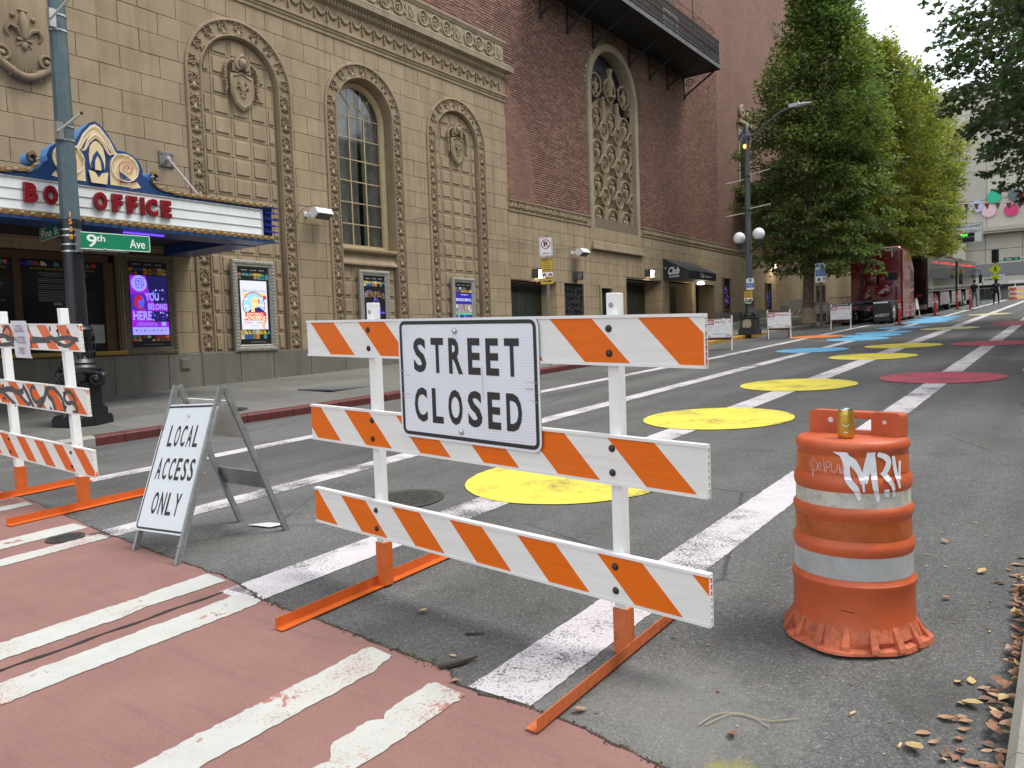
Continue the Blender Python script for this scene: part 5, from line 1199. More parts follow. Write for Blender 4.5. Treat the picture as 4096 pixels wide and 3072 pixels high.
def art_metro(o, y0, y1, z0, z1, n):
    H = z1 - z0; standard_bands(o, y0, y1, z0, z1, n, 8, z1 - .155 * H, 0); w = y1 - y0; b = B(FA); n += .006; P = lambda u, v: (y0 + u * w, z0 + v * H)
    for i, (ch, dv) in enumerate(zip('METROPOLIS', (0, .01, -.005, .012, .0, .012, .0, .015, -.005, -.015))): b.text(ch, y0 + (.09 + .092 * i) * w, z0 + (.715 + dv) * H, .085 * H, .075 * w if ch != 'I' else .02 * w, n, 0, .01)
    b.ribbon([P(*p) for p in spline([(.4, .30), (.38, .5), (.44, .6), (.56, .65), (.68, .60), (.74, .5), (.70, .36), (.72, .3)], 4)], .014, n, 1); b.ribbon([P(*p) for p in spline([(.46, .62), (.5, .68), (.56, .65)], 3)], .014, n, 1)
    b.poly([P(*p) for p in ((.42, .33), (.41, .5), (.46, .58), (.56, .61), (.65, .58), (.68, .5), (.66, .38), (.56, .3), (.48, .3))], n - .001, 2); b.ribbon([P(.5, .4), P(.56, .395), P(.6, .4)], .012, n, 0); b.ribbon([P(.46, .5), P(.52, .5)], .012, n, 0); b.ribbon([P(.6, .505), P(.66, .5)], .012, n, 1); b.ribbon([P(.56, .5), P(.57, .45)], .008, n, 3)
    b.ribbon([P(.05, .66), P(.05, .76)], .02, n, 1); b.text('OCT 19TH', y0 + .26 * w, z0 + .775 * H, .02 * H, .2 * w, n, 1, .01); b.text('1920', y0 + .84 * w, z0 + .44 * H, .03 * H, .2 * w, n, 1, .02)
    b.build('screen', [emis('s_tan', (.32, .18, .07), .8), emis('s_periwinkle', (.16, .15, .75), .9), emis('s_brown', (.22, .11, .04), .7), PBLK], o)
poster_case(14.74, 1.10, 1.455, 3.53, 'silver framed poster case below the curtained window with a drawn head outlined in blue', SILV, art_metro, .0)
def art_rent(o, y0, y1, z0, z1, n):
    H = z1 - z0; standard_bands(o, y0, y1, z0, z1, n, 9, z1 - .17 * H, 0); w = y1 - y0; b = B(FA); n += .006; P = lambda u, v: (y0 + u * w, z0 + v * H); Rc = lambda u0, u1, v0, v1, m, dn=0: b.poly([P(u0, v0), P(u1, v0), P(u1, v1), P(u0, v1)], n + dn, m)
    Rc(.02, .98, .62, .82, 0); b.text('THE PARAMOUNT', y0 + .55 * w, z0 + .79 * H, .018 * H, .45 * w, n + .002, 1, .01); b.text('RENT SPACE AT KERRY HALL', y0 + .5 * w, z0 + .70 * H, .05 * H, .92 * w, n + .002, 1, .02)
    Rc(.02, .98, .46, .62, 2); Rc(.02, .98, .43, .46, 3); Rc(.02, .98, .26, .43, 0); Rc(.02, .98, .22, .26, 4); Rc(.02, .98, .02, .22, 2, .0002); q = random.Random(1)
    for i in range(60): v0 = q.choice([(.47, .6), (.27, .42), (.04, .2)]); u = q.uniform(.06, .94); v = q.uniform(*v0); b.poly([P(u - .03, v - .03), P(u + .03, v - .03), P(u + .02, v + .03), P(u - .02, v + .03)], n + .001 + i * 2e-5, q.choice([1, 5, 4, 6, 7]))
    b.build('screen', [emis('s_royal', (.02, .02, .28), .8), emis('s_white2', (.7, .7, .8), .8), emis('s_beige', (.3, .24, .22), .7), emis('s_mint', (.05, .45, .22), .8), emis('s_orange', (.5, .14, .04), .8), emis('s_sky2', (.1, .2, .5), .8), emis('s_dark2', (.03, .02, .03), .8), emis('s_olive2', (.3, .3, .05), .7)], o)
poster_case(18.50, 1.10, 1.455, 3.50, 'silver framed poster case nearest the brick corner with a blue RENT SPACE poster', SILV, art_rent, .0)
def art_far(o, y0, y1, z0, z1, n):
    b = B(FA); b.poly([(y0, z0), (y1, z0), (y1, z1), (y0, z1)], n, 0); q = random.Random(int(y0)); H = z1 - z0; w = y1 - y0
    for i in range(34): v = z0 + q.uniform(.12, .72) * H; u = y0 + q.uniform(.15, .75) * w; b.poly([(u, v), (u + .14 * w, v), (u + .1 * w, v + .09), (u + .02, v + .07)], n + .002 + i * 3e-5, q.choice([1, 2, 1]))
    b.build('poster', [PBLK, emis('s_violet3', (.12, .05, .35), .5) if y0 < 44 else emis('s_blue3', (.04, .04, .42), .5), emis('s_pink3', (.3, .08, .3), .4) if y0 < 44 else emis('s_blue4', (.08, .09, .5), .5)], o)
BRF = mat('thin_brass_frame', (.22, .17, .09), .4, .5)
poster_case(40.65, 1.1, 2.75, 4.55, 'narrow poster case between the black awning and the street lamp', BRF, art_far, .0, .06)
poster_case(47.6, 1.05, 2.80, 4.55, 'farthest poster case, blue, under the lit wall lamp', BRF, art_far, .0, .06)

# ================================================================ wall lamps, speakers, awning
LAMP = emis('lit_lens', (1.0, 0.93, 0.75), 6.0); LHOUS = mat('lamp_housing', (0.10, 0.10, 0.10), .5, .4)
def wall_light(y, z, label, lit=True, s=1.0):
    o = thing('wall_light', (FX, y, z), label, 'wall light', 'flood lights on the theatre wall'); b = B(FA); b.box(y - .2 * s, y - .08 * s, z - .1 * s, z + .15 * s, 0, .14 * s); b.prism([(y - .22 * s, z + .16 * s), (y + .2 * s, z + .16 * s), (y + .2 * s, z + .19 * s), (y - .22 * s, z + .19 * s)], 0, .30 * s); b.prism([(y - .22 * s, z - .14 * s), (y - .20 * s, z - .14 * s), (y - .20 * s, z + .16 * s), (y - .22 * s, z + .16 * s)], 0, .28 * s); b.prism([(y + .18 * s, z - .14 * s), (y + .20 * s, z - .14 * s), (y + .20 * s, z + .16 * s), (y + .18 * s, z + .16 * s)], 0, .28 * s); b.build('housing', LHOUS, o)
    b = B(FA); b.add([(y - .19 * s, z + .15 * s, .29 * s), (y + .18 * s, z + .15 * s, .29 * s), (y + .18 * s, z - .13 * s, .16 * s), (y - .19 * s, z - .13 * s, .16 * s)], [(0, 3, 2, 1)]); b.build('lens', LAMP if lit else mat('dull_lens', (.25, .24, .22), .3), o)
    if lit:
        l = bpy.data.lights.new('lamp', 'AREA'); l.energy = 14 * s; l.size = .25; l.color = (1, .86, .6); lo = bpy.data.objects.new('lamp_light', l); COL.objects.link(lo); lo.parent = o; lo.location = (.36 * s, 0, -.05); lo.rotation_euler = Vector((-.25, 0, 1)).to_track_quat('Z', 'Y').to_euler()
    return o
wall_light(22.5, 3.80, 'lit flood lamp above the first dark doorway'); wall_light(25.15, 3.86, 'unlit flood lamp above the black iron grille', False, .9); wall_light(31.2, 4.25, 'lit flood lamp left of the black awning'); wall_light(48.35, 5.62, 'lit flood lamp high on the wall beside the trees', True, 1.0)
lt = thing('soffit_light', (-14.9, 35.75, 3.98), 'lit round lamp under the black awning', 'lamp'); b = B(); b.lathe([(.16, 3.94), (.18, 4.0), (.1, 4.06)], 14, 0, (-14.9, 35.75)); b.build('lens', LAMP, lt)
l = bpy.data.lights.new('lamp', 'POINT'); l.energy = 9; l.shadow_soft_size = .15; l.color = (1, .82, .52); lo = bpy.data.objects.new('lamp_light', l); COL.objects.link(lo); lo.parent = lt; lo.location = (0, 0, -.25)
WPL = mat('white_plastic', (.75, .76, .76), .45, var=.04); GRL = mat('speaker_grille', (.10, .105, .10), .7, var=.2, vs=40)
def speaker(y, z, s, label):
    o = thing('wall_speaker', (FX, y, z), label, 'loudspeaker', 'white loudspeakers on the theatre wall'); f = Fr((FX + .28 * s, y, z), (.35, .93, -.1), (0, .1, .99), (.93, -.35, -.15))
    b = B(f); arc = [(.16 * math.cos(a) * s - .02, .16 * math.sin(a) * s) for a in [R(x) for x in range(60, 301, 24)]]
    pts = [(.10 * s, .14 * s), (-.08 * s, .16 * s), (-.15 * s, .06 * s), (-.12 * s, -.06 * s), (-.02 * s, -.16 * s)]
    g_ = Fr((FX + .3 * s, y, z), (1, 0, 0), (0, 0, 1), (0, 1, 0)); b = B(g_); b.prism([(.22 * s, .0), (.10 * s, .16 * s), (-.05 * s, .17 * s), (-.14 * s, .08 * s), (-.13 * s, -.06 * s), (.0 * s, -.15 * s)], -.28 * s, .28 * s); b.build('cabinet', WPL, o, bevel=.012)
    b = B(g_); b.add([(.205 * s, -.012 * s, -.24 * s), (.205 * s, -.012 * s, .24 * s), (.022 * s, -.145 * s, .24 * s), (.022 * s, -.145 * s, -.24 * s)], [(0, 1, 2, 3)]); b.V = [(p[0] + .006, p[1], p[2] - .006) for p in b.V]; b.build('grille', GRL, o)
    b = B(g_); b.box(-.31 * s, -.12 * s, -.03, .03, -.33 * s, -.28 * s); b.box(-.31 * s, -.27 * s, -.06, .06, -.36 * s, -.24 * s); b.build('bracket', WPL, o)
speaker(12.80, 4.80, .88, 'white loudspeaker between the canopy and the curtained window'); speaker(25.25, 4.74, .95, 'white loudspeaker under the tall carved screen')
AW = mat('awning_canvas', (0.020, 0.022, 0.024), 0.75, var=.2, vs=3, bump=.1, bs=200); aw = thing('awning', (FX, 34.4, 4.1), 'black canvas awning over the club doors', 'awning')
XA = -14.25; YA = 36.1; b = B(); b.add([(FX, 32.85, 5.06), (FX, YA, 5.06), (XA, YA, 4.42), (XA, 32.85, 4.42), (XA, 32.85, 4.06), (XA, YA, 4.06), (FX, 32.85, 4.10), (FX, YA, 4.10)], [(0, 3, 2, 1), (3, 4, 5, 2), (0, 6, 4, 3), (1, 2, 5, 7)]); b.build('canvas', AW, aw)
b = B(); b.box(FX, XA, 32.87, YA - .02, 4.09, 4.11); b.build('underside', mat('awning_lining', (.05, .05, .05), .8), aw)
AWT = mat('awning_lettering', (.72, .72, .70), .6)
fs_ = Fr((FX, 32.845, 4.1), (1, 0, 0), (0, 0, 1), (0, -1, 0)); b = B(fs_); b.text('Club', .50, .36, .34, .55, .003, 0, .03, warp=lambda p: (p[0] + (p[1] - .2) * .25, p[1], p[2])); b.text('THE', .12, .50, .06, .12, .003, 0, .01); b.text('PARAMOUNT', .55, .10, .085, .5, .003, 0, .02); b.build('lettering', AWT, aw)
ff_ = Fr((XA, 34.75, 4.06), (0, 1, 0), (0, 0, 1), (1, 0, 0)); b = B(ff_); b.text('Club', -.35, .19, .22, .42, .004, 0, .02); b.text('Paramount', .32, .17, .11, .7, .004, 0, .02); b.build('lettering', AWT, aw)
# wires along the wall
WIRE = mat('wire', (.02, .02, .02), .6)
for P, lab in (([(11.9, 4.22), (12.4, 4.9), (12.9, 5.05), (12.95, 4.95)], 'thin black cable running up to the left loudspeaker'), ([(16.0, 5.0), (17.0, 5.2), (17.3, 5.12), (19.2, 4.8), (21.2, 4.85), (23.3, 4.75), (25.2, 4.95)], 'thin black cable strung along the wall to the right loudspeaker')):
    b = B(FA); b.tube([(y, z, .06) for y, z in spline(P, 5)], .007, 4); b.build('cable', WIRE, label=lab, cat='cable', org=(FX, P[0][0], P[0][1]))
# ================================================================ the pole at the corner
POLE = mat('pole_blue_grey', (0.075, 0.115, 0.130), 0.5, 0.1, var=0.22, vs=3, dirt=.35); PBLKM = mat('pole_black', (0.012, 0.013, 0.015), 0.35, 0.1, var=0.4, vs=6); STEEL = mat('bright_steel', (0.55, 0.56, 0.56), 0.28, 0.9, var=.15, vs=20); RODW = mat('white_rod', (0.66, 0.64, 0.54), 0.5, var=.1)
PX, PY = -12.22, 5.48; z0 = side_z(PX, PY) - .01
pole = thing('lamp_pole', (PX, PY, z0), 'blue grey street pole with ornate black cast base beside the box office', 'pole')
rot = R(20)
def oct_(r, n=8): return [(PX + r * math.cos(rot + 2 * math.pi * (i + .5) / n), PY + r * math.sin(rot + 2 * math.pi * (i + .5) / n)) for i in range(n)]
b = B(); 
for r, a, c in ((.44, 0, .10), (.42, .10, .13), (.37, .13, .24), (.335, .24, .27), (.30, .27, .60), (.31, .60, .63)): b.prism(oct_(r), z0 + a, z0 + c)
b.build('plinth', PBLKM, pole, bevel=.012)
b = B()
for i in range(4):
    a = rot + math.pi / 2 * i + math.pi / 4; d = Vector((math.cos(a), math.sin(a), 0)); e = Vector((-d.y, d.x, 0)); f = Fr(Vector((PX, PY, z0 + .70)) + d * .29, e, (0, 0, 1), d)
    for q in (-1, 1): b.tube([(*p, 0) for p in spiral(q * .20, -.02, .10, .02, math.pi / 2, -q * 1.5, 18)], .034, 6, fr=f); b.ball((q * .20, -.02, .01), .035, 7, 5, fr=f)
    b.tube([(-.2, .085, 0), (0, .105, .0), (.2, .085, 0)], .035, 6, fr=f); b.cyl(0, .02, .07, -.02, .045, 14, fr=f)
b.prism(oct_(.27), z0 + .6, z0 + .80); b.build('volutes', PBLKM, pole, smooth=50)
b = B(); b.lathe([(.27, .80), (.285, .84), (.27, .87), (.245, .90), (.255, .93), (.235, .96), (.20, 1.0), (.195, 1.36), (.205, 1.40), (.225, 1.43), (.205, 1.46), (.165, 1.5)], 20, 0, (PX, PY)); b.V = [(p[0], p[1], p[2] + z0) for p in b.V]
for j, zz in enumerate((1.0, 1.13, 1.25)):
    for i in range(9):
        a = 2 * math.pi * (i + .5 * 0) / 9; d = Vector((math.cos(a), math.sin(a), 0)); f = Fr(Vector((PX, PY, z0 + zz)) + d * .205, (-d.y, d.x, 0), (0, 0, 1), d)
        b.tube([(-.05, 0, 0), (-.045, .07, .012), (0, .11, .016), (.045, .07, .012), (.05, 0, 0)], .014, 5, fr=f)
b.build('acanthus_collar', PBLKM, pole, smooth=50)
b = B(); b.lathe([(.155, 1.45), (.15, 1.5), (.142, 3.0), (.138, 3.08)], 20, 0, (PX, PY)); b.V = [(p[0], p[1], p[2] + z0) for p in b.V]; b.build('black_shaft', PBLKM, pole, smooth=40)
b = B(); b.lathe([(.136, 3.06), (.13, 3.6), (.11, 7.2), (.09, 9.8)], 12, 0, (PX, PY)); b.V = [(p[0], p[1], p[2] + z0) for p in b.V]; b.build('grey_shaft', POLE, pole)
b = B()
for zz in (4.68, 4.88, 6.28, 6.50, 3.36, 3.27, 3.04, 3.14):
    rr_ = .135 - (zz - 3) * .006 + .012; b.lathe([(rr_, zz - .012), (rr_, zz + .012)], 20, 0, (PX, PY), caps=False)
b.build('band', STEEL, pole)
for za, zb_ in ((4.78, 5.08), (6.40, 6.70)):
    b = B(); b.box(PX + .05, PX + .15, PY - .17, PY - .08, za - .12, za + .14); b.tube([(PX + .1, PY - .14, za), (PX + 1.02, PY - .22, za + .06)], .017, 8, 1); b.ball((PX + 1.03, PY - .22, za + .06), .022, 6, 5, 2); b.build('banner_arm', [STEEL, RODW, BLACK], pole)
nd = Vector((-PX, -PY, 0)).normalized(); fN = Fr(Vector((PX, PY, 0)) + nd * .150, (-nd.y, nd.x, 0), (0, 0, 1), nd); b = B(fN)
for ch, zz in zip('1508', (3.58, 3.47, 3.36, 3.25)): b.text(ch, -.0, zz, .078, .045 if ch != '1' else .02, .0, 0, .015)
b.build('pole_number', mat('number_orange', (.75, .33, .03), .5), pole)
SGRN = mat('sign_green', (0.004, 0.20, 0.095), 0.4, var=.06); SWHT = mat('sign_white', (0.78, 0.80, 0.80), 0.4, var=.04); SBLK = mat('sign_black', (0.012, 0.012, 0.012), 0.45); SALU = mat('sign_back', (.38, .39, .39), .45, .6, var=.12)
def rrect(u0, u1, v0, v1, r, k=5):
    P = []
    for cx, cy, a0 in ((u1 - r, v0 + r, -90), (u1 - r, v1 - r, 0), (u0 + r, v1 - r, 90), (u0 + r, v0 + r, 180)):
        for i in range(k + 1): a = R(a0 + 90 * i / k); P.append((cx + r * math.cos(a), cy + r * math.sin(a)))
    return P
def frame_ring(b, u0, u1, v0, v1, w, r, n, m):
    A = rrect(u0, u1, v0, v1, r); C = rrect(u0 + w, u1 - w, v0 + w, v1 - w, max(.002, r - w)); k = len(A)
    b.add([(*p, n) for p in A] + [(*p, n) for p in C], [(i, (i + 1) % k, k + (i + 1) % k, k + i) for i in range(k)], m)
def plate(name, f, w, h, r, m, parent=None, th=.004, border=None, **kw):
    b = B(f); b.prism(rrect(-w / 2, w / 2, -h / 2, h / 2, r), -th, 0, 0, ms=1); o = b.build(name, [m, SALU], parent, **kw)
    return o
def street_sign(o3, u, w, h, texts, label):
    f = Fr(o3, u, (0, 0, 1), Vector(u).cross(Vector((0, 0, 1)))); o = thing('street_name_sign', o3, label, 'street sign')
    plate('blade', f, w, h, .02, SGRN, o); b = B(f); frame_ring(b, -w / 2 + .004, w / 2 - .004, -h / 2 + .004, h / 2 - .004, .010, .016, .0015, 0)
    b.build('border', SWHT, o)
    [B(f).text(t, x, y, hh, ww, .002, 0, .012).build('lettering', SWHT, o) for t, x, y, hh, ww in texts]
    return o, f
s1, f1 = street_sign((-12.05, 6.06, 3.215), Vector((0, 1, .02)).normalized(), 1.09, .262, [('9', -.365, 0, .19, .15), ('th', -.23, .045, .10, .13), ('Ave', .335, -.01, .14, .25)], 'green street name sign reading 9th Ave on the corner pole')
b = B(f1); b.box(-.54, .18, -.155, -.138, -.01, .02); b.box(-.60, -.54, -.18, .15, -.03, .03)
for u in (-.18, .16): b.ball((u, -.122, .015), .018, 6, 5)
b.build('bracket', STEEL, s1)
s2, f2 = street_sign((-13.16, 5.62, 3.46), Vector((1, 0, .03)).normalized(), .92, .21, [('Pine', -.21, 0, .135, .36), ('St', .13, 0, .12, .14)], 'green street name sign reading Pine St behind the corner pole')

# ================================================================ barricades
RAILW = mat('rail_white', (0.72, 0.72, 0.69), 0.42, var=.04, vs=5); POSTW = mat('post_white', (0.76, 0.77, 0.76), 0.5, var=.05, vs=9, dirt=.10); ORNM = mat('foot_orange', (0.60, 0.125, 0.02), 0.45, var=.12, vs=9, dirt=.25); BOLT = mat('bolt_brown', (.05, .04, .035), .4, .6); RUST = mat('chipped_orange', (0.52, 0.13, 0.035), .6, var=.15, vs=9, dirt=.75)
def stripe_mat(name, per, x0, z0, orange, white, flip=1, dirt=.0):
    """diagonal stripes printed on a rail: measured along the rail from x0 at its top edge z0"""
    t = NT(name); uv = t.n('ShaderNodeUVMap'); uv.uv_map = 'rail'; s = t.n('ShaderNodeSeparateXYZ'); t.l(uv.outputs[0], s.inputs[0]); u, v = s.outputs[0], s.outputs[1]
    p = t.math('DIVIDE', t.math('SUBTRACT', t.math('ADD', u, t.math('MULTIPLY', v, flip)), x0 + z0 * flip), per)
    m = t.math('LESS_THAN', t.math('FRACT', t.math('ADD', p, 50.0)), .5)
    mp = t.coord('Object', (3, 3, 60)); g1 = t.ramp(t.noise(mp, 1.0, 4, .6), [(.3, .93), (.7, 1.05)])
    o = t.mix(m, white, orange); o = t.mix(1.0, o, g1, 'MULTIPLY')
    if dirt:
        d = t.ramp(t.noise(t.coord('Object', (2, 2, 14)), 2, 8, .75), [(.55, 0), (.75, 1)]); o = t.mix(t.math('MULTIPLY', d, dirt), o, (.3, .27, .24))
    t.base(o); return t.set(.42, 0, .25)
ORN_, WHT_ = (0.70, 0.135, 0.002), (0.72, 0.72, 0.68)
def rail(name, f, u0, u1, z_top, h, mats, parent, ends=True):
    """hollow plastic rail in frame f (u along, v up, n towards us) with a thin lip top and bottom"""
    b = B(f); b.box(u0, u1, z_top - h + .012, z_top - .012, 0, .022, 0); b.box(u0, u1, z_top - .012, z_top, -.006, .028, 1); b.box(u0, u1, z_top - h, z_top - h + .012, -.006, .028, 1)
    o = b.build(name, mats, parent); me = o.data; uvl = me.uv_layers.new(name='rail'); 
    q_ = B(); q_.box(u0, u1, z_top - h + .012, z_top - .012, 0, .022); q_.box(u0, u1, z_top - .012, z_top, 0, 0); q_.box(u0, u1, z_top - h, z_top - h + .012, 0, 0); inv = [v[:2] for v in q_.V]
    for l in me.loops: uvl.data[l.index].uv = inv[l.vertex_index]
    b = B(f)
    for i in range(7): 
        za = z_top - .012 - (h - .024) * i / 7
        for ue, d in ((u1, 1),): b.box(ue, ue + .004, za - .003, za, .0, .022)
    b.box(u1, u1 + .004, z_top - h, z_top, -.001, .003); b.box(u1, u1 + .004, z_top - h, z_top, .020, .024)
    b.build('rail_end', RAILW, parent)
    return o
def bolts(f, pts, parent):
    for u, v in pts: b = B(f); b.ball((u, v, .022), (.016, .016, .011), 10, 6); b.build('bolt', BOLT, parent, smooth=60)
Ub = Vector((2.51, -.2, 0)).normalized(); O_ = Vector((-2.37, 2.83, 0)); tl_ = -.034
FB1 = Fr(O_, Ub + Vector((0, 0, tl_)), (0, 0, 1), (Ub.y, -Ub.x, 0))     # leans a little down to the right
bar = thing('street_barricade', (-2.37, 2.83, gz(2.83)), 'three rail orange and white barricade carrying the STREET CLOSED sign', 'barricade', 'striped barricades')
for zt, x0 in ((1.575, .52), (1.087, .36), (.597, .29)):
    rail('rail', FB1, -1.265, 1.255, zt, .205, [stripe_mat('stripes', .44, x0, zt, ORN_, WHT_, dirt=.16), RAILW], bar); bolts(FB1, [(u, zt - d) for u in (-.705, .835) for d in (.055, .155)], bar)
for u, zt, fx, m in ((-.715, 1.665, -3.155, ORNM), (.835, 1.665, -1.52, RUST)):
    b = B(FB1); b.box(u - .026, u + .026, .30, zt, -.055, -.003); b.build('post', POSTW, bar, bevel=.004)
    b = B(FB1); b.cyl(u - .002, zt - .05, .011, -.003, -.001, 12); b.build('post_hole', mat('hole_grey', (.28, .28, .28), .7), bar)
    c = FB1((u, 0, -.03)); zf = gz(c.y)
    b = B(); b.box(c.x - .034, c.x + .034, c.y - .032, c.y + .032, zf + .01, .36 - .034 * u); b.build('foot_socket', m, bar, bevel=.004)
    b = B(); y0, y1 = c.y - .70, c.y + .62; x_ = c.x + .036
    b.add([(x_ + dx, y, gz(y) + dz) for y in (y0, y1) for dx, dz in ((0, .009), (0, .062), (.005, .062), (.005, .014), (-.05, .014), (-.05, .009))] if m is RUST else [(x_ - .07 + dx, y, gz(y) + dz) for y in (y0, y1) for dx, dz in ((0, .009), (0, .062), (.005, .062), (.005, .014), (.055, .014), (.055, .009))], [(i, (i + 1) % 6, 6 + (i + 1) % 6, 6 + i) for i in range(6)] + [(5, 4, 3, 2, 1, 0), (6, 7, 8, 9, 10, 11)])
    b.build('foot', m, bar)
def sheeting(name, a, b_, sx, sz, kind):
    """retro-reflective sheeting with its faint woven pattern"""
    t = NT(name); c = t.coord('Object'); s = t.n('ShaderNodeSeparateXYZ'); t.l(c, s.inputs[0]); x, z = s.outputs[0], s.outputs[2]
    if kind == 'chain':
        k = t.n('ShaderNodeTexBrick'); k.inputs['Scale'].default_value = 1; k.inputs['Brick Width'].default_value = sx; k.inputs['Row Height'].default_value = sz; k.inputs['Mortar Size'].default_value = sz * .32; k.inputs['Mortar Smooth'].default_value = .3
        cb = t.n('ShaderNodeCombineXYZ'); t.l(x, cb.inputs[0]); t.l(z, cb.inputs[1]); t.l(cb.outputs[0], k.inputs['Vector']); m = k.outputs['Fac']
        fade = t.ramp(t.noise(c, 3.0, 3, .5), [(.35, .15), (.65, .8)]); m = t.math('MULTIPLY', m, fade)
    else:
        w = t.math('ADD', z, t.math('MULTIPLY', t.math('SINE', t.math('MULTIPLY', x, 2 * math.pi / sx)), sz * .35)); w = t.math('FRACT', t.math('ADD', t.math('DIVIDE', w, sz), 50.0)); m = t.ramp(w, [(.3, 0), (.4, 1), (.75, 1), (.85, 0)])
    o = t.mix(m, a, b_); t.base(o); return t.set(.35, 0, .5)
SHT = sheeting('sign_sheeting', (.72, .75, .79), (.58, .61, .66), .032, .0125, 'chain')
SHW = sheeting('wavy_sheeting', (.74, .77, .78), (.60, .65, .67), .012, .014, 'wave')
# the bolted sign
fs = Fr(FB1((.016, 1.275, .034)), FB1.u, FB1.v, FB1.n); SW_, SH_ = .925, .60
sg = plate('sign_panel', fs, SW_, SH_, .045, SHT, bar, label='white sign reading STREET CLOSED')
b = B(fs); frame_ring(b, -SW_ / 2 + .012, SW_ / 2 - .012, -SH_ / 2 + .012, SH_ / 2 - .012, .018, .036, .0012, 0); b.build('sign_border', SBLK, sg)
for s, v, w in (('STREET', .118, .70), ('CLOSED', -.130, .71)):
    n_ = len(s)
    wd = {'S': 1, 'T': .95, 'R': 1, 'E': .86, 'C': 1, 'L': .84, 'O': 1.05, 'D': 1}; tot = sum(wd[c] for c in s); gap = .3 * 0 + .036; uw = (w - gap * (n_ - 1)) / tot; x = -w / 2
    for c in s: b = B(fs); b.text(c, x, v, .172, uw * wd[c], .0016, 0, .030, align='L'); b.build('sign_letter', SBLK, sg); x += uw * wd[c] + gap
b = B(fs); b.ball((-.05, .237, .004), (.015, .015, .009), 10, 6); b.ball((-.03, -.245, .004), (.015, .015, .009), 10, 6); b.build('sign_bolt', STEEL, sg, smooth=60)
SCR = mat('scratch', (.36, .36, .37), .6); rs = random.Random(8); b = B(fs)
for i in range(16): y = -.02 + rs.uniform(-.09, .06); L = rs.uniform(.02, .07); e = rs.choice([-1, 1]); x = e * (SW_ / 2 - rs.uniform(.0, .05)); b.ribbon([(x, y), (x - e * L, y + rs.uniform(-.004, .004))], rs.uniform(.001, .0035), .002, 0)
b.ribbon([(.12, .07), (.122, -.02), (.121, -.08)], .002, .002, 0); b.build('scratches', SCR, sg)
# second barricade, sprayed over
bar2 = thing('street_barricade', (-8.1, 3.1, gz(3.1)), 'orange and white barricade with black graffiti and a taped paper notice by the pole', 'barricade', 'striped barricades')
FB2 = Fr((-6.9, 3.05, 0), (1, 0, -.045), (-.095, 0, 1), (0, -1, 0))   # leans a little
for zt, x0, h in ((1.745, -.10, .235), (1.205, -.09, .235), (.69, -.03, .235)):
    rail('rail', FB2, -2.1, .345, zt, h, [stripe_mat('stripes', .385, x0, zt, (0.72, 0.13, 0.02), (0.76, 0.75, 0.70), dirt=.35), RAILW], bar2); bolts(FB2, [(u, zt - d) for u in (-.06, -1.34) for d in (.06, .18)], bar2)
for u, zt in ((-.06, 1.88), (-1.34, 1.86)):
    b = B(FB2); b.box(u - .034, u + .034, .32, zt, -.072, -.004); b.build('post', POSTW, bar2, bevel=.005); c = FB2((u, .25, -.04)); b = B(); b.box(c.x - .043, c.x + .043, c.y - .04, c.y + .04, gz(c.y) + .01, .42); b.build('foot_socket', ORNM, bar2, bevel=.004)
    b = B(); y0, y1 = c.y - .62, c.y + .62; b.add([(c.x + .045 + dx, y, gz(y) + dz) for y in (y0, y1) for dx, dz in ((0, .009), (0, .066), (.006, .066), (.006, .015), (.07, .015), (.07, .009))], [(i, (i + 1) % 6, 6 + (i + 1) % 6, 6 + i) for i in range(6)] + [(5, 4, 3, 2, 1, 0), (6, 7, 8, 9, 10, 11)]); b.build('foot', ORNM, bar2)
SPRAY = mat('grey_spray_paint', (.075, .07, .07), .7, var=.5, vs=14); b = B(FB2)
def sp(b, pts, w, n=.0232): q = spline([(.345 + 1.3 * u, v) for u, v in pts], 6); b.ribbon(q, w * 1.55, n + rs.uniform(0, .001), 0)
sp(b, [(-.72, 1.61), (-.5, 1.605), (-.42, 1.625), (-.36, 1.61), (-.2, 1.625), (-.03, 1.61)], .026); sp(b, [(-.40, 1.61), (-.28, 1.565), (-.20, 1.555), (-.13, 1.58), (-.05, 1.62)], .022); sp(b, [(-.8, 1.575), (-.6, 1.585), (-.43, 1.59)], .018); sp(b, [(-1.35, 1.60), (-1.2, 1.63), (-1.05, 1.60), (-.9, 1.61)], .03); sp(b, [(-1.3, 1.53), (-1.1, 1.55), (-.9, 1.56), (-.85, 1.50)], .028)
sp(b, [(-1.2, 1.66), (-1.12, 1.72), (-1.06, 1.66), (-1.12, 1.59), (-1.2, 1.66)], .018)
sp(b, [(-1.15, 1.14), (-1.05, 1.09), (-.95, 1.03), (-.88, 1.0), (-.86, 1.06), (-.93, 1.15)], .024); sp(b, [(-.95, 1.17), (-.86, 1.05), (-.78, .96), (-.70, 1.0), (-.62, 1.08), (-.58, 1.14), (-.55, 1.1), (-.5, 1.06), (-.47, .97)], .03)
sp(b, [(-.75, 1.15), (-.79, 1.17), (-.83, 1.12), (-.80, 1.05), (-.74, 1.03), (-.64, 1.08)], .024); sp(b, [(-.60, 1.15), (-.48, 1.18), (-.38, 1.12), (-.34, 1.05), (-.33, .96), (-.36, .95)], .026); sp(b, [(-.55, 1.0), (-.50, .96), (-.44, .955), (-.36, .98)], .022)
sp(b, [(-.16, 1.08), (-.20, 1.14), (-.28, 1.16), (-.32, 1.10), (-.28, 1.06), (-.20, 1.07), (-.15, 1.03), (-.17, .99), (-.22, .985)], .024); sp(b, [(-1.4, 1.08), (-1.2, 1.12), (-1.05, 1.10), (-.95, 1.12)], .034); sp(b, [(-1.4, 1.13), (-1.25, 1.05), (-1.1, .97)], .026)
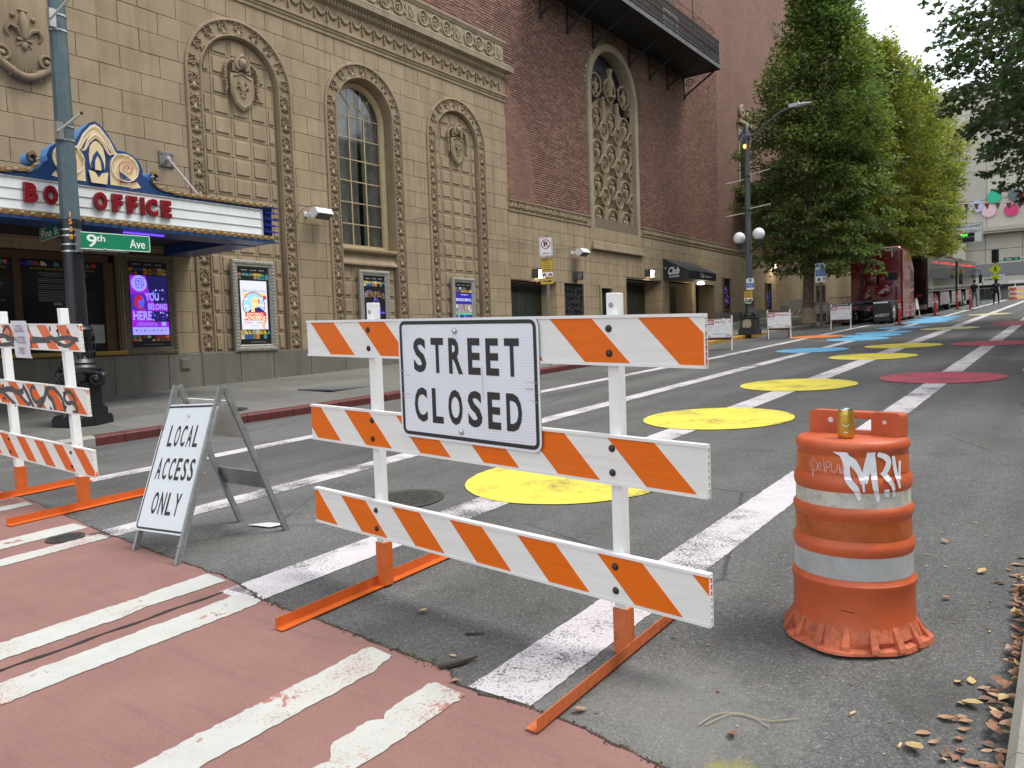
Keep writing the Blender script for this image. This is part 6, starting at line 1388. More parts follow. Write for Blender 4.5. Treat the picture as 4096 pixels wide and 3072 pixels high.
for u, v in ((-.47, .99), (-.1, .96), (-.3, 1.66), (-.16, 1.68), (-.42, 1.70)): b.disc(.345 + 1.3 * u, v, .016, .0245, 12, 0, None, .024)
b.build('graffiti', SPRAY, bar2)
PAPER = mat('wrinkled_paper', (.62, .61, .66), .85, var=.06, vs=8, bump=1.0, bs=12); pf = Fr(FB2((-.79, 1.60, .026)), FB2.u * 1.35, FB2.v * .9, FB2.n); 
b = B(pf); vs = []; 
for j in range(9):
    for i in range(7): vs.append((-.125 + .25 * i / 6 + .02 * (1 - j / 8) * 0 + .022 * (j / 8 - .5) * -1, -.19 + .38 * j / 8, .004 + .006 * math.sin(i * 2.1 + j) + .004 * math.sin(j * 2.7 + i * .7)))
b.add(vs, [(7 * j + i, 7 * j + i + 1, 7 * j + i + 8, 7 * j + i + 7) for j in range(8) for i in range(6)])
pp = thing('paper_notice', pf.o, 'crumpled white paper reading LOCAL ACCESS ONLY taped to the left barricade', 'notice'); b.build('sheet', PAPER, pp, smooth=60)
b = B(pf)
for s, v, w in (('LOCAL', .11, .13), ('ACCESS', -.005, .15), ('ONLY', -.115, .10)): b.text(s, -.0 - v * .06, v, .07, w, .018, 0, .0)
b.build('lettering', mat('marker_black', (.05, .05, .06), .7), pp)
# ================================================================ local access A-frame
GALV = mat('galvanised_steel', (.30, .32, .32), .45, .6, var=.2, vs=14, dirt=.3)
af = thing('folding_sign', (-4.9, 2.95, gz(2.95)), 'white folding A-frame sign reading LOCAL ACCESS ONLY on steel legs', 'sign')
FL, FR_ = Vector((-5.19, 2.61, gz(2.61))), Vector((-4.58, 2.56, gz(2.56))); RL, RR_ = Vector((-5.15, 3.41, gz(3.41))), Vector((-4.60, 3.41, gz(3.41))); TL, TR_ = Vector((-5.215, 3.0, 1.205)), Vector((-4.66, 3.0, 1.195))
def bar_between(p, q, w, d, m, parent, name, side=Vector((1, 0, 0))):
    ax = (q - p); L = ax.length; v = ax.normalized(); u = (side - v * side.dot(v)).normalized(); n = u.cross(v); b = B(Fr(p, u, v, n)); b.box(-w / 2, w / 2, 0, L, -d / 2, d / 2); return b.build(name, m, parent)
for p, q, k in ((FL, TL, 1), (FR_, TR_, -1)): bar_between(p, q + Vector((0, -.012, .02)), .028, .036, GALV, af, 'leg')
for p, q in ((RL, TL), (RR_, TR_)): bar_between(p, q + Vector((0, .012, .02)), .028, .036, GALV, af, 'leg')
ax = ((TL + TR_) / 2 - (FL + FR_) / 2); vA = ax.normalized(); uA = (TR_ - TL).normalized(); uA = (uA - vA * uA.dot(vA)).normalized(); nA = uA.cross(vA)
fA = Fr((FL + FR_) / 2 + vA * (.52 * ax.length) + nA * .024 + uA * -.0, uA, vA, nA); PW, PH = .60, .885
pn = plate('sign_panel', fA, PW, PH, .04, SHW, af, th=.016); b = B(fA); frame_ring(b, -PW / 2 + .012, PW / 2 - .012, -PH / 2 + .012, PH / 2 - .012, .013, .03, .0012, 0); b.build('sign_border', SBLK, pn)
for s, v, w in (('LOCAL', .215, .36), ('ACCESS', -.015, .44), ('ONLY', -.25, .33)):
    n_ = len(s); uw = (w - .022 * (n_ - 1)) / n_; x = -w / 2
    for c in s: b = B(fA); b.text(c, x, v, .150, uw, .0016, 0, .014, align='L'); b.build('sign_letter', SBLK, pn); x += uw + .022
b = B(fA); b.ball((0, .36, .003), (.014, .014, .008), 8, 5); b.build('sign_bolt', STEEL, pn)
b = B(); q0, q1 = RL.lerp(TL, .42), RR_.lerp(TR_, .42); q2, q3 = RL.lerp(TL, .30), RR_.lerp(TR_, .30); nb_ = Vector((0, .03, .01)); b.add([tuple(p + nb_ * k) for k in (0.5, 1) for p in (q0, q1, q3, q2)], [(0, 1, 2, 3), (7, 6, 5, 4), (0, 4, 5, 1), (2, 6, 7, 3), (1, 5, 6, 2), (3, 7, 4, 0)]); b.build('crossbar', GALV, af)
b = B(); q0, q1 = RL.lerp(TL, .92), RR_.lerp(TR_, .92); q2, q3 = RL.lerp(TL, .66), RR_.lerp(TR_, .66); b.add([tuple(p + nb_ * k) for k in (0.6, 1) for p in (q0, q1, q3, q2)], [(0, 1, 2, 3), (7, 6, 5, 4), (0, 4, 5, 1), (2, 6, 7, 3), (1, 5, 6, 2), (3, 7, 4, 0)]); b.build('rear_panel', mat('rear_panel', (.55, .53, .50), .6, var=.1, dirt=.3), af)
b = B()
for p in (FL.lerp(TL, .93), FR_.lerp(TR_, .93), RL.lerp(TL, .9), RR_.lerp(TR_, .9), RR_.lerp(TR_, .66), RR_.lerp(TR_, .3), FR_.lerp(TR_, .1), RR_.lerp(TR_, .06)): b.ball(tuple(p + Vector((0, -.02, .01))), .009, 6, 4)
b.build('rivets', STEEL, af)
# ================================================================ orange drum and the can on it
DOR = mat('drum_orange', (0.50, 0.095, 0.028), 0.5, var=.16, vs=5, dirt=.18, bump=.1, bs=40); DTAP = mat('dirty_orange_tape', (0.40, 0.085, 0.012), .45, var=.25, vs=8, dirt=.7); DWH = mat('dirty_white_tape', (0.50, 0.49, 0.43), .5, var=.2, vs=6, dirt=.85); DGR = mat('grey_tape', (0.40, 0.42, 0.41), .4, var=.12, vs=4, dirt=.4); DFL = mat('scuffed_base', (0.50, 0.125, 0.055), .75, var=.35, vs=14, dirt=.75, bump=.3, bs=30)
DX, DY = -.785, 3.46; DZ = gz(DY)
HK = .963
dr_ = thing('traffic_drum', (DX, DY, DZ), 'battered orange traffic drum with grey bands and white graffiti at the right', 'traffic drum')
def dl(name, prof, m, sm=40, k=48, wob=0.0):
    b = B(Fr((DX, DY, DZ))); b.lathe([(r * .955, z * HK) for r, z in prof], k, 0, (0, 0), caps=False)
    if wob: b.V = [(DX + (p[0] - DX) * (1 + wob * math.sin(5 * math.atan2(p[1] - DY, p[0] - DX) + 1)), DY + (p[1] - DY) * (1 + wob * math.sin(5 * math.atan2(p[1] - DY, p[0] - DX) + 1)), p[2]) for p in b.V]
    return b.build(name, m, dr_, smooth=sm)
dl('drum_body', [(.257, .065), (.257, .085), (.252, .10), (.250, .235), (.256, .255), (.258, .275), (.246, .29), (.243, .30), (.243, .395), (.247, .405), (.250, .425), (.249, .44), (.238, .455), (.2365, .545), (.245, .56), (.248, .58), (.244, .592), (.234, .602), (.233, .662), (.240, .676), (.243, .692), (.240, .72), (.229, .732), (.225, .83), (.231, .838), (.234, .85), (.230, .868), (.215, .880), (.0, .886)], DOR)
dl('orange_band', [(.2392, .462), (.2378, .540)], DTAP); dl('white_band', [(.2352, .590), (.2342, .668)], DWH); dl('grey_band', [(.2445, .298), (.2442, .394)], DGR); dl('orange_band', [(.2302, .738), (.2272, .815)], mat('upper_tape', (0.50, 0.105, 0.02), .45, var=.2, vs=8, dirt=.35))
b = B(Fr((DX, DY, DZ))); k = 72; vs = []
for i in range(k):
    a = 2 * math.pi * i / k; rib = 0; ro = .286 + .012 * math.sin(3 * a + .5) + .006 * math.sin(7 * a); lift = .012 * max(0, math.sin(2 * a + 2.2))
    for r, z in ((.239, .10), (.248, .075), (.258 + rib * .3, .045 + rib), (ro - .03, .02 + rib * .8 + lift), (ro, .012 + lift), (ro + .004, .002), (.25, .0)): vs.append((r * math.cos(a), r * math.sin(a), z))
b.add(vs, [(7 * i + j, 7 * ((i + 1) % k) + j, 7 * ((i + 1) % k) + j + 1, 7 * i + j + 1) for i in range(k) for j in range(6)]); b.build('drum_base', DFL, dr_, smooth=35)
for i in range(16):
    a = 2 * math.pi * (i + .3) / 16; ca, sa = math.cos(a), math.sin(a); f = Fr((DX, DY, DZ), (-sa, ca, 0), (ca, sa, 0), (0, 0, 1)); b = B(f); b.add([(s_ * w_, r, z) for r, w_, z in ((.24, .011, .1), (.262, .013, .062), (.284, .015, .03), (.288, .015, .012), (.25, .013, .02)) for s_ in (-1, 1)], [(0, 1, 3, 2), (2, 3, 5, 4), (4, 5, 7, 6), (0, 2, 8), (2, 4, 8), (4, 6, 8), (1, 9, 3), (3, 9, 5), (5, 9, 7)]); b.build('base_rib', DFL, dr_)
# carrying handle across the top
hn = Vector((-.22, -.97, 0)).normalized(); hu = Vector((-hn.y, hn.x, 0)); fh = Fr(Vector((DX, DY, DZ + .878 * HK - .004)) - hn * .05, hu, (0, 0, 1), hn)
b = B(fh); W_ = .198
b.prism(rrect(-W_, -.05, -.005, .105, .02), -.03, .03); b.prism(rrect(.075, W_, -.005, .105, .02), -.03, .03); b.box(-.055, .08, .075, .105, -.03, .03); b.box(-.055, .08, -.005, .02, -.03, .03)
b.build('handle', DOR, dr_, bevel=.006)
b = B(fh); b.cyl(-.165, .06, .013, .03, .031, 12); b.cyl(-.10, .065, .012, .03, .0308, 12, 1); b.cyl(.13, .065, .008, .03, .0308, 12, 1); frame_ring(b, .15, .19, .035, .08, .003, .006, .0312, 0); b.build('handle_marks', [DOR, mat('light_hole', (.6, .6, .6), .6)], dr_)
fa = math.atan2(-DY, -DX)                                   # direction that faces the photographer
def dw(u, z, r): a = fa + u / r; return (DX + r * math.cos(a), DY + r * math.sin(a), DZ + z * HK)
def dribbon(b, pts, w, dr=.0012, sub=6):
    q = spline(pts, sub); vs, fs = [], []
    ww = w if isinstance(w, (list, tuple)) else [w] * len(q)
    for i, (u, z) in enumerate(q):
        a_ = q[max(0, i - 1)]; c_ = q[min(len(q) - 1, i + 1)]; dx, dz = c_[0] - a_[0], c_[1] - a_[1]; L = math.hypot(dx, dz) or 1
        t = i / (len(q) - 1) * (len(ww) - 1); wv = ww[int(t)] if int(t) >= len(ww) - 1 else ww[int(t)] * (1 - t % 1) + ww[int(t) + 1] * (t % 1)
        for s_ in (-.5, .5):
            uu, zz = u - dz / L * wv * s_, z + dx / L * wv * s_
            r = (.2315 - (zz - .735) * .045 if zz > .728 else (.2435 if zz > .672 else .236)) * .956
            vs.append(dw(uu, zz, r + dr))
    fs = [(2 * i, 2 * i + 1, 2 * i + 3, 2 * i + 2) for i in range(len(q) - 1)]; b.add(vs, fs)
SPW = mat('white_spray_paint', (.72, .74, .76), .6, var=.1, vs=30); b = B()
for pts, w in (([(-.045, .845), (-.01, .83), (.0, .80), (.005, .74), (.03, .70), (.04, .66)], [.012, .03, .02, .024, .012]), ([(-.01, .825), (.02, .80), (.04, .765), (.052, .73), (.055, .725)], [.02, .028, .018, .02, .014]), ([(.055, .725), (.066, .78), (.078, .83), (.082, .85)], [.02, .026, .028, .03]), ([(.08, .845), (.085, .78), (.09, .72), (.098, .67), (.10, .655)], [.02, .022, .02, .014, .012]),
               ([(.10, .83), (.125, .82), (.14, .80), (.13, .77), (.115, .75)], [.016, .022, .022, .016]), ([(.115, .765), (.135, .74), (.155, .71), (.16, .67)], [.018, .02, .014, .01]), ([(.16, .82), (.165, .78), (.175, .74), (.185, .70)], [.012, .016, .016, .008]), ([(.19, .80), (.188, .76), (.186, .73)], [.012, .012, .008]), ([(.13, .70), (.132, .67)], [.02, .016]), ([(.052, .728), (.054, .70), (.056, .694)], [.01, .006, .01])): dribbon(b, [(-.02 + u * 1.18, .85 - (.85 - z) * 1.12) for u, z in pts], [q * 1.15 for q in w], .0018)
b.build('white_graffiti', SPW, dr_, org=None)
PKS = mat('pink_marker', (.66, .38, .36), .6); b = B()
for pts in ([(-.175, .79), (-.165, .75), (-.155, .72), (-.16, .80), (-.14, .78), (-.14, .755), (-.16, .745)], [(-.135, .765), (-.12, .77), (-.125, .785), (-.135, .77), (-.128, .752), (-.112, .758)], [(-.108, .80), (-.105, .75)], [(-.10, .74), (-.095, .79), (-.08, .79), (-.085, .77), (-.095, .768)], [(-.075, .785), (-.075, .755), (-.065, .75), (-.055, .76), (-.052, .785)], [(-.045, .785), (-.042, .745), (-.025, .775), (-.042, .762), (-.02, .735)]): dribbon(b, [(u * 1.0, z + .0) for u, z in pts], .0032, .0018, 4)
b.build('pink_graffiti', PKS, dr_)
b = B(); dribbon(b, [(-.06, .170), (-.03, .166), (-.01, .163)], .003, .02); b.V = [dw(((i // 2) / 12 - .5) * .05 - .02, .172 - .006 * (i // 2) / 12 + (.0015 if i % 2 else -.0015), .241) for i in range(len(b.V))]; b.build('slit', BLACK, dr_)
CANC = mat('can_gold', (.62, .40, .07), .3, .75, var=.08, vs=10); CANT = mat('can_silver', (.7, .7, .7), .25, .95)
cx_, cy_ = DX + .006, DY - .115; cz_ = DZ + .883 * HK; can = thing('drink_can', (cx_, cy_, cz_), 'golden yellow drinks can standing on top of the orange drum', 'can')
b = B(Fr((cx_, cy_, cz_))); b.lathe([(.026, 0), (.031, .006), (.033, .012), (.033, .098), (.0325, .103), (.028, .116)], 28, 0, caps=False); b.build('can_body', CANC, can, smooth=50)
b = B(Fr((cx_, cy_, cz_))); b.lathe([(.028, .116), (.0275, .121), (.0255, .121), (.0245, .116), (.0, .116)], 28, 0, caps=False); b.box(-.008, .008, -.012, .01, .117, .1185); b.build('can_lid', CANT, can, smooth=40)
fc = math.atan2(-cy_, -cx_); b = B(); wl = lambda u, z, r=.0334: (cx_ + r * math.cos(fc + u / r), cy_ + r * math.sin(fc + u / r), cz_ + z)
def cr_(pts, w):
    q = spline(pts, 6); vs = []
    for i, (u, z) in enumerate(q): vs += [wl(u, z - w / 2), wl(u, z + w / 2)]
    b.add(vs, [(2 * i, 2 * i + 1, 2 * i + 3, 2 * i + 2) for i in range(len(q) - 1)], 0)
cr_([(-.014, .062), (-.008, .054), (0, .051), (.008, .054), (.014, .062)], .0035); cr_([(-.008, .026), (-.003, .027), (.002, .025), (.008, .027)], .004)
for i in range(14): a = -1.3 + i * .2; b.add([wl(a * .033, .088), wl(a * .033 + .003, .088), wl(a * .033 + .003, .095 - (i % 2) * .004), wl(a * .033, .095 - (i % 2) * .004)], [(0, 1, 2, 3)], 1)
b.build('can_print', [mat('can_white', (.75, .73, .66), .5), mat('can_orange', (.62, .2, .03), .4)], can)
# ================================================================ street lamp with two globes
LPG = mat('lamp_pole_grey', (0.085, 0.095, 0.10), .5, .15, var=.2, vs=3, dirt=.3); LBK = mat('lamp_base_dark', (0.030, 0.031, 0.032), .5, .1, var=.4, vs=5, dirt=.3); GLOB = mat('opal_globe', (.86, .86, .88), .3, var=.02); PEEL = mat('peeled_patch', (.42, .36, .26), .8, var=.25, vs=10)
LX, LY = -9.86, 28.15; LZ = side_z(LX, LY) - .01
lp = thing('street_lamp', (LX, LY, LZ), 'tall grey street lamp with two white globes and a curved arm over the street', 'street lamp')
b = B(Fr((LX, LY, LZ))); b.box(-.33, .33, -.33, .33, 0, .20); b.box(-.30, .30, -.30, .30, .2, .26); b.box(-.27, .27, -.27, .27, .26, .60); b.box(-.30, .30, -.30, .30, .60, .66); b.build('plinth', LBK, lp, bevel=.015)
b = B(); 
for q in (-1, 1):
    f = Fr((LX, LY - .28, LZ + .72), (1, 0, 0), (0, 0, 1), (0, -1, 0)); b.tube([(*p, 0) for p in spiral(q * .2, 0, .1, .02, math.pi / 2, -q * 1.4, 14)], .03, 5, fr=f)
b.lathe([(.26, .66), (.27, .74), (.22, .78), (.22, .84), (.17, .9), (.17, 1.2), (.19, 1.25), (.14, 1.32), (.125, 1.4)], 16, 0, (LX, LY), Fr((0, 0, LZ))); b.build('base', LBK, lp, smooth=45)
b = B(); f = Fr((LX, LY - .275, LZ + .40), (1, 0, 0), (0, 0, 1), (0, -1, 0)); b.poly([(-.17, -.13), (.1, -.15), (.16, -.05), (.13, .15), (-.02, .17), (-.15, .14), (-.19, .02)], .003, 0, f); b.build('peeled_patch', PEEL, lp)
b = B(Fr((LX, LY, 0))); b.lathe([(.125, LZ + 1.35), (.12, 3.6), (.085, 8.4), (.09, 8.5), (.10, 8.7), (.07, 8.8), (.06, 9.05), (.02, 9.1)], 14); b.build('shaft', LPG, lp, smooth=40)
b = B(); b.tube(spline([(LX + .05, LY, 8.62), (LX + .35, LY, 8.68), (LX + .8, LY, 9.0), (LX + 1.25, LY, 9.27), (LX + 1.75, LY, 9.36)], 4), .04, 8); b.tube(spline([(LX, LY, 8.5), (LX - .22, LY, 8.52), (LX - .26, LY, 8.72), (LX - .15, LY, 8.74)], 4), .04, 6); b.tube([(LX - .1, LY, 8.62), (LX + .15, LY, 8.62)], .12, 10); b.build('arm', LPG, lp, smooth=50)
b = B(Fr((LX, LY, 0))); b.ball((2.0, 0, 9.38), (.30, .13, .05), 14, 6); b.box(1.55, 1.9, -.1, .1, 9.34, 9.46); b.cyl(1.85, 0, .03, 9.45, 9.52, 8); b.build('lamp_head', mat('lamp_head_grey', (.5, .5, .5), .5), lp, smooth=50)
b = B(); b.ball((LX - .03, LY - .12, 8.27), (.06, .06, .08), 8, 6); b.build('amber_light', emis('amber_glow', (1, .42, .08), 2.0), lp)
gdir = Vector((.93, -.37, 0))
for q, zz in ((-1, 5.02), (1, 5.06)):
    c = Vector((LX + .02, LY, 0)) + gdir * q * .45
    b = B(); b.ball((c.x, c.y, zz), .215, 24, 16); b.build('globe', GLOB, lp, smooth=80)
    b = B(); b.lathe([(.06, zz - .42), (.09, zz - .36), (.08, zz - .3), (.12, zz - .26), (.11, zz - .19)], 12, 0, (c.x, c.y)); b.tube(spline([(LX, LY, zz - .52), (LX + gdir.x * q * .2, LY + gdir.y * q * .2, zz - .58), (c.x, c.y, zz - .40)], 4), .035, 6); b.build('globe_bracket', LBK, lp, smooth=50)
for za, zb_ in ((7.12, 7.20), (5.90, 5.95)):
    for q in (-1, 1): b = B(); z_ = za + (.0 if q < 0 else .12); b.tube([(LX, LY, z_), (LX + gdir.x * q * 1.02, LY + gdir.y * q * 1.02, z_ + (.02 if q > 0 else 0))], .014, 6, 1); b.tube([(LX, LY, z_ - .1), (LX, LY, z_ + .1)], .115, 10, 0); b.build('banner_arm', [LPG, RODW], lp)
SBLU = mat('sign_blue', (.012, .11, .42), .4); SYEL = mat('sign_yellow', (.66, .40, .015), .45, var=.08, vs=8); SRED = mat('sign_red', (.45, .018, .03), .45); SGR2 = mat('sticker_green', (.2, .42, .08), .5)
def sign(name, o3, yaw, w, h, r, m, draw, label, cat='sign', group=None, mats=None):
    f = face(o3, yaw); o = thing(name, o3, label, cat, group); pl = plate('plate', f, w, h, r, m, o); b = B(f); draw(b, w, h)
    b.build('print', mats or [SBLK, SWHT, SRED, SBLU, SYEL], o); return o
def d_pay(b, w, h, tall=False):
    b.disc(0, h * (.33 if not tall else .36), w * .22, .002, 20, 3); b.text('P', 0, h * (.33 if not tall else .36), h * (.15 if not tall else .11), w * .17, .003, 1, .03)
    y0, y1 = (-.33, .10) if not tall else (-.18, .18); b.poly([(-w * .47, h * y0), (w * .47, h * y0), (w * .47, h * y1), (-w * .47, h * y1)], .002, 3)
    if not tall: b.text('Pay to Park', 0, h * .02, h * .08, w * .8, .003, 1, .02); b.text('8am-6pm', 0, -h * .11, h * .08, w * .65, .003, 1, .02); b.text('Mon-Sat', 0, -h * .24, h * .06, w * .5, .003, 1, .01)
    else:
        b.text('Pay to Park Here', 0, h * .12, h * .06, w * .82, .003, 1, .02); b.poly([(-w * .47, h * .04), (w * .47, h * .04), (w * .47, h * .055), (-w * .47, h * .055)], .003, 1); b.text('2 Hr Limit 8am-6pm', .0, -h * .03, h * .055, w * .85, .003, 1, .02); b.text('Mon - Sat', 0, -h * .12, h * .04, w * .5, .003, 1, .01)
        b.poly([(-w * .3, -h * .44), (-w * .05, -h * .44), (-w * .03, -h * .3), (-w * .12, -h * .25), (-w * .25, -h * .3)], .002, 0); b.poly([(w * .3, -h * .42), (w * .42, -h * .42), (w * .42, -h * .24), (w * .3, -h * .24)], .002, 0); b.text('PayByPhone', .08, -h * .38, h * .02, w * .3, .002, 0, .01)
def d_load(b, w, h):
    frame_ring(b, -w / 2 + .01, w / 2 - .01, -h / 2 + .01, h / 2 - .01, .008, .02, .001, 0); b.poly([(-w * .46, h * .36), (-w * .02, h * .36), (-w * .02, h * .47), (-w * .46, h * .47)], .002, 0); b.text('30', -w * .26, h * .415, h * .08, w * .2, .003, 4, .02); b.text('MINUTE', w * .22, h * .415, h * .07, w * .42, .002, 0, .02)
    for i, (s, ww, hh) in enumerate((('COMMERCIAL OR', .6, .045), ('PERMIT VEHICLE', .62, .045), ('LOAD ONLY', .66, .07), ('24 HOURS', .5, .06))): b.text(s, 0, h * (.30 - .10 * i), h * hh, w * ww, .002, 0, .02)
    b.poly([(-w * .47, -h * .105), (w * .47, -h * .105), (w * .47, -h * .085), (-w * .47, -h * .085)], .002, 0); b.text('SEE PERMIT OR', 0, -h * .14, h * .04, w * .7, .002, 0, .02); b.text('PAY BY PHONE', 0, -h * .20, h * .04, w * .66, .002, 0, .02)
    b.poly([(-w * .47, -h * .48), (w * .47, -h * .48), (w * .47, -h * .235), (-w * .47, -h * .235)], .002, 1)
    for q in (-1, 1): b.poly([(q * w * .08, -h * .40), (q * w * .40, -h * .42), (q * w * .38, -h * .33), (q * w * .2, -h * .28)][::q], .003, 2); b.disc(q * w * .16, -h * .42, w * .05, .004, 10, 0); b.disc(q * w * .34, -h * .42, w * .05, .004, 10, 0)
sign('parking_sign', (LX + .10, LY - .17, 3.275), 18, .27, .41, .03, SWHT, d_pay, 'small white and blue pay to park sign on the street lamp', 'parking sign')
sign('loading_sign', (LX + .02, LY - .17, 2.87), 18, .30, .41, .03, SYEL, d_load, 'yellow loading zone sign under the blue sign on the street lamp', 'parking sign')
sign('street_sticker', (LX + .0, LY - .18, 2.60), 18, .29, .10, .01, SGR2, lambda b, w, h: (b.poly([(-w * .5, -h * .5), (w * .5, -h * .5), (w * .5, -h * .1), (-w * .5, -h * .1)], .001, 0), b.text('SPAZO', w * .12, -h * .22, h * .36, w * .6, .002, 1, .02)), 'green and black sticker plate under the yellow loading sign')
# no-parking post in front of the theatre
NX, NY = -10.40, 15.62; nz = side_z(NX, NY); npst = thing('sign_post', (NX, NY, nz), 'galvanised sign post at the red kerb carrying three parking signs', 'sign post'); b = B(); b.box(NX - .03, NX + .03, NY - .02, NY + .02, nz - .02, 4.0); b.build('post', GALV, npst)
def d_nop(b, w, h):
    frame_ring(b, -w / 2 + .012, w / 2 - .012, -h / 2 + .012, h / 2 - .012, .010, .02, .001, 2); b.text('P', 0, h * .14, h * .26, w * .30, .002, 0, .045)
    k = 28; A = [(w * .36 * math.cos(2 * math.pi * i / k), h * .14 + w * .36 * math.sin(2 * math.pi * i / k)) for i in range(k)]; C = [(x * .82, h * .14 + (y - h * .14) * .82) for x, y in A]; b.add([(*p, .003) for p in A] + [(*p, .003) for p in C], [(i, (i + 1) % k, k + (i + 1) % k, k + i) for i in range(k)], 2)
    b.ribbon([(-w * .25, h * .14 + w * .25), (w * .25, h * .14 - w * .25)], w * .07, .0035, 2); b.ribbon([(-w * .1, -h * .34), (w * .3, -h * .34)], h * .035, .002, 2); b.poly([(-w * .32, -h * .34), (-w * .1, -h * .30), (-w * .1, -h * .38)][::-1], .002, 2)
NYW = 30
sign('parking_sign', (NX, NY - .05, 3.72), NYW, .32, .46, .03, SWHT, d_nop, 'white no parking sign with a red slashed P, topmost on the kerb post', 'parking sign'); sign('loading_sign', (NX + .02, NY - .05, 3.22), NYW, .28, .46, .03, SYEL, d_load, 'yellow thirty minute loading sign, middle of the kerb post', 'parking sign')
sign('arrow_sign', (NX + .01, NY - .05, 2.895), NYW, .32, .155, .025, SYEL, lambda b, w, h: (frame_ring(b, -w / 2 + .008, w / 2 - .008, -h / 2 + .008, h / 2 - .008, .008, .015, .001, 0), b.ribbon([(-w * .32, 0), (w * .2, 0)], h * .16, .002, 0), b.poly([(w * .16, h * .24), (w * .16, -h * .24), (w * .38, 0)][::-1], .002, 0)), 'yellow arrow plate, lowest on the kerb post', 'parking sign')
# pay-to-park post by the tree
QX, QY = -8.98, 34.5; qp = thing('sign_post', (QX, QY, gz(QY)), 'dark sign post beside the street tree with a tall pay to park sign', 'sign post'); b = B(); b.box(QX - .05, QX + .05, QY - .05, QY + .05, gz(QY) - .02, 4.3); b.build('post', mat('wood_post', (.12, .095, .07), .8, var=.2), qp)
sign('parking_sign', (QX + .0, QY - .07, 3.95), 12, .40, .80, .03, SWHT, lambda b, w, h: d_pay(b, w, h, True), 'tall white and blue pay to park sign in front of the trees', 'parking sign')
# no parking boards
NPW = mat('board_white', (.70, .70, .68), .5, var=.08, vs=4, dirt=.12); NPR = mat('board_red', (.33, .03, .045), .5, var=.15, vs=9); WOODL = mat('leg_wood', (.13, .10, .08), .8, var=.3); LEGW = mat('leg_white', (.70, .72, .73), .5)
NPB = mat('board_grey_print', (.30, .26, .26), .6); NPP = mat('board_paper', (.72, .72, .78), .8)
def nopark(x, y, yaw, label, torn=False, stg=True, s=1.0, dim=False, rear=True):
    z = gz(y) if not dim else side_z(x, y); o = thing('no_parking_board', (x, y, z), label, 'no parking board', 'no parking A-frame boards along the kerb'); f = face((x, y, z), yaw, 12); w, h = .80 * s, .56 * s; zc = .66 * s
    g_ = Fr(f(Vector((0, zc, .02))), f.u, f.v, f.n); plate('panel', g_, w, h, .01, NPW, o, th=.015); b = B(g_); frame_ring(b, -w / 2 + .008, w / 2 - .008, -h / 2 + .008, h / 2 - .008, .010, .012, .001, 0)
    b.poly([(-w * .47, h * .20), (-w * .17, h * .20), (-w * .17, h * .46), (-w * .47, h * .46)], .002, 0); b.text('NO', -w * .32, h * .33, h * .17, w * .22, .003, 1, .04); b.text('PARKING', w * .15, h * .33, h * .16, w * .56, .002, 0, .015)
    b.text('FROM', -w * .33, h * .08, h * .07, w * .2, .002, 2); b.text('TO', -w * .31, -h * .09, h * .07, w * .1, .002, 2); b.poly([(w * .1, h * .1), (w * .46, h * .1), (w * .46, h * .108), (w * .1, h * .108)], .002, 2); b.poly([(w * .1, -h * .06), (w * .46, -h * .06), (w * .46, -h * .052), (w * .1, -h * .052)], .002, 2)
    b.text('TOW-AWAY AREA', w * .05, -h * .30, h * .06, w * .6, .002, 2, .01); b.poly([(-w * .15, -h * .27), (w * .1, -h * .25), (w * .09, h * .16), (-w * .14, h * .14)], .0035, 4)
    for i in range(5): b.poly([(-w * .11, h * (.1 - .07 * i)), (w * .06, h * (.105 - .07 * i)), (w * .06, h * (.115 - .07 * i)), (-w * .11, h * (.11 - .07 * i))], .0042, 2)
    if torn:
        q = random.Random(2)
        for i in range(9): u = q.uniform(-.42, .35) * w; v = q.uniform(-.1, .4) * h; b.poly([(u, v), (u + .12 * w, v + .02), (u + .06 * w, v + .14 * h), (u - .02 * w, v + .1 * h)], .0045 + i * 1e-4, 1)
    b.build('print', [NPR, NPW, NPB, SBLK, NPP], o)
    if stg: [B(g_).text('STG', u * w, -h * .40, h * .09, w * .18, .003, 0, .02).build('stencil', SBLK, o) for u in (-.38, .34)]
    for q in (-1, 1):
        b = B(Fr(f.o, f.u, f.v, f.n)); b.box(q * w * .46 - .018, q * w * .46 + .018, 0, 1.04 * s, -.03, .0); b.build('front_leg', LEGW, o)
        fb = face((x, y, z), yaw, -14); b = B(Fr(Vector((x, y, z)) - f.n * .55 * s, fb.u, fb.v, fb.n)); b.box(q * w * .44 - .018, q * w * .44 + .018, 0, 1.02 * s, -.02, .015); b.build('rear_leg', WOODL, o)
    fb = face((x, y, z), yaw, -14); b = B(Fr(Vector((x, y, z)) - f.n * .55 * s, fb.u, fb.v, fb.n)); b.box(-w * .46, w * .46, zc - h * .4, zc + h * .5, -.03, -.015); b.build('rear_panel', mat('rear_board', (.20, .10, .055), .7, var=.2), o)
nopark(-8.50, 21.62, 18, 'torn and taped no parking board nearest the barricade, leaning by the yellow kerb', True); nopark(-8.40, 26.95, 24, 'clean upright no parking board beside the orange dot'); nopark(-7.86, 33.1, 10, 'no parking board standing in front of the red truck', False, False); nopark(-10.25, 38.9, 8, 'shaded no parking board on the pavement behind the tree', False, True, 1.0, True); nopark(-7.0, 45.0, 60, 'no parking board seen edge-on beside the first coach', False, False, .95)
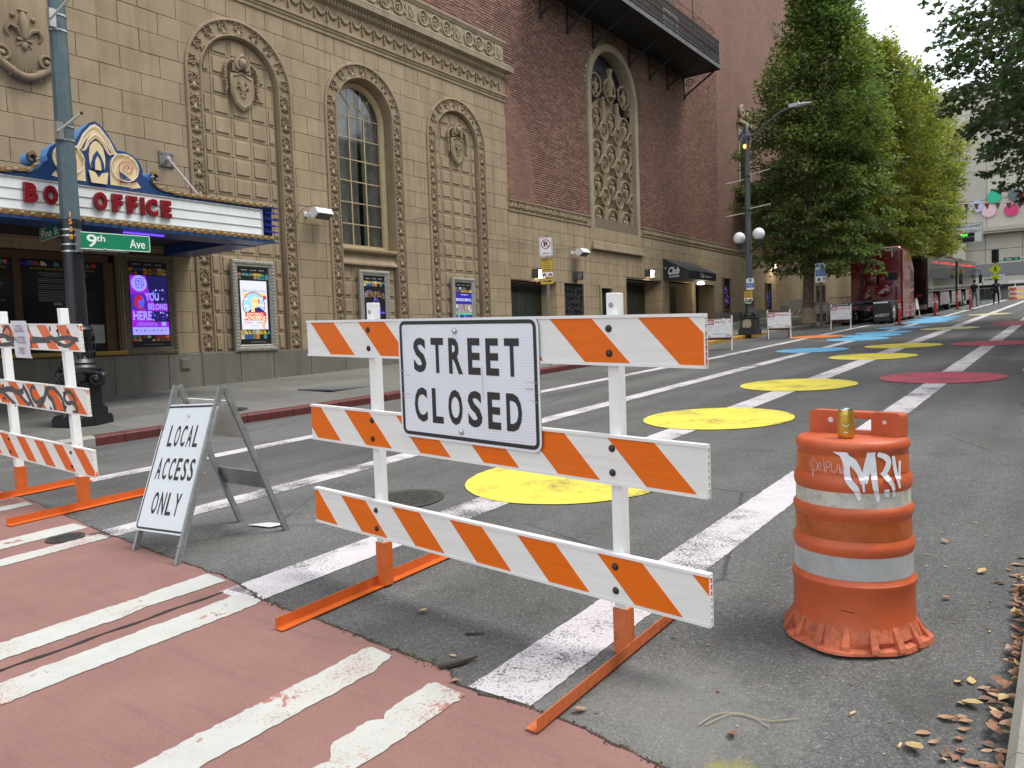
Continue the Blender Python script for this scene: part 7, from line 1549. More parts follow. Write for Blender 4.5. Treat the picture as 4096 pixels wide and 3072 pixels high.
# plastic sawhorse sign in the shade
px_, py_ = -11.6, 39.9; pz_ = side_z(px_, py_); ab = thing('sawhorse_barrier', (px_, py_, pz_), 'grey white plastic sawhorse with one striped board in the shade of the trees', 'barrier'); f = face((px_, py_, pz_), 5, 10); PLG = mat('plastic_grey_white', (.42, .42, .40), .6, var=.1, dirt=.2); b = B(f); b.box(-.36, -.27, 0, 1.12, -.03, .03); b.box(.27, .36, 0, 1.12, -.03, .03); b.box(-.27, .27, .96, 1.1, -.02, .02); b.box(-.27, .27, .68, .92, -.02, .02); b.box(-.27, .27, .30, .38, -.02, .02); b.box(-.27, .27, .08, .14, -.02, .02); b.box(-.27, .27, .56, .62, -.02, .02); b.build('frame', PLG, ab)
rail('board', Fr(f(Vector((0, 0, .022))), f.u, f.v, f.n), -.36, .36, .55, .17, [stripe_mat('stripes_shade', .26, 0, .55, (.62, .10, .02), (.6, .6, .58), -1), PLG], ab)
# parking pay station and racks behind the tree
kx_, ky_ = -10.25, 39.3; kz_ = side_z(kx_, ky_); ks = thing('pay_station', (kx_, ky_, kz_), 'grey parking pay station cabinet behind the tree trunk', 'pay station'); b = B(face((kx_, ky_, kz_), 8)); b.box(-.2, .2, 0, 1.75, -.3, 0); b.build('cabinet', mat('station_grey', (.16, .16, .155), .5), ks, bevel=.02); b = B(face((kx_, ky_, kz_), 8)); b.disc(-.05, 1.6, .05, .003, 14, 0); b.box(-.12, .12, 1.2, 1.45, 0, .01, 1); b.build('panel', [SWHT, SBLK], ks)
for i, (bx_, by_, lab) in enumerate(((-9.9, 41.5, 'steel crowd fence section leaning between the tree and the truck'), (-9.25, 42.6, 'second steel crowd fence section behind the first one'))):
    z_ = side_z(bx_, by_); cf = thing('crowd_fence', (bx_, by_, z_), lab, 'crowd fence', 'steel crowd fences'); f = face((bx_, by_, z_), 6); b = B(f); b.tube([(-.5, .2, 0), (-.5, 1.1, 0), (.5, 1.1, 0), (.5, .2, 0), (-.5, .2, 0)], .02, 5); b.build('frame', GALV, cf)
    for j in range(9): b = B(f); b.tube([(-.4 + j * .1, .2, 0), (-.4 + j * .1, 1.1, 0)], .009, 4); b.build('bar', GALV, cf)
# delineator posts
DRED = mat('delineator_red', (.50, .022, .018), .5, var=.08); DBAND = mat('delineator_band', (.55, .5, .46), .4)
for i, (x, y, lab) in enumerate(((-6.04, 35.05, 'red delineator post nearest the camera, by the truck wheels'), (-6.03, 44.6, 'second red delineator post, by the first coach'), (-6.17, 54.6, 'third red delineator post, between the two coaches'), (-5.32, 52.9, 'fourth red delineator post, beside the man in the black shirt'))):
    z = gz(y); o = thing('delineator_post', (x, y, z), lab, 'delineator', 'red delineator posts'); b = B(Fr((x, y, z))); b.lathe([(.055, .03), (.055, 1.0), (.045, 1.02), (.03, 1.03), (.03, 1.08), (.055, 1.1), (.05, 1.14)], 14); b.build('post', DRED, o, smooth=40)
    b = B(Fr((x, y, z))); b.lathe([(.0565, .80), (.0565, .87)], 14, caps=False); b.lathe([(.0565, .68), (.0565, .75)], 14, caps=False); b.build('band', DBAND, o); b = B(Fr((x, y, z))); b.prism([(.2 * math.cos(R(60 * i)), .2 * math.sin(R(60 * i))) for i in range(6)], .0, .04); b.build('base', BLACK, o)

# ================================================================ red truck tractor
TRED = mat('truck_red', (.20, .005, .011), .22, var=.06, vs=2); TRED.node_tree.nodes['Principled BSDF'].inputs['Coat Weight'].default_value = .6; CHAS = mat('chassis_black', (.016, .016, .017), .55, .2, var=.3); TYRE = mat('tyre', (.018, .018, .019), .85, var=.2); CHR = mat('chrome', (.62, .62, .62), .12, 1.0, var=.05); TAPE = mat('reflective_white', (.72, .72, .72), .4)
trk = thing('truck_tractor', (-7.75, 40.5, gz(40.5)), 'dark red sleeper cab truck tractor parked at the kerb, seen from behind', 'truck')
X0, X1 = -8.78, -6.58; YB, YF = 38.9, 41.9; zg = gz(38.5); Z1_, Z2_ = 2.70, 5.22
b = B(); rad = .22; prof = []
def cab_ring(y, x0, x1, z0, z1, r): return [(x, y, z) for x, z in [(x0, z0), (x1, z0)] + [(x1 - r + r * math.cos(R(a)), z1 - r + r * math.sin(R(a))) for a in (0, 30, 60, 90)] + [(x0 + r - r * math.cos(R(a)), z1 - r + r * math.sin(R(a))) for a in (90, 60, 30, 0)]]
rings = [cab_ring(YB, X0 + .05, X1 - .05, Z1_, Z2_ - .05, .16), cab_ring(YB + .06, X0, X1, Z1_, Z2_, .2), cab_ring(YF - .9, X0, X1, Z1_, Z2_ - .02, .2), cab_ring(YF, X0, X1, Z1_, Z2_ - .6, .3), cab_ring(YF + .3, X0 + .1, X1 - .1, Z1_, Z2_ - 1.2, .3)]; k = 10
b.add([p for q in rings for p in q], [(i * k + j, i * k + (j + 1) % k, (i + 1) * k + (j + 1) % k, (i + 1) * k + j) for i in range(4) for j in range(k)] + [tuple(range(k - 1, -1, -1)), tuple(4 * k + j for j in range(k))]); b.build('cab', TRED, trk, smooth=35)
b = B(); b.add([(X0 + .1, YF, 2.1), (X1 - .1, YF, 2.1), (X1 - .1, YF + 1.4, 2.3), (X0 + .1, YF + 1.4, 2.3), (X0 + .1, YF, 3.6), (X1 - .1, YF, 3.6), (X1 - .25, YF + 1.4, 3.1), (X0 + .25, YF + 1.4, 3.1)], [(0, 1, 5, 4), (1, 2, 6, 5), (2, 3, 7, 6), (3, 0, 4, 7), (4, 5, 6, 7), (3, 2, 1, 0)]); b.build('bonnet', TRED, trk, bevel=.08)
fT = face((0, YB, 0), 0); 
def emboss(pts, n0, n1, name='stamped_panel'):
    b = B(fT); cx = sum(p[0] for p in pts) / len(pts); cz = sum(p[1] for p in pts) / len(pts); k = len(pts); i_ = [(cx + (x - cx) * .86, cz + (z - cz) * .86) for x, z in pts]; b.add([(*p, n0) for p in pts] + [(*p, n1) for p in i_], [(i, (i + 1) % k, k + (i + 1) % k, k + i) for i in range(k)] + [tuple(range(k, 2 * k))]); b.build(name, TRED, trk, smooth=40)
for x0, x1, z0, z1 in ((-8.05, -7.75, 4.45, 4.75), (-7.6, -7.2, 4.45, 4.75), (-8.2, -7.5, 3.5, 4.05), (-7.7, -6.95, 3.45, 4.02), (-7.75, -7.0, 3.05, 3.4), (-8.3, -7.85, 2.85, 3.35)): emboss(rrect(x0, x1, z0, z1, .08), -.002, .03)
emboss([(-7.35 + .3 * math.cos(R(a)), 3.25 + .32 * math.sin(R(a))) for a in range(0, 360, 20)], .0, .028)
b = B(fT)
for x0, q in ((-8.22, 1), (-6.96, -1)): z_ = 5.03; b.box(x0, x0 + q * .28, z_, z_ + .05, 0, .012) if q > 0 else b.box(x0 + q * .28, x0, z_, z_ + .05, 0, .012); b.box(x0, x0 + q * .05, z_ - .30, z_, 0, .012) if q > 0 else b.box(x0 + q * .05, x0, z_ - .30, z_, 0, .012)
b.build('reflective_corner', TAPE, trk)
b = B(fT); b.prism(rrect(-7.3, -6.78, 3.68, 4.02, .04), 0, .06); b.cyl(-7.06, 3.86, .07, .06, .09, 14); b.build('vent', CHAS, trk)
b = B(fT)
for x, z, r in ((-7.9, 3.12, .05), (-7.28, 3.16, .055), (-6.82, 3.42, .045), (-7.98, 2.95, .03)): b.cyl(x, z, r, 0, .03, 14)
b.build('gladhand', mat('fitting_grey', (.5, .5, .48), .4), trk)
b = B(fT); b.tube([(-6.82, 3.4, .05), (-6.84, 2.7, .06)], .022, 6); b.tube([(-8.18, 4.6, .12), (-8.42, 2.75, .3)], .022, 6); b.tube([(-8.1, 4.55, .12), (-8.32, 2.75, .34)], .022, 6); b.tube(spline([(-8.05, 3.9, .08), (-8.1, 3.4, .2), (-8.05, 3.15, .24), (-7.95, 3.2, .15), (-8.1, 2.9, .3), (-8.12, 2.75, .35)], 4), .014, 5); b.build('air_hose', CHAS, trk, smooth=60)
b = B(); b.box(X1 - .02, X1 + .03, YB - .02, YB + .35, 2.75, 5.05); b.build('side_extender', TRED, trk, bevel=.015)
b = B(); b.box(X1 - .35, X1 - .02, YB + .3, YF + .4, 1.75 + .25, 2.72); b.box(X0 + .02, X0 + .35, YB + .3, YF + .4, 2.0, 2.72); b.build('side_skirt', TRED, trk, bevel=.03)
b = B(); b.tube([(X1 - .1, YB + 1.6, 2.32), (X1 + .005, YB + 1.6, 2.32), (X1 + .005, YB + 2.2, 2.32)], .02, 6); b.box(X1 - .02, X1 + .01, YB + 1.2, YB + 2.3, 2.28, 2.33); b.box(X1 - .02, X1 + .01, YB + 1.2, YB + 2.3, 2.55, 2.6); b.build('step', CHR, trk)
b = B(); b.quad((X1 + .004, YF - .9, 3.55), (X1 + .004, YF - .1, 3.55), (X1 + .004, YF - .25, 4.3), (X1 + .004, YF - .9, 4.4)); b.build('side_window', GLASS, trk)
b = B(); b.box(-8.15, -7.95, 36.5, YF, 2.3, 2.62); b.box(-7.35, -7.15, 36.5, YF, 2.3, 2.62); b.box(-8.6, -6.7, 36.42, 36.52, 2.36, 2.55); b.tube([(-8.5, 37.1, 2.22), (-6.8, 37.1, 2.22)], .13, 8); b.tube([(-8.5, 38.4, 2.22), (-6.8, 38.4, 2.22)], .13, 8); b.ball((-7.75, 37.1, 2.2), (.3, .28, .26), 12, 8); b.build('chassis', CHAS, trk)
b = B(); b.prism([(-8.15, 36.9), (-8.05, 37.3), (-7.9, 37.9), (-7.3, 37.9), (-7.15, 37.3), (-7.05, 36.9), (-7.3, 36.95), (-7.52, 37.4), (-7.72, 37.4), (-7.9, 36.95)], 2.66, 2.76); b.build('fifth_wheel', mat('fifth_wheel', (.05, .05, .05), .5, .4), trk)
def wheel(x, y, r, w, parent, hub=CHR):
    f = Fr((x, y, gz(y) + r), (0, 1, 0), (0, 0, 1), (1, 0, 0)); b = B(f); b.lathe([(r * .56, -w / 2), (r * .9, -w / 2), (r, -w / 2 + .04), (r, w / 2 - .04), (r * .9, w / 2), (r * .56, w / 2)], 28); b.build('tyre', TYRE, parent, smooth=35)
    b = B(f); b.lathe([(r * .56, w / 2 + .002), (r * .5, w / 2 - .03), (r * .3, w / 2 - .08), (r * .28, w / 2 + .02), (.02, w / 2 + .03)], 20); b.build('wheel_rim', hub, parent, smooth=35)
for y in (37.1, 38.4):
    for x in (-8.62, -8.28, -7.08, -6.74): wheel(x, y, .50, .28, trk)
wheel(-6.80, 42.5, .50, .3, trk); wheel(-8.5, 42.5, .50, .3, trk)
FLAP = mat('mud_flap', (.028, .028, .030), .6, var=.1); FLW = mat('flap_lettering', (.62, .62, .62), .6)
for x0, x1 in ((-7.30, -6.62), (-8.9, -8.22)):
    b = B(); b.box(x0, x1, 36.40, 36.42, gz(36.4) + .12, gz(36.4) + .92); fl = b.build('mud_flap', FLAP, trk); f = face(((x0 + x1) / 2, 36.395, gz(36.4) + .38), 0); b = B(f); b.text('AVERITT', 0, 0, .13, .56, .002, 0, .03, warp=lambda p: (p[0] + p[1] * .3, p[1], p[2])); b.build('lettering', FLW, fl)
    b = B(); b.box(x0, x1 - .1, 36.39, 36.41, gz(36.4) + .9, gz(36.4) + .97); b.build('flap_bar', CHR, fl)
b = B(); 
for x in (-8.05, -7.45): b.box(x - .12, x + .12, 36.40, 36.44, 2.38, 2.48)
b.build('tail_light', mat('tail_red', (.25, .01, .012), .3), trk)
# ================================================================ two tour coaches
BUSB = mat('coach_black', (.010, .010, .012), .12, var=.1); BUSG = mat('coach_bronze', (.085, .072, .050), .13, .75, var=.2, vs=.8); REDL = emis('marker_red', (1.0, .02, .03), 1.5)
def coach(y0, L, label, tone):
    x0, x1 = -9.22, -6.66; yc = y0 + L / 2; zg0, zg1 = gz(y0), gz(y0 + L); o = thing('tour_coach', (-7.94, yc, gz(yc)), label, 'coach', 'tour coaches parked at the kerb')
    H = 3.28
    def ring(y, ins, r):
        z = gz(y); return [(x, y, zz) for x, zz in [(x0 + ins, z + 1.25), (x1 - ins, z + 1.25)] + [(x1 - ins - r + r * math.cos(R(a)), z + H - ins - r + r * math.sin(R(a))) for a in (0, 22, 45, 68, 90)] + [(x0 + ins + r - r * math.cos(R(a)), z + H - ins - r + r * math.sin(R(a))) for a in (90, 68, 45, 22, 0)]]
    rr_ = [ring(y0, .12, .25), ring(y0 + .12, .0, .3), ring(y0 + L - .25, .0, .3), ring(y0 + L, .18, .3)]; k = 12; b = B()
    b.add([p for q in rr_ for p in q], [(i * k + j, i * k + (j + 1) % k, (i + 1) * k + (j + 1) % k, (i + 1) * k + j) for i in range(3) for j in range(k)] + [tuple(range(k - 1, -1, -1)), tuple(3 * k + j for j in range(k))]); b.build('body', tone, o, smooth=40)
    f = face((0, y0, 0), 0); z = zg0; b = B(f); b.prism(rrect(x0 + .25, x1 - .25, z + 1.75, z + 3.05, .12), -.05, .012); b.build('rear_window', BUSB, o); b = B(f); b.box(x0 + .1, x1 - .1, z + .55, z + 1.7, -.1, .01); b.build('engine_door', BUSB, o)
    b = B(f); b.box(x0 + .05, x1 - .05, z + .32, z + .56, -.2, .06); b.build('rear_bumper', CHR, o, bevel=.03)
    for q in (x0 + .3, x1 - .3): b = B(f); b.cyl(q, z + 1.05, .08, 0, .02, 12); b.cyl(q - .15 * (1 if q > -8 else -1), z + 1.05, .08, 0, .02, 12); b.build('tail_light', mat('tail_red', (.25, .01, .012), .3), o)
    for q in (x0 + .5, -7.94, x1 - .5): b = B(f); b.box(q - .06, q + .06, z + 3.12, z + 3.15, 0, .01); b.build('marker_light', mat('tail_red', (.25, .01, .012), .3), o)
    # side facing the street: glossy upper, chrome luggage bays, wheel openings
    S = Fr((x1, 0, 0), (0, 1, SL), (0, 0, 1), (1, 0, 0)); wy = [y0 + 2.6, y0 + 3.9, y0 + L - 2.7]; segs = [y0 + .15] + [v for w in wy[:1] for v in (w - .62,)] + [wy[1] + .62, wy[2] - .62, wy[2] + .62, y0 + L - .25]
    for a, c in ((segs[0], segs[1]), (segs[2], segs[3]), (segs[4], segs[5])):
        b = B(S); b.box(a, c, .36, 1.25, -.9, -.01); b.build('lower_body', CHAS, o)
        n_ = max(1, int((c - a) / 1.25)); 
        for i in range(n_): u0 = a + (c - a) * i / n_; u1 = a + (c - a) * (i + 1) / n_; b = B(S); b.cbox(u0 + .02, u1 - .02, .40, 1.12, -.01, .012, .01); [b.box(u0 + .05, u1 - .05, .5 + .12 * j, .53 + .12 * j, .012, .02) for j in range(5)]; b.build('luggage_door', CHR, o)
    for y in wy: wheel(x1 - .2, y, .50, .3, o); wheel(x0 + .2, y, .50, .3, o)
    b = B(S); b.box(y0 + .6, y0 + L - 1.0, 1.95, 2.75, -.01, .006); b.build('side_window', BUSB, o); b = B(S); b.box(y0 + .3, y0 + L - .3, 1.22, 1.27, -.01, .01); b.box(y0 + .3, y0 + L - .3, 2.92, 2.95, -.01, .01); b.build('trim_strip', CHR, o)
    for u in (y0 + 3.2, y0 + L - 5.2, y0 + L - 4.4, y0 + L - 3.6, y0 + L - .8): b = B(S); b.ball((u, 2.86, .015), (.07, .035, .02), 8, 5); b.build('marker_light', REDL, o)
    b = B(S); b.tube([(y0 + L - .2, 2.6, .0), (y0 + L + .2, 2.5, .25), (y0 + L + .2, 2.2, .28)], .03, 5); b.box(y0 + L + .14, y0 + L + .26, 1.55, 2.2, .16, .38); b.build('mirror', BUSB, o)
    for q in (.25, .62):
        b = B(Fr((-7.94, y0 + L * q, gz(y0 + L * q) + H - .05))); b.box(-.8, .8, -.7, .7, 0, .16); b.box(-.5, .5, -.5, .5, .16, .24); [b.ball((xx, yy, .24), (.18, .25, .1), 8, 5) for xx in (-.45, .1) for yy in (-.3, .3)]; b.build('roof_unit', CHAS, o, bevel=.04)
    b = B(); b.box(x0 + .3, x1 - .3, y0 + .3, y0 + L - .3, zg0 + .3, zg1 + .9) if 0 else b.quad((x0 + .3, y0 + .3, zg0 + .45), (x1 - .3, y0 + .3, zg0 + .45), (x1 - .3, y0 + L - .3, zg1 + .45), (x0 + .3, y0 + L - .3, zg1 + .45)); b.build('underbody', CHAS, o)
    return o
coach(46.6, 11.6, 'black and bronze tour coach parked directly behind the red truck', BUSG); coach(58.9, 11.4, 'farther bronze tour coach with its mirror by the man in the black shirt', BUSG)

# ================================================================ two people
SKIN = mat('skin', (.42, .24, .17), .55); HAIRM = mat('dark_hair', (.02, .014, .010), .6); TEE = mat('black_cloth', (.016, .017, .022), .85); JEAN = mat('blue_jeans', (.10, .15, .23), .85, var=.15, vs=12); NAVY = mat('navy_cloth', (.014, .016, .028), .85); DPNT = mat('dark_trousers', (.014, .013, .014), .85); SHOE = mat('shoe', (.05, .05, .05), .6); SHOEW = mat('pale_shoe', (.5, .5, .48), .6)
def person(x, y, yaw, label, top, trousers, shoe, sleeves, stride, hair_long=False):
    z = gz(y); o = thing('person', (x, y, z), label, 'person'); st = stride
    J = {'pel': (0, 0, .95), 'wai': (0, .0, 1.08), 'che': (0, .01, 1.30), 'nek': (0, .0, 1.47), 'hd0': (0, -.01, 1.56), 'hd1': (0, -.01, 1.70),
         'hpL': (-.10, 0, .90), 'knL': (-.12, -st * .5, .50), 'anL': (-.12, -st + .06, .09), 'toL': (-.13, -st - .12, .045), 'hpR': (.10, 0, .90), 'knR': (.12, st * .35 - .02, .50), 'anR': (.12, st, .10), 'toR': (.13, st - .17, .045),
         'shL': (-.18, .01, 1.41), 'elL': (-.25, .03, 1.13), 'wrL': (-.24, -.10, .90), 'haL': (-.23, -.13, .82), 'shR': (.18, .01, 1.41), 'elR': (.25, .06, 1.13), 'wrR': (.25, -.04, .89), 'haR': (.24, -.06, .81)}
    Rd = {'pel': .145, 'wai': .135, 'che': .155, 'nek': .06, 'hd0': .085, 'hd1': .085, 'hpL': .095, 'knL': .062, 'anL': .045, 'toL': .04, 'hpR': .095, 'knR': .062, 'anR': .045, 'toR': .04, 'shL': .07, 'elL': .047, 'wrL': .033, 'haL': .036, 'shR': .07, 'elR': .047, 'wrR': .033, 'haR': .036}
    E = [('pel', 'wai'), ('wai', 'che'), ('che', 'nek'), ('nek', 'hd0'), ('hd0', 'hd1')] + [(a + s, c + s) for s in 'LR' for a, c in (('hp', 'kn'), ('kn', 'an'), ('an', 'to'), ('sh', 'el'), ('el', 'wr'), ('wr', 'ha'))] + [('pel', 'hpL'), ('pel', 'hpR'), ('che', 'shL'), ('che', 'shR')]
    N = list(J); me = bpy.data.meshes.new('skeleton'); me.from_pydata([J[n] for n in N], [(N.index(a), N.index(c)) for a, c in E], []); t = bpy.data.objects.new('skeleton', me); COL.objects.link(t); t.modifiers.new('s', 'SKIN')
    for n, v in zip(N, me.skin_vertices[0].data): v.radius = (Rd[n], Rd[n] * (.72 if n in ('pel', 'wai', 'che') else 1)); v.use_root = n == 'pel'
    sb = t.modifiers.new('d', 'SUBSURF'); sb.levels = 1; dg = bpy.context.evaluated_depsgraph_get(); m2 = bpy.data.meshes.new_from_object(t.evaluated_get(dg)); bpy.data.objects.remove(t)
    for m in (SKIN, top, trousers, shoe): m2.materials.append(m)
    for p in m2.polygons:
        c = p.center; p.use_smooth = True
        if c.z < .12: p.material_index = 3
        elif c.z < .98 and abs(c.x) < .195 : p.material_index = 2
        elif c.z > 1.475: p.material_index = 0
        elif abs(c.x) > .205 and c.z < sleeves: p.material_index = 0
        else: p.material_index = 1
    bo = bpy.data.objects.new('body', m2); COL.objects.link(bo); bo.parent = o
    b = B(Fr(o.location)); b.ball((0, .015, 1.70), (.10, .108, .105), 12, 8)
    if hair_long: b.ball((0, .05, 1.60), (.10, .07, .14), 10, 7)
    b.build('hair', HAIRM, o, smooth=80)
    b = B(Fr(o.location)); b.ball((0, -.105, 1.635), (.016, .025, .025), 6, 4); [b.ball((q * .092, 0, 1.64), (.014, .02, .03), 6, 4) for q in (-1, 1)]; b.build('nose_and_ears', SKIN, o, smooth=80)
    if hair_long: b = B(Fr(o.location)); b.box(-.08, .08, 1.33, 1.345, .125, .130, 0, Fr(o.location, (1, 0, 0), (0, 0, 1), (0, 1, 0))); b.box(-.06, .06, 1.365, 1.385, .125, .130, 0, Fr(o.location, (1, 0, 0), (0, 0, 1), (0, 1, 0))); b.build('shirt_print', mat('print_pale', (.3, .3, .33), .7), o)
    o.rotation_euler = (0, 0, R(yaw)); return o
person(-5.55, 57.6, 150, 'man in black t-shirt and blue jeans standing by the coaches', TEE, JEAN, SHOE, 1.2, .10); person(-4.62, 61.0, 172, 'person in dark sweatshirt and dark trousers walking away up the street', NAVY, DPNT, SHOEW, .9, .16, True)
# ================================================================ trees
def leaf_mat(name, dark, mid, light, warm, warm_amt):
    t = NT(name); gp = t.n('ShaderNodeNewGeometry'); r = gp.outputs['Random Per Island']; pos = gp.outputs['Position']
    a = t.ramp(r, [(0, dark), (.5, mid), (1, light)]); n = t.noise(pos, .55, 4, .6)
    a = t.mix(t.math('MULTIPLY', t.ramp(n, [(.42, 0), (.68, 1)]), warm_amt), a, warm)
    t.base(a); t.set(.5, 0, .35); t.b.inputs['Transmission Weight'].default_value = 0.0
    out = t.t.nodes['Material Output']; tl = t.n('ShaderNodeBsdfTranslucent'); t.l(t.mix(1.0, a, (1.0, 1.25, .55), 'MULTIPLY'), tl.inputs[0]); mx = t.n('ShaderNodeMixShader'); mx.inputs[0].default_value = .45
    t.l(t.b.outputs[0], mx.inputs[1]); t.l(tl.outputs[0], mx.inputs[2]); t.l(mx.outputs[0], out.inputs[0]); return t.m
BARK = mat('bark', (.15, .115, .08), .9, var=.4, vs=9, bump=1.0, bs=22); BARKP = mat('pale_bark_scar', (.34, .27, .19), .9, var=.3, vs=14, bump=.6, bs=30)
LF = [leaf_mat('leaf_deep_green', (.085, .118, .048), (.132, .182, .064), (.195, .25, .088), (.25, .255, .065), .65), leaf_mat('leaf_yellow_green', (.155, .18, .052), (.235, .255, .066), (.32, .325, .085), (.42, .33, .075), .7), leaf_mat('leaf_dark_maple', (.046, .074, .042), (.072, .11, .056), (.105, .15, .072), (.16, .12, .055), .35)]
DIAM = np.array([(0, 0, 0), (.28, .45, .03), (0, 1, -.06), (-.28, .45, .03)], np.float32)
STAR = np.array([(0, 0, 0), (.30, .12, .02), (.52, .48, -.03), (.2, .55, .02), (0, 1.0, -.06), (-.2, .55, .02), (-.52, .48, -.03), (-.30, .12, .02)], np.float32)
def tree(x, y, label, H, rad, seed, leafm, nspray, per, size, zc0, shape, tmpl=DIAM, cx=0.0, cy=0.0, tr=.22, lean=0.0, spray_r=.60, upr=1.0, zbase=None, low=1.0):
    rg = np.random.default_rng(seed); rd = random.Random(seed); z0 = side_z(x, y) - .02 if zbase is None else zbase
    o = thing('street_tree', (x, y, z0), label, 'tree', 'street trees')
    b = B(); fork = zc0 - z0 + .3
    tx = lambda s: x + cx * s * .8 + lean * s; ty = lambda s: y + cy * s * .8
    P = [(x, y, z0 - .05), (x + .03, y, z0 + .15), (x, y + .02, z0 + fork * .4), (tx(.12), ty(.12), z0 + fork)] + [(tx(.12 + .8 * i / 5), ty(.12 + .8 * i / 5), z0 + fork + (H * .93 - fork) * i / 5) for i in range(1, 6)]
    b.tube(P, [tr * 1.45, tr * 1.08, tr * .92, tr * .85, tr * .62, tr * .46, tr * .32, tr * .18, .03], 10)
    tips = []
    # shape(t): crown radius at relative height t of the crown
    for i in range(nspray):
        t = rg.beta(1.1, 1.15) if rg.random() > .1 else rg.random(); t = float(t); rr_ = shape(t) * rad; a = rg.random() * 2 * math.pi; q = math.sqrt(rg.random() * .80 + .20) if rg.random() < .82 else rg.random() * .6
        lob = 1 + .16 * math.sin(3 * a + seed) + .12 * math.sin(5 * a + 2.1 * seed + t * 9)
        zz = zc0 + (z0 + H - zc0) * t; s = (zz - z0) / H
        tips.append((tx(s) * (1 if cx == 0 else 1) + cx * .35 + math.cos(a) * rr_ * q * lob, ty(s) + cy * .35 + math.sin(a) * rr_ * q * lob, zz + rg.normal() * .18, a, q, t))
    lim = [tips[i] for i in range(0, len(tips), max(1, len(tips) // 70))]
    for (px, py, pz_, a, q, _t) in lim:
        h0 = max(z0 + fork * .95, pz_ - (.9 + 1.4 * q) * (1.0 + .3 * rd.random())); s = (h0 - z0) / H; sx, sy = tx(s), ty(s); r0 = max(.02, tr * .34 * (1 - s * .75))
        b.tube([(sx, sy, h0), (sx + (px - sx) * .35, sy + (py - sy) * .35, h0 + (pz_ - h0) * .45), (sx + (px - sx) * .7, sy + (py - sy) * .7, h0 + (pz_ - h0) * .8), (px, py, pz_)], [r0, r0 * .7, r0 * .4, .008], 5, caps=False)
    b.build('trunk', BARK, o, smooth=60)
    T_ = np.array([(q[0], q[1], q[2]) for q in tips], np.float32); A = np.array([q[3] for q in tips]); N = len(T_) * per
    idx = np.repeat(np.arange(len(T_)), per); ang = A[idx]
    # sprays: flattish, leaning outwards and drooping at the rim
    u = rg.normal(size=(N, 3)).astype(np.float32); u /= np.linalg.norm(u, axis=1, keepdims=True); u *= (rg.random((N, 1)) ** .5) * spray_r
    tt = np.clip((np.array([q[5] for q in tips])[idx] - .15) / .5, 0, 1) * upr; u[:, :2] *= (1 - .28 * tt)[:, None]; u[:, 2] *= .26 + .95 * tt; out = np.stack([np.cos(ang), np.sin(ang)], 1); d = (u[:, :2] * out).sum(1); u[:, 2] += -.22 * d * (1 - tt) + .12
    C = T_[idx] + u
    az = ang + rg.normal(size=N) * 1.1; tilt = rg.normal(size=N) * .5 - .35 + .5 * tt; roll = rg.normal(size=N) * .5; sc = size * (0.7 + .6 * rg.random(N))
    f_ = np.stack([np.cos(az) * np.cos(tilt), np.sin(az) * np.cos(tilt), np.sin(tilt)], 1); sd = np.stack([-np.sin(az), np.cos(az), np.zeros(N)], 1); up = np.cross(sd, f_); s2 = sd * np.cos(roll)[:, None] + up * np.sin(roll)[:, None]; n2 = np.cross(s2, f_)
    K = len(tmpl); V = (C[:, None, :] + (s2[:, None, :] * tmpl[None, :, 0:1] + f_[:, None, :] * tmpl[None, :, 1:2] - n2[:, None, :] * tmpl[None, :, 2:3]) * sc[:, None, None]).reshape(-1, 3)
    fast('crown', V, np.arange(N * K).reshape(N, K), leafm, o)
    return o
colm = lambda t: (.62 + .42 * math.sin(math.pi * min(1, t * .9 + .12))) * (1 if t < .6 else max(.22, 1 - ((t - .6) / .4) ** 2.2 * .80))
t1 = tree(-10.05, 36.4, 'big dark green street tree nearest the lamp, its lower trunk pale', 16.8, 2.75, 3, LF[0], 1200, 62, .18, 4.2, lambda t: (.72 + .36 * math.sin(math.pi * min(1, t * 1.1 + .12))) * (1 if t < .42 else max(.20, 1 - ((t - .42) / .58) ** 1.35 * .82)), tr=.26, cx=.8)
b = B(); b.tube([(-10.03, 36.395, t1.location.z + .05), (-10.02, 36.41, t1.location.z + .75)], [.345, .262], 10); b.build('pale_trunk_base', BARKP, t1)
tree(-9.7, 44.4, 'second street tree, behind the truck cab', 14.0, 3.5, 8, LF[1], 1000, 54, .20, 5.2, colm, cx=.8)
tree(-9.5, 52.6, 'third street tree, over the first coach', 13.2, 3.2, 15, LF[1], 700, 50, .23, 5.8, colm, cx=1.0)
tree(-9.4, 60.5, 'fourth street tree, yellowing, over the second coach', 12.6, 2.7, 21, LF[1], 520, 38, .24, 6.6, colm, cx=-.3)
tree(-9.4, 68.5, 'farthest street tree on the theatre side, yellow green', 11.0, 2.3, 29, LF[1], 420, 34, .28, 6.6, colm, cx=-1.0)
wide = lambda t: math.sqrt(max(.05, 1 - (2 * t - .9) ** 2 / 1.35))
tree(2.9, 15.6, 'leafy maple overhanging the street from the right, nearest the camera', 9.8, 3.0, 5, LF[2], 300, 44, .135, 4.0, wide, STAR, cx=-.7, tr=.2, upr=.3, zbase=gz(15.6) + .14)
tree(3.0, 23.5, 'second maple on the right, its boughs reaching over the street', 11.0, 3.8, 12, LF[2], 520, 44, .16, 4.7, wide, STAR, cx=-2.1, tr=.22, upr=.3, zbase=gz(23.5) + .14)
tree(3.2, 33.5, 'third maple on the right, in front of the beige building', 12.6, 4.4, 17, LF[2], 560, 42, .19, 5.7, wide, STAR, cx=-3.0, tr=.22, upr=.3, zbase=gz(33.5) + .14)
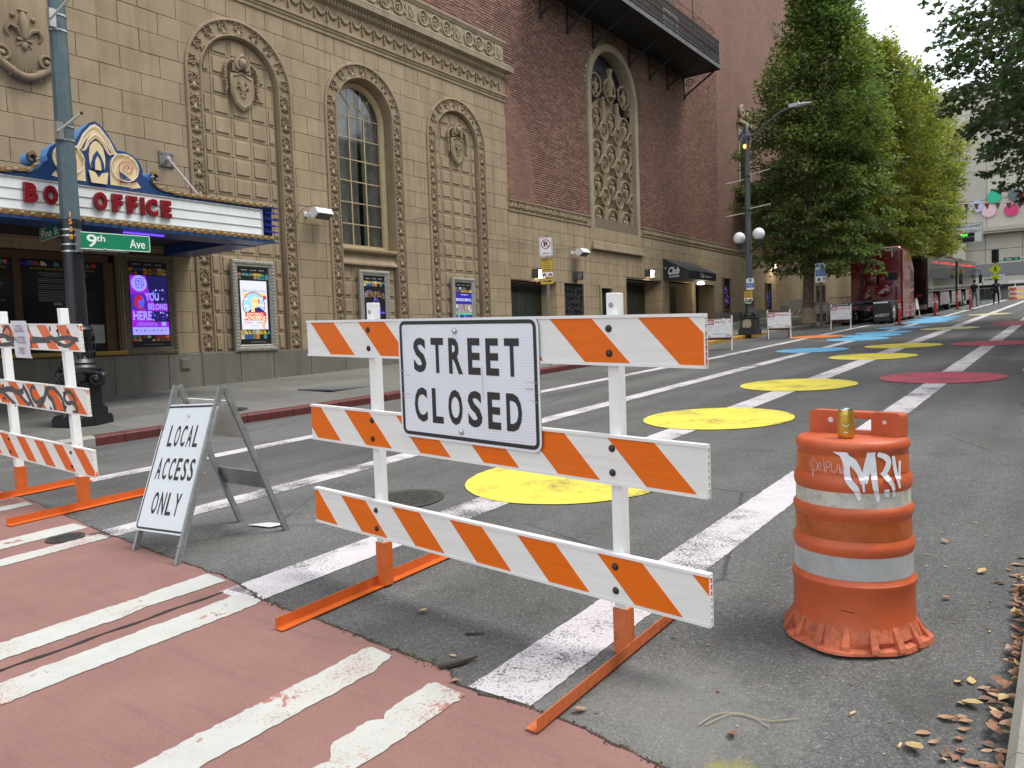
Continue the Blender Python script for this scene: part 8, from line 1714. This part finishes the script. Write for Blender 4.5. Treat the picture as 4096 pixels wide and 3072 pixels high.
# ================================================================ beige building across the end of the street
PANEL = make_concrete('beige_panel', (.50, .46, .39), .06, .12); PGR = make_concrete('grey_panel', (.25, .25, .245), .06, .1); SHADE = mat('recess_grey', (.34, .32, .28), .8, var=.08)
FBY = 90.0; FE = face((0, FBY, 0), 0); far = thing('beige_building', (-6, FBY, gz(90)), 'large beige panelled building closing the end of the street', 'building')
zt = 25.2
xs = [-40 + 4.05 * i for i in range(22)]; zs_ = [11.1, 13.85, 16.7, 19.5, 22.4, zt]
for x0, x1 in zip(xs, xs[1:]):
    for z0, z1 in zip(zs_, zs_[1:]):
        if not (-18 < x0 < 14): continue
        b = B(FE); b.cbox(x0 + .02, x1 - .02, z0 + .02, z1 - .02, -.3, .0, .02); b.build('panel', PANEL, far)
b = B(FE); b.box(-40, 48, 11.0, zt - .02, -20, -.04); b.box(-40, 48, 3.6, 11.0, -20, -.95); b.build('wall', JOINT if 0 else mat('panel_joint', (.2, .18, .155), .9), far)
b = B(FE); b.box(-40, 48, 10.75, 11.08, -1, .35); b.box(-40, 48, 10.55, 10.75, -1, .2); b.build('ledge', PANEL, far)
for x0 in [-14 + 3.1 * i for i in range(8)]:
    for z0, z1 in ((7.55, 9.0), (9.02, 10.5)): b = B(FE); b.cbox(x0 + .02, x0 + 3.08, z0 + .02, z1, -1.2, -.9, .02); b.build('panel', PANEL, far)
b = B(FE); b.box(-40, 48, 6.4, 7.53, -1, -.5); b.build('grey_band', PGR, far)
b = B(FE); b.box(-40, -8.3, 5.5, 6.38, -1, -.6); b.box(-8.3, 48, 5.5, 6.38, -1, -.6); b.box(-9.0, -8.35, 3.6, 5.5, -1, -.55); b.box(-6.9, -6.5, 3.6, 5.5, -1, -.55); b.box(-3.6, 48, 3.6, 5.5, -1, -.6); b.build('ground_floor', PANEL, far)
b = B(FE); b.box(-10.55, -9.45, 3.6, 10.74, -1, -.2); b.build('pillar', PANEL, far)
b = B(FE); b.box(-8.3, -6.9, 3.7, 5.5, -1, -.88); b.build('pane', GLASS, far); b = B(FE); b.box(-6.5, -3.6, 5.25, 5.5, -1, -.5); b.build('lintel', BLACK, far)
b = B(FE); b.box(-5.6, -4.2, 3.7, 5.25, -2, -.9); b.build('lit_lobby', emis('lobby_glow', (.75, .50, .18), .28), far)
for x, z, c, nm in ((-8.45, 13.3, (.50, .49, .66), 'lavender disc partly behind the leaves'), (-6.98, 14.05, (.03, .47, .27), 'green disc among the maple leaves'), (-7.42, 12.72, (.78, .50, .53), 'pale pink disc on the beige wall'), (-5.57, 12.6, (.62, .045, .17), 'hot pink disc on the beige wall'), (-5.25, 14.02, (.12, .14, .15), 'grey disc behind the maple leaves'), (-4.3, 13.6, (.55, .03, .03), 'red disc at the right edge')):
    o = thing('wall_disc', (x, FBY, z), nm, 'wall disc', 'coloured discs on the beige building'); b = B(FE); b.cyl(x, z, .60, .0, .18, 30); b.build('disc', mat('disc_' + nm.split()[0], c, .5, var=.03), o)
# overhead lane sign on its arm
o = thing('overhead_sign', (-7.5, 70, 8.7), 'white overhead lanes only sign with a green lit OPEN panel, half hidden by leaves', 'sign'); f = face((-7.46, 70, 8.70), 0); plate('panel', f, 2.55, 1.56, .08, SWHT, o, th=.12); b = B(f); frame_ring(b, -1.24, 1.24, -.74, .74, .03, .07, .004, 0); b.text('EXPRESS LANES', .08, .52, .17, 2.1, .005, 0, .01); b.text('BUS ONLY', .45, .13, .2, 1.35, .005, 0, .01); b.box(-.80, .73, -.28, .02, 0, .02, 0); b.box(-.80, .73, -.68, -.32, 0, .02, 0); b.build('print', SBLK, o)
b = B(f); b.text('OPEN', -.08, -.13, .18, .62, .024, 0, .01); b.build('led_lettering', emis('led_green', (.03, 1.0, .08), 2.2), o); b = B(); b.tube([(-13, 70.15, 8.6), (-6.3, 70.15, 8.6)], .09, 8); b.tube([(-13, 70.15, 3.3), (-13, 70.15, 8.8)], .14, 8); b.build('mast_arm', GALV, o)
# crossing signs at the far corner
cx_ = -5.37; sp_ = thing('crossing_post', (cx_, 70, gz(70)), 'signal post with pedestrian crossing signs at the far corner', 'sign post'); b = B(); b.tube([(cx_, 70, gz(70)), (cx_, 70, 7.0)], .06, 8); b.build('post', GALV, sp_)
SLIM = mat('sign_lime', (.62, .72, .02), .4)
def d_ped(b, w, h):
    D = lambda P, m=0, n=.003: b.poly(P, n, m)
    b.disc(.02, .18, .05, .003, 12, 0); b.ribbon([(0, .12), (0, -.06)], .10, .003, 0); b.ribbon([(0, -.04), (.09, -.14), (.12, -.26)], .05, .0032, 0); b.ribbon([(0, -.04), (-.06, -.16), (-.14, -.25)], .05, .0034, 0); b.ribbon([(0, .1), (.1, .02), (.15, -.02)], .035, .0036, 0); b.ribbon([(0, .1), (-.1, .05), (-.13, -.05)], .035, .0038, 0)
f = face((cx_, 69.93, 5.75), 0); o = thing('crossing_sign', f.o, 'yellow green diamond sign with a walking figure', 'sign'); f45 = Fr(f.o, (f.u + f.v) * .7071, (f.v - f.u) * .7071, f.n); plate('plate', f45, .64, .64, .03, SLIM, o); b = B(f45); frame_ring(b, -.31, .31, -.31, .31, .012, .025, .001, 0); b.build('border', SBLK, o); b = B(f); d_ped(b, 1, 1); b.build('walking_figure', SBLK, o)
f = face((cx_ + .03, 69.92, 5.14), 0); o = thing('crossing_sign', f.o, 'yellow green plate with a black arrow under the diamond', 'sign'); plate('plate', f, .56, .32, .02, SLIM, o); b = B(f); b.ribbon([(.16, .09), (-.08, -.05)], .045, .002, 0); b.poly([(-.2, -.11), (-.04, -.13), (-.12, .02)], .003, 0); b.build('arrow', SBLK, o)
f = face((cx_ + .38, 69.98, 5.10), 0); o = thing('crossing_sign', f.o, 'white plate with black words beside the arrow plate', 'sign'); plate('plate', f, .5, .46, .02, SWHT, o); b = B(f); b.text('LANE', .08, .12, .06, .22, .002, 0, .01); b.text('MUST', .06, .0, .07, .26, .002, 0, .01); b.text('TURN LEFT', 0, -.14, .06, .4, .002, 0, .01); b.build('print', SBLK, o)
f = face((cx_ - .42, 69.98, 5.0), 0); o = thing('street_name_sign', f.o, 'small green street name blade under the diamond sign', 'street sign'); plate('blade', f, .62, .13, .01, SGRN, o); b = B(f); b.text('9th Ave', -.1, 0, .07, .3, .002, 0, .01); b.build('lettering', SWHT, o)
f = face((-4.3, 69.95, 6.44), 0); o = thing('street_name_sign', f.o, 'green Pike St blade hanging from the far signal arm', 'street sign'); plate('blade', f, 1.05, .25, .02, SGRN, o); b = B(f); b.text('Pike', -.2, 0, .13, .34, .002, 0, .02); b.text('St', .3, 0, .12, .14, .002, 0, .02); b.build('lettering', SWHT, o)
ts_ = thing('traffic_signal', (cx_, 69.9, 6.6), 'traffic signal heads on the far corner post with a mast arm to the right', 'traffic signal'); b = B(); [b.box(cx_ - .14, cx_ + .14, 69.75, 69.95, z, z + .26) for z in (6.35, 6.63, 6.91)]; b.box(cx_ - .24, cx_ + .24, 69.95, 69.97, 6.25, 7.25); [b.prism([(cx_ - .2, z), (cx_ + .2, z), (cx_, z + .1)], -69.95, -69.55, 0, Fr((0, 0, 0), (1, 0, 0), (0, 0, 1), (0, 1, 0)) if 0 else Fr((0, 0, 0), (1, 0, 0), (0, 0, 1), (0, -1, 0))) if 0 else b.box(cx_ - .12, cx_ + .12, 69.55, 69.75, z + .22, z + .26) for z in (6.35, 6.63, 6.91)]; b.build('signal_head', BLACK, ts_); b = B(); b.tube([(cx_, 70, 6.4), (2, 70, 6.65)], .05, 8); b.build('mast_arm', GALV, ts_)
# white far barricade with its drum
z_ = gz(79); fb_ = thing('far_barricade', (-3.9, 79, z_), 'white slatted barricade closing the far end of the street', 'barricade', 'striped barricades'); f = face((-3.9, 79, z_), 0)
for z in (.35, .85, 1.35): b = B(f); b.cbox(-1.2, 1.2, z, z + .24, 0, .04, .01); b.build('rail', RAILW, fb_)
b = B(f); b.box(-.75, -.68, 0, 1.65, -.06, 0); b.box(.68, .75, 0, 1.65, -.06, 0); b.build('post', POSTW, fb_)
o = thing('traffic_drum', (-4.75, 78.6, gz(78.6)), 'small far orange and white drum beside the white barricade', 'traffic drum'); b = B(Fr((-4.75, 78.6, gz(78.6)))); b.lathe([(.36, 0), (.36, .05), (.29, .06), (.27, .45), (.26, 1.0), (.1, 1.02)], 16); b.build('drum_body', DOR, o, smooth=40); b = B(Fr((-4.75, 78.6, gz(78.6)))); b.lathe([(.286, .2), (.281, .36)], 16, caps=False); b.lathe([(.278, .56), (.274, .72)], 16, caps=False); b.build('white_band', DWH, o)
cf = thing('crowd_fence', (-6.6, 75, gz(75)), 'steel crowd fence beyond the second coach', 'crowd fence', 'steel crowd fences'); f = face((-6.6, 75, gz(75)), 0); b = B(f); b.tube([(-1, .15, 0), (-1, 1.1, 0), (1, 1.1, 0), (1, .15, 0), (-1, .15, 0)], .025, 5); b.build('frame', GALV, cf)
for j in range(14): b = B(f); b.tube([(-.88 + j * .135, .15, 0), (-.88 + j * .135, 1.1, 0)], .012, 4); b.build('bar', GALV, cf)
tp = thing('tripod_stand', (-5.9, 66.5, gz(66.5)), 'thin dark tripod stand on the street between the two people', 'tripod'); b = B(Fr(tp.location)); b.tube([(0, 0, .3), (0, 0, 1.6)], .02, 6); [b.tube([(0, 0, .5), (.4 * math.cos(a), .4 * math.sin(a), 0)], .015, 5) for a in (0, 2.1, 4.2)]; b.build('stand', BLACK, tp)
# bunting
bn = thing('bunting', (-4.5, 48, 8.0), 'string of small dull red pennants hung across the street', 'bunting'); PEN = mat('pennant_cloth', (.23, .085, .07), .9, var=.1)
L = [(-9.5 + 11.5 * i / 24, 48, 8.55 - 1.0 * math.sin(math.pi * (i / 24) * .5) - .0) for i in range(25)]; b = B(); b.tube(L, .008, 4); b.build('cord', WIRE, bn)
me_ = None
for i in range(24):
    x, y, z = L[i]; b = B(); b.add([(x + .06, y, z - .01), (x + .30, y, z - .03), (x + .19, y + .03, z - .34), (x + .06, y + .004, z - .01), (x + .30, y + .004, z - .03), (x + .19, y + .034, z - .34)], [(0, 1, 2), (5, 4, 3), (0, 2, 5, 3), (1, 4, 5, 2)]); b.build('pennant', PEN, bn)
# roof aerial with two birds
ar = thing('roof_aerial', (-15.3, 66, 28.4), 'thin rooftop television aerial at the top of the brick building', 'aerial'); ax_, ay_ = -14.9, 67.0; b = B(); b.tube([(ax_, ay_, 28.0), (ax_, ay_, 32.6)], .035, 5)
for z, L_ in ((32.4, 1.5), (30.2, 1.2)):
    b.tube([(ax_ - L_, ay_ - .6, z + .35), (ax_ + L_, ay_ + .6, z - .35)], .025, 5); [b.tube([(ax_ + L_ * t - .4, ay_ + .6 * t + .3, z - .35 * t), (ax_ + L_ * t + .4, ay_ + .6 * t - .3, z - .35 * t)], .015, 4) for t in (-.9, -.6, -.3, 0, .3, .6, .9)]
b.build('aerial', mat('aerial_metal', (.25, .25, .25), .5, .5), ar)
for i, (dx, nm) in enumerate(((-.9, 'dark bird perched at the left on the rooftop aerial'), (-.35, 'dark bird perched near the mast of the rooftop aerial'))):
    o = thing('bird', (ax_ + dx, ay_ - .3, 32.75), nm, 'bird'); b = B(Fr(o.location)); b.tube([(-.25, 0, -.05), (-.08, 0, .05), (.08, 0, .16), (.16, 0, .26), (.27, 0, .27)], [.02, .085, .09, .06, .01], 8); b.build('body', BLACK, o, smooth=60)
# ================================================================ leaves and scraps on the ground
lm = [mat('fallen_leaf_' + n, c, .75, var=.25, vs=30) for n, c in (('tan', (.34, .20, .115)), ('rust', (.24, .115, .065)), ('brown', (.16, .095, .065)), ('straw', (.44, .32, .14)))]
def leaf_shape(b, x, y, z, s, a, curl, m, fold=0.3):
    P = [(0, -.5, 0), (.2, -.3, fold * .2), (.33, .0, fold * .33), (.22, .3, fold * .25 + curl * .3), (0, .55, curl), (-.22, .3, fold * .25 + curl * .3), (-.33, 0, fold * .33), (-.2, -.3, fold * .2), (0, 0, 0)]
    ca, sa = math.cos(a), math.sin(a); V = [(x + s * (p[0] * ca - p[1] * sa), y + s * (p[0] * sa + p[1] * ca), z + s * max(-.1, p[2])) for p in P]
    b.add(V, [(i, (i + 1) % 8, 8) for i in range(8)], m)
rl = random.Random(12); b = B()
for i in range(900):
    y = rl.uniform(1.2, 9.5); e = -.158 if y < 4.2 else lerp_tab([(4.2, -.155), (5.4, -.08), (6.6, .2), (7.8, .9), (9.5, 1.8)])(y); dens = .045 + .025 * math.sin(y * 3.1) + (.03 if 2.2 < y < 3.2 else 0); d = abs(rl.gauss(0, dens)); 
    leaf_shape(b, e - .01 - d, y, gz(y) + .006 + max(0, (.10 - d)) * rl.random() * .8, rl.uniform(.028, .058), rl.uniform(0, 6.28), rl.uniform(-.1, .5), rl.choice([0, 0, 0, 1, 1, 2, 2, 3]), rl.uniform(0, .7))
b.build('leaf_litter', lm, kind='stuff', org=(0, 0, 0), label='drift of dry brown leaves lying along the right-hand kerb')
strays = [(-.42, 2.62, 'straw', .075, 'large straw yellow fallen leaf lying on the asphalt near the right kerb'), (-.40, 4.45, 'straw', .06, 'straw yellow fallen leaf right of the drum'), (-.30, 3.0, 'straw', .07, 'pale yellow fallen leaf on top of the leaf drift'), (-.93, 2.42, 'rust', .05, 'rust brown fallen leaf near the bottom edge'), (-.50, 4.0, 'tan', .045, 'small tan leaf beside the leaf drift'), (-2.62, 2.72, 'straw', .055, 'thin yellow leaf between the barricade feet'), (-2.0, 2.24, 'tan', .04, 'tan leaf caught in the seam by the barricade'), (-.62, 4.9, 'tan', .05, 'tan leaf behind the drum'), (-1.45, 2.30, 'tan', .05, 'curled tan leaf in the seam right of the barricade foot')]
for x, y, c, s, lab in strays:
    b = B(); leaf_shape(b, x, y, gz(y) + .011, s, rl.uniform(0, 6), .25, 0, .5); b.build('fallen_leaf', lm[('tan', 'rust', 'brown', 'straw').index(c)], org=(x, y, gz(y)), label=lab, cat='leaf', group='stray fallen leaves')
b = B()
for i in range(260):
    x, y = rl.uniform(-1.6, -.2), rl.uniform(2.2, 9); 
    if rl.random() < (x + 1.6) / 1.4: leaf_shape(b, x, y, gz(y) + .005, rl.uniform(.008, .022), rl.uniform(0, 6.28), .1, rl.choice([0, 3, 1, 2]), .3)
for i in range(120): x, y = rl.uniform(-9.5, -1), rl.uniform(2.8, 16); leaf_shape(b, x, y, gz(y) + .012, rl.uniform(.01, .03), rl.uniform(0, 6.28), .1, rl.choice([0, 3, 1, 2]), .3)
b.build('leaf_scraps', lm, kind='stuff', org=(0, 0, 0), label='tiny leaf scraps scattered over the asphalt')
STEMM = mat('dry_stem', (.40, .34, .24), .8, var=.2); DTW = mat('dark_twig', (.035, .028, .022), .8, var=.3)
b = B(); b.tube([(x, y, gz(y) + .008) for x, y in spline([(-1.05, 2.42), (-1.02, 2.52), (-.95, 2.56), (-.86, 2.56), (-.78, 2.62)], 5)], .002, 4); b.tube([(x, y, gz(y) + .008) for x, y in spline([(-1.03, 2.43), (-.98, 2.54), (-.9, 2.55), (-.84, 2.52)], 5)], .0018, 4); b.build('dry_stem', STEMM, org=(-.9, 2.5, gz(2.5)), label='wispy dry grass stem on the asphalt in front of the drum', cat='stem')
b = B(); b.tube([(-2.13, 2.30, gz(2.3) + .012), (-2.08, 2.37, gz(2.37) + .014), (-2.05, 2.45, gz(2.45) + .016)], [.014, .012, .004], 6); b.build('twig', DTW, org=(-2.1, 2.35, gz(2.35)), label='dark splinter of rubber lying across the seam', cat='scrap')
b = B(); b.tube([(-2.26, 2.62, gz(2.6) + .008), (-2.18, 2.66, gz(2.66) + .01)], [.006, .004], 5); b.build('twig', DTW, org=(-2.2, 2.64, gz(2.64)), label='short dark twig on the asphalt behind the rubber splinter', cat='twig')
for x, y, a, lab in ((-2.16, 2.42, .2, 'cigarette butt near the seam by the rubber splinter'), (-.63, 2.75, 1.2, 'cigarette butt on the asphalt right of the dry stem'), (-.46, 2.62, 1.5, 'cigarette butt beside the yellow leaf')):
    b = B(); d = (math.cos(a) * .014, math.sin(a) * .014); b.tube([(x - d[0], y - d[1], gz(y) + .008), (x + d[0], y + d[1], gz(y) + .008)], .0045, 7); b.build('cigarette_butt', mat('butt_paper', (.6, .42, .24), .8), org=(x, y, gz(y)), label=lab, cat='cigarette butt', group='cigarette butts')
b = B(); b.add([(-4.98, 3.35, gz(3.35) + .012), (-4.75, 3.38, gz(3.38) + .012), (-4.70, 3.50, gz(3.5) + .014), (-4.88, 3.46, gz(3.46) + .012)], [(0, 1, 2, 3)]); b.build('paper_scrap', mat('trodden_paper', (.55, .57, .58), .8), org=(-4.85, 3.42, gz(3.42)), label='flattened white paper scrap on the asphalt behind the local access sign', cat='paper scrap')
MOSS = mat('yellow_spray_patch', (.16, .14, .035), .9, var=.5, vs=30)
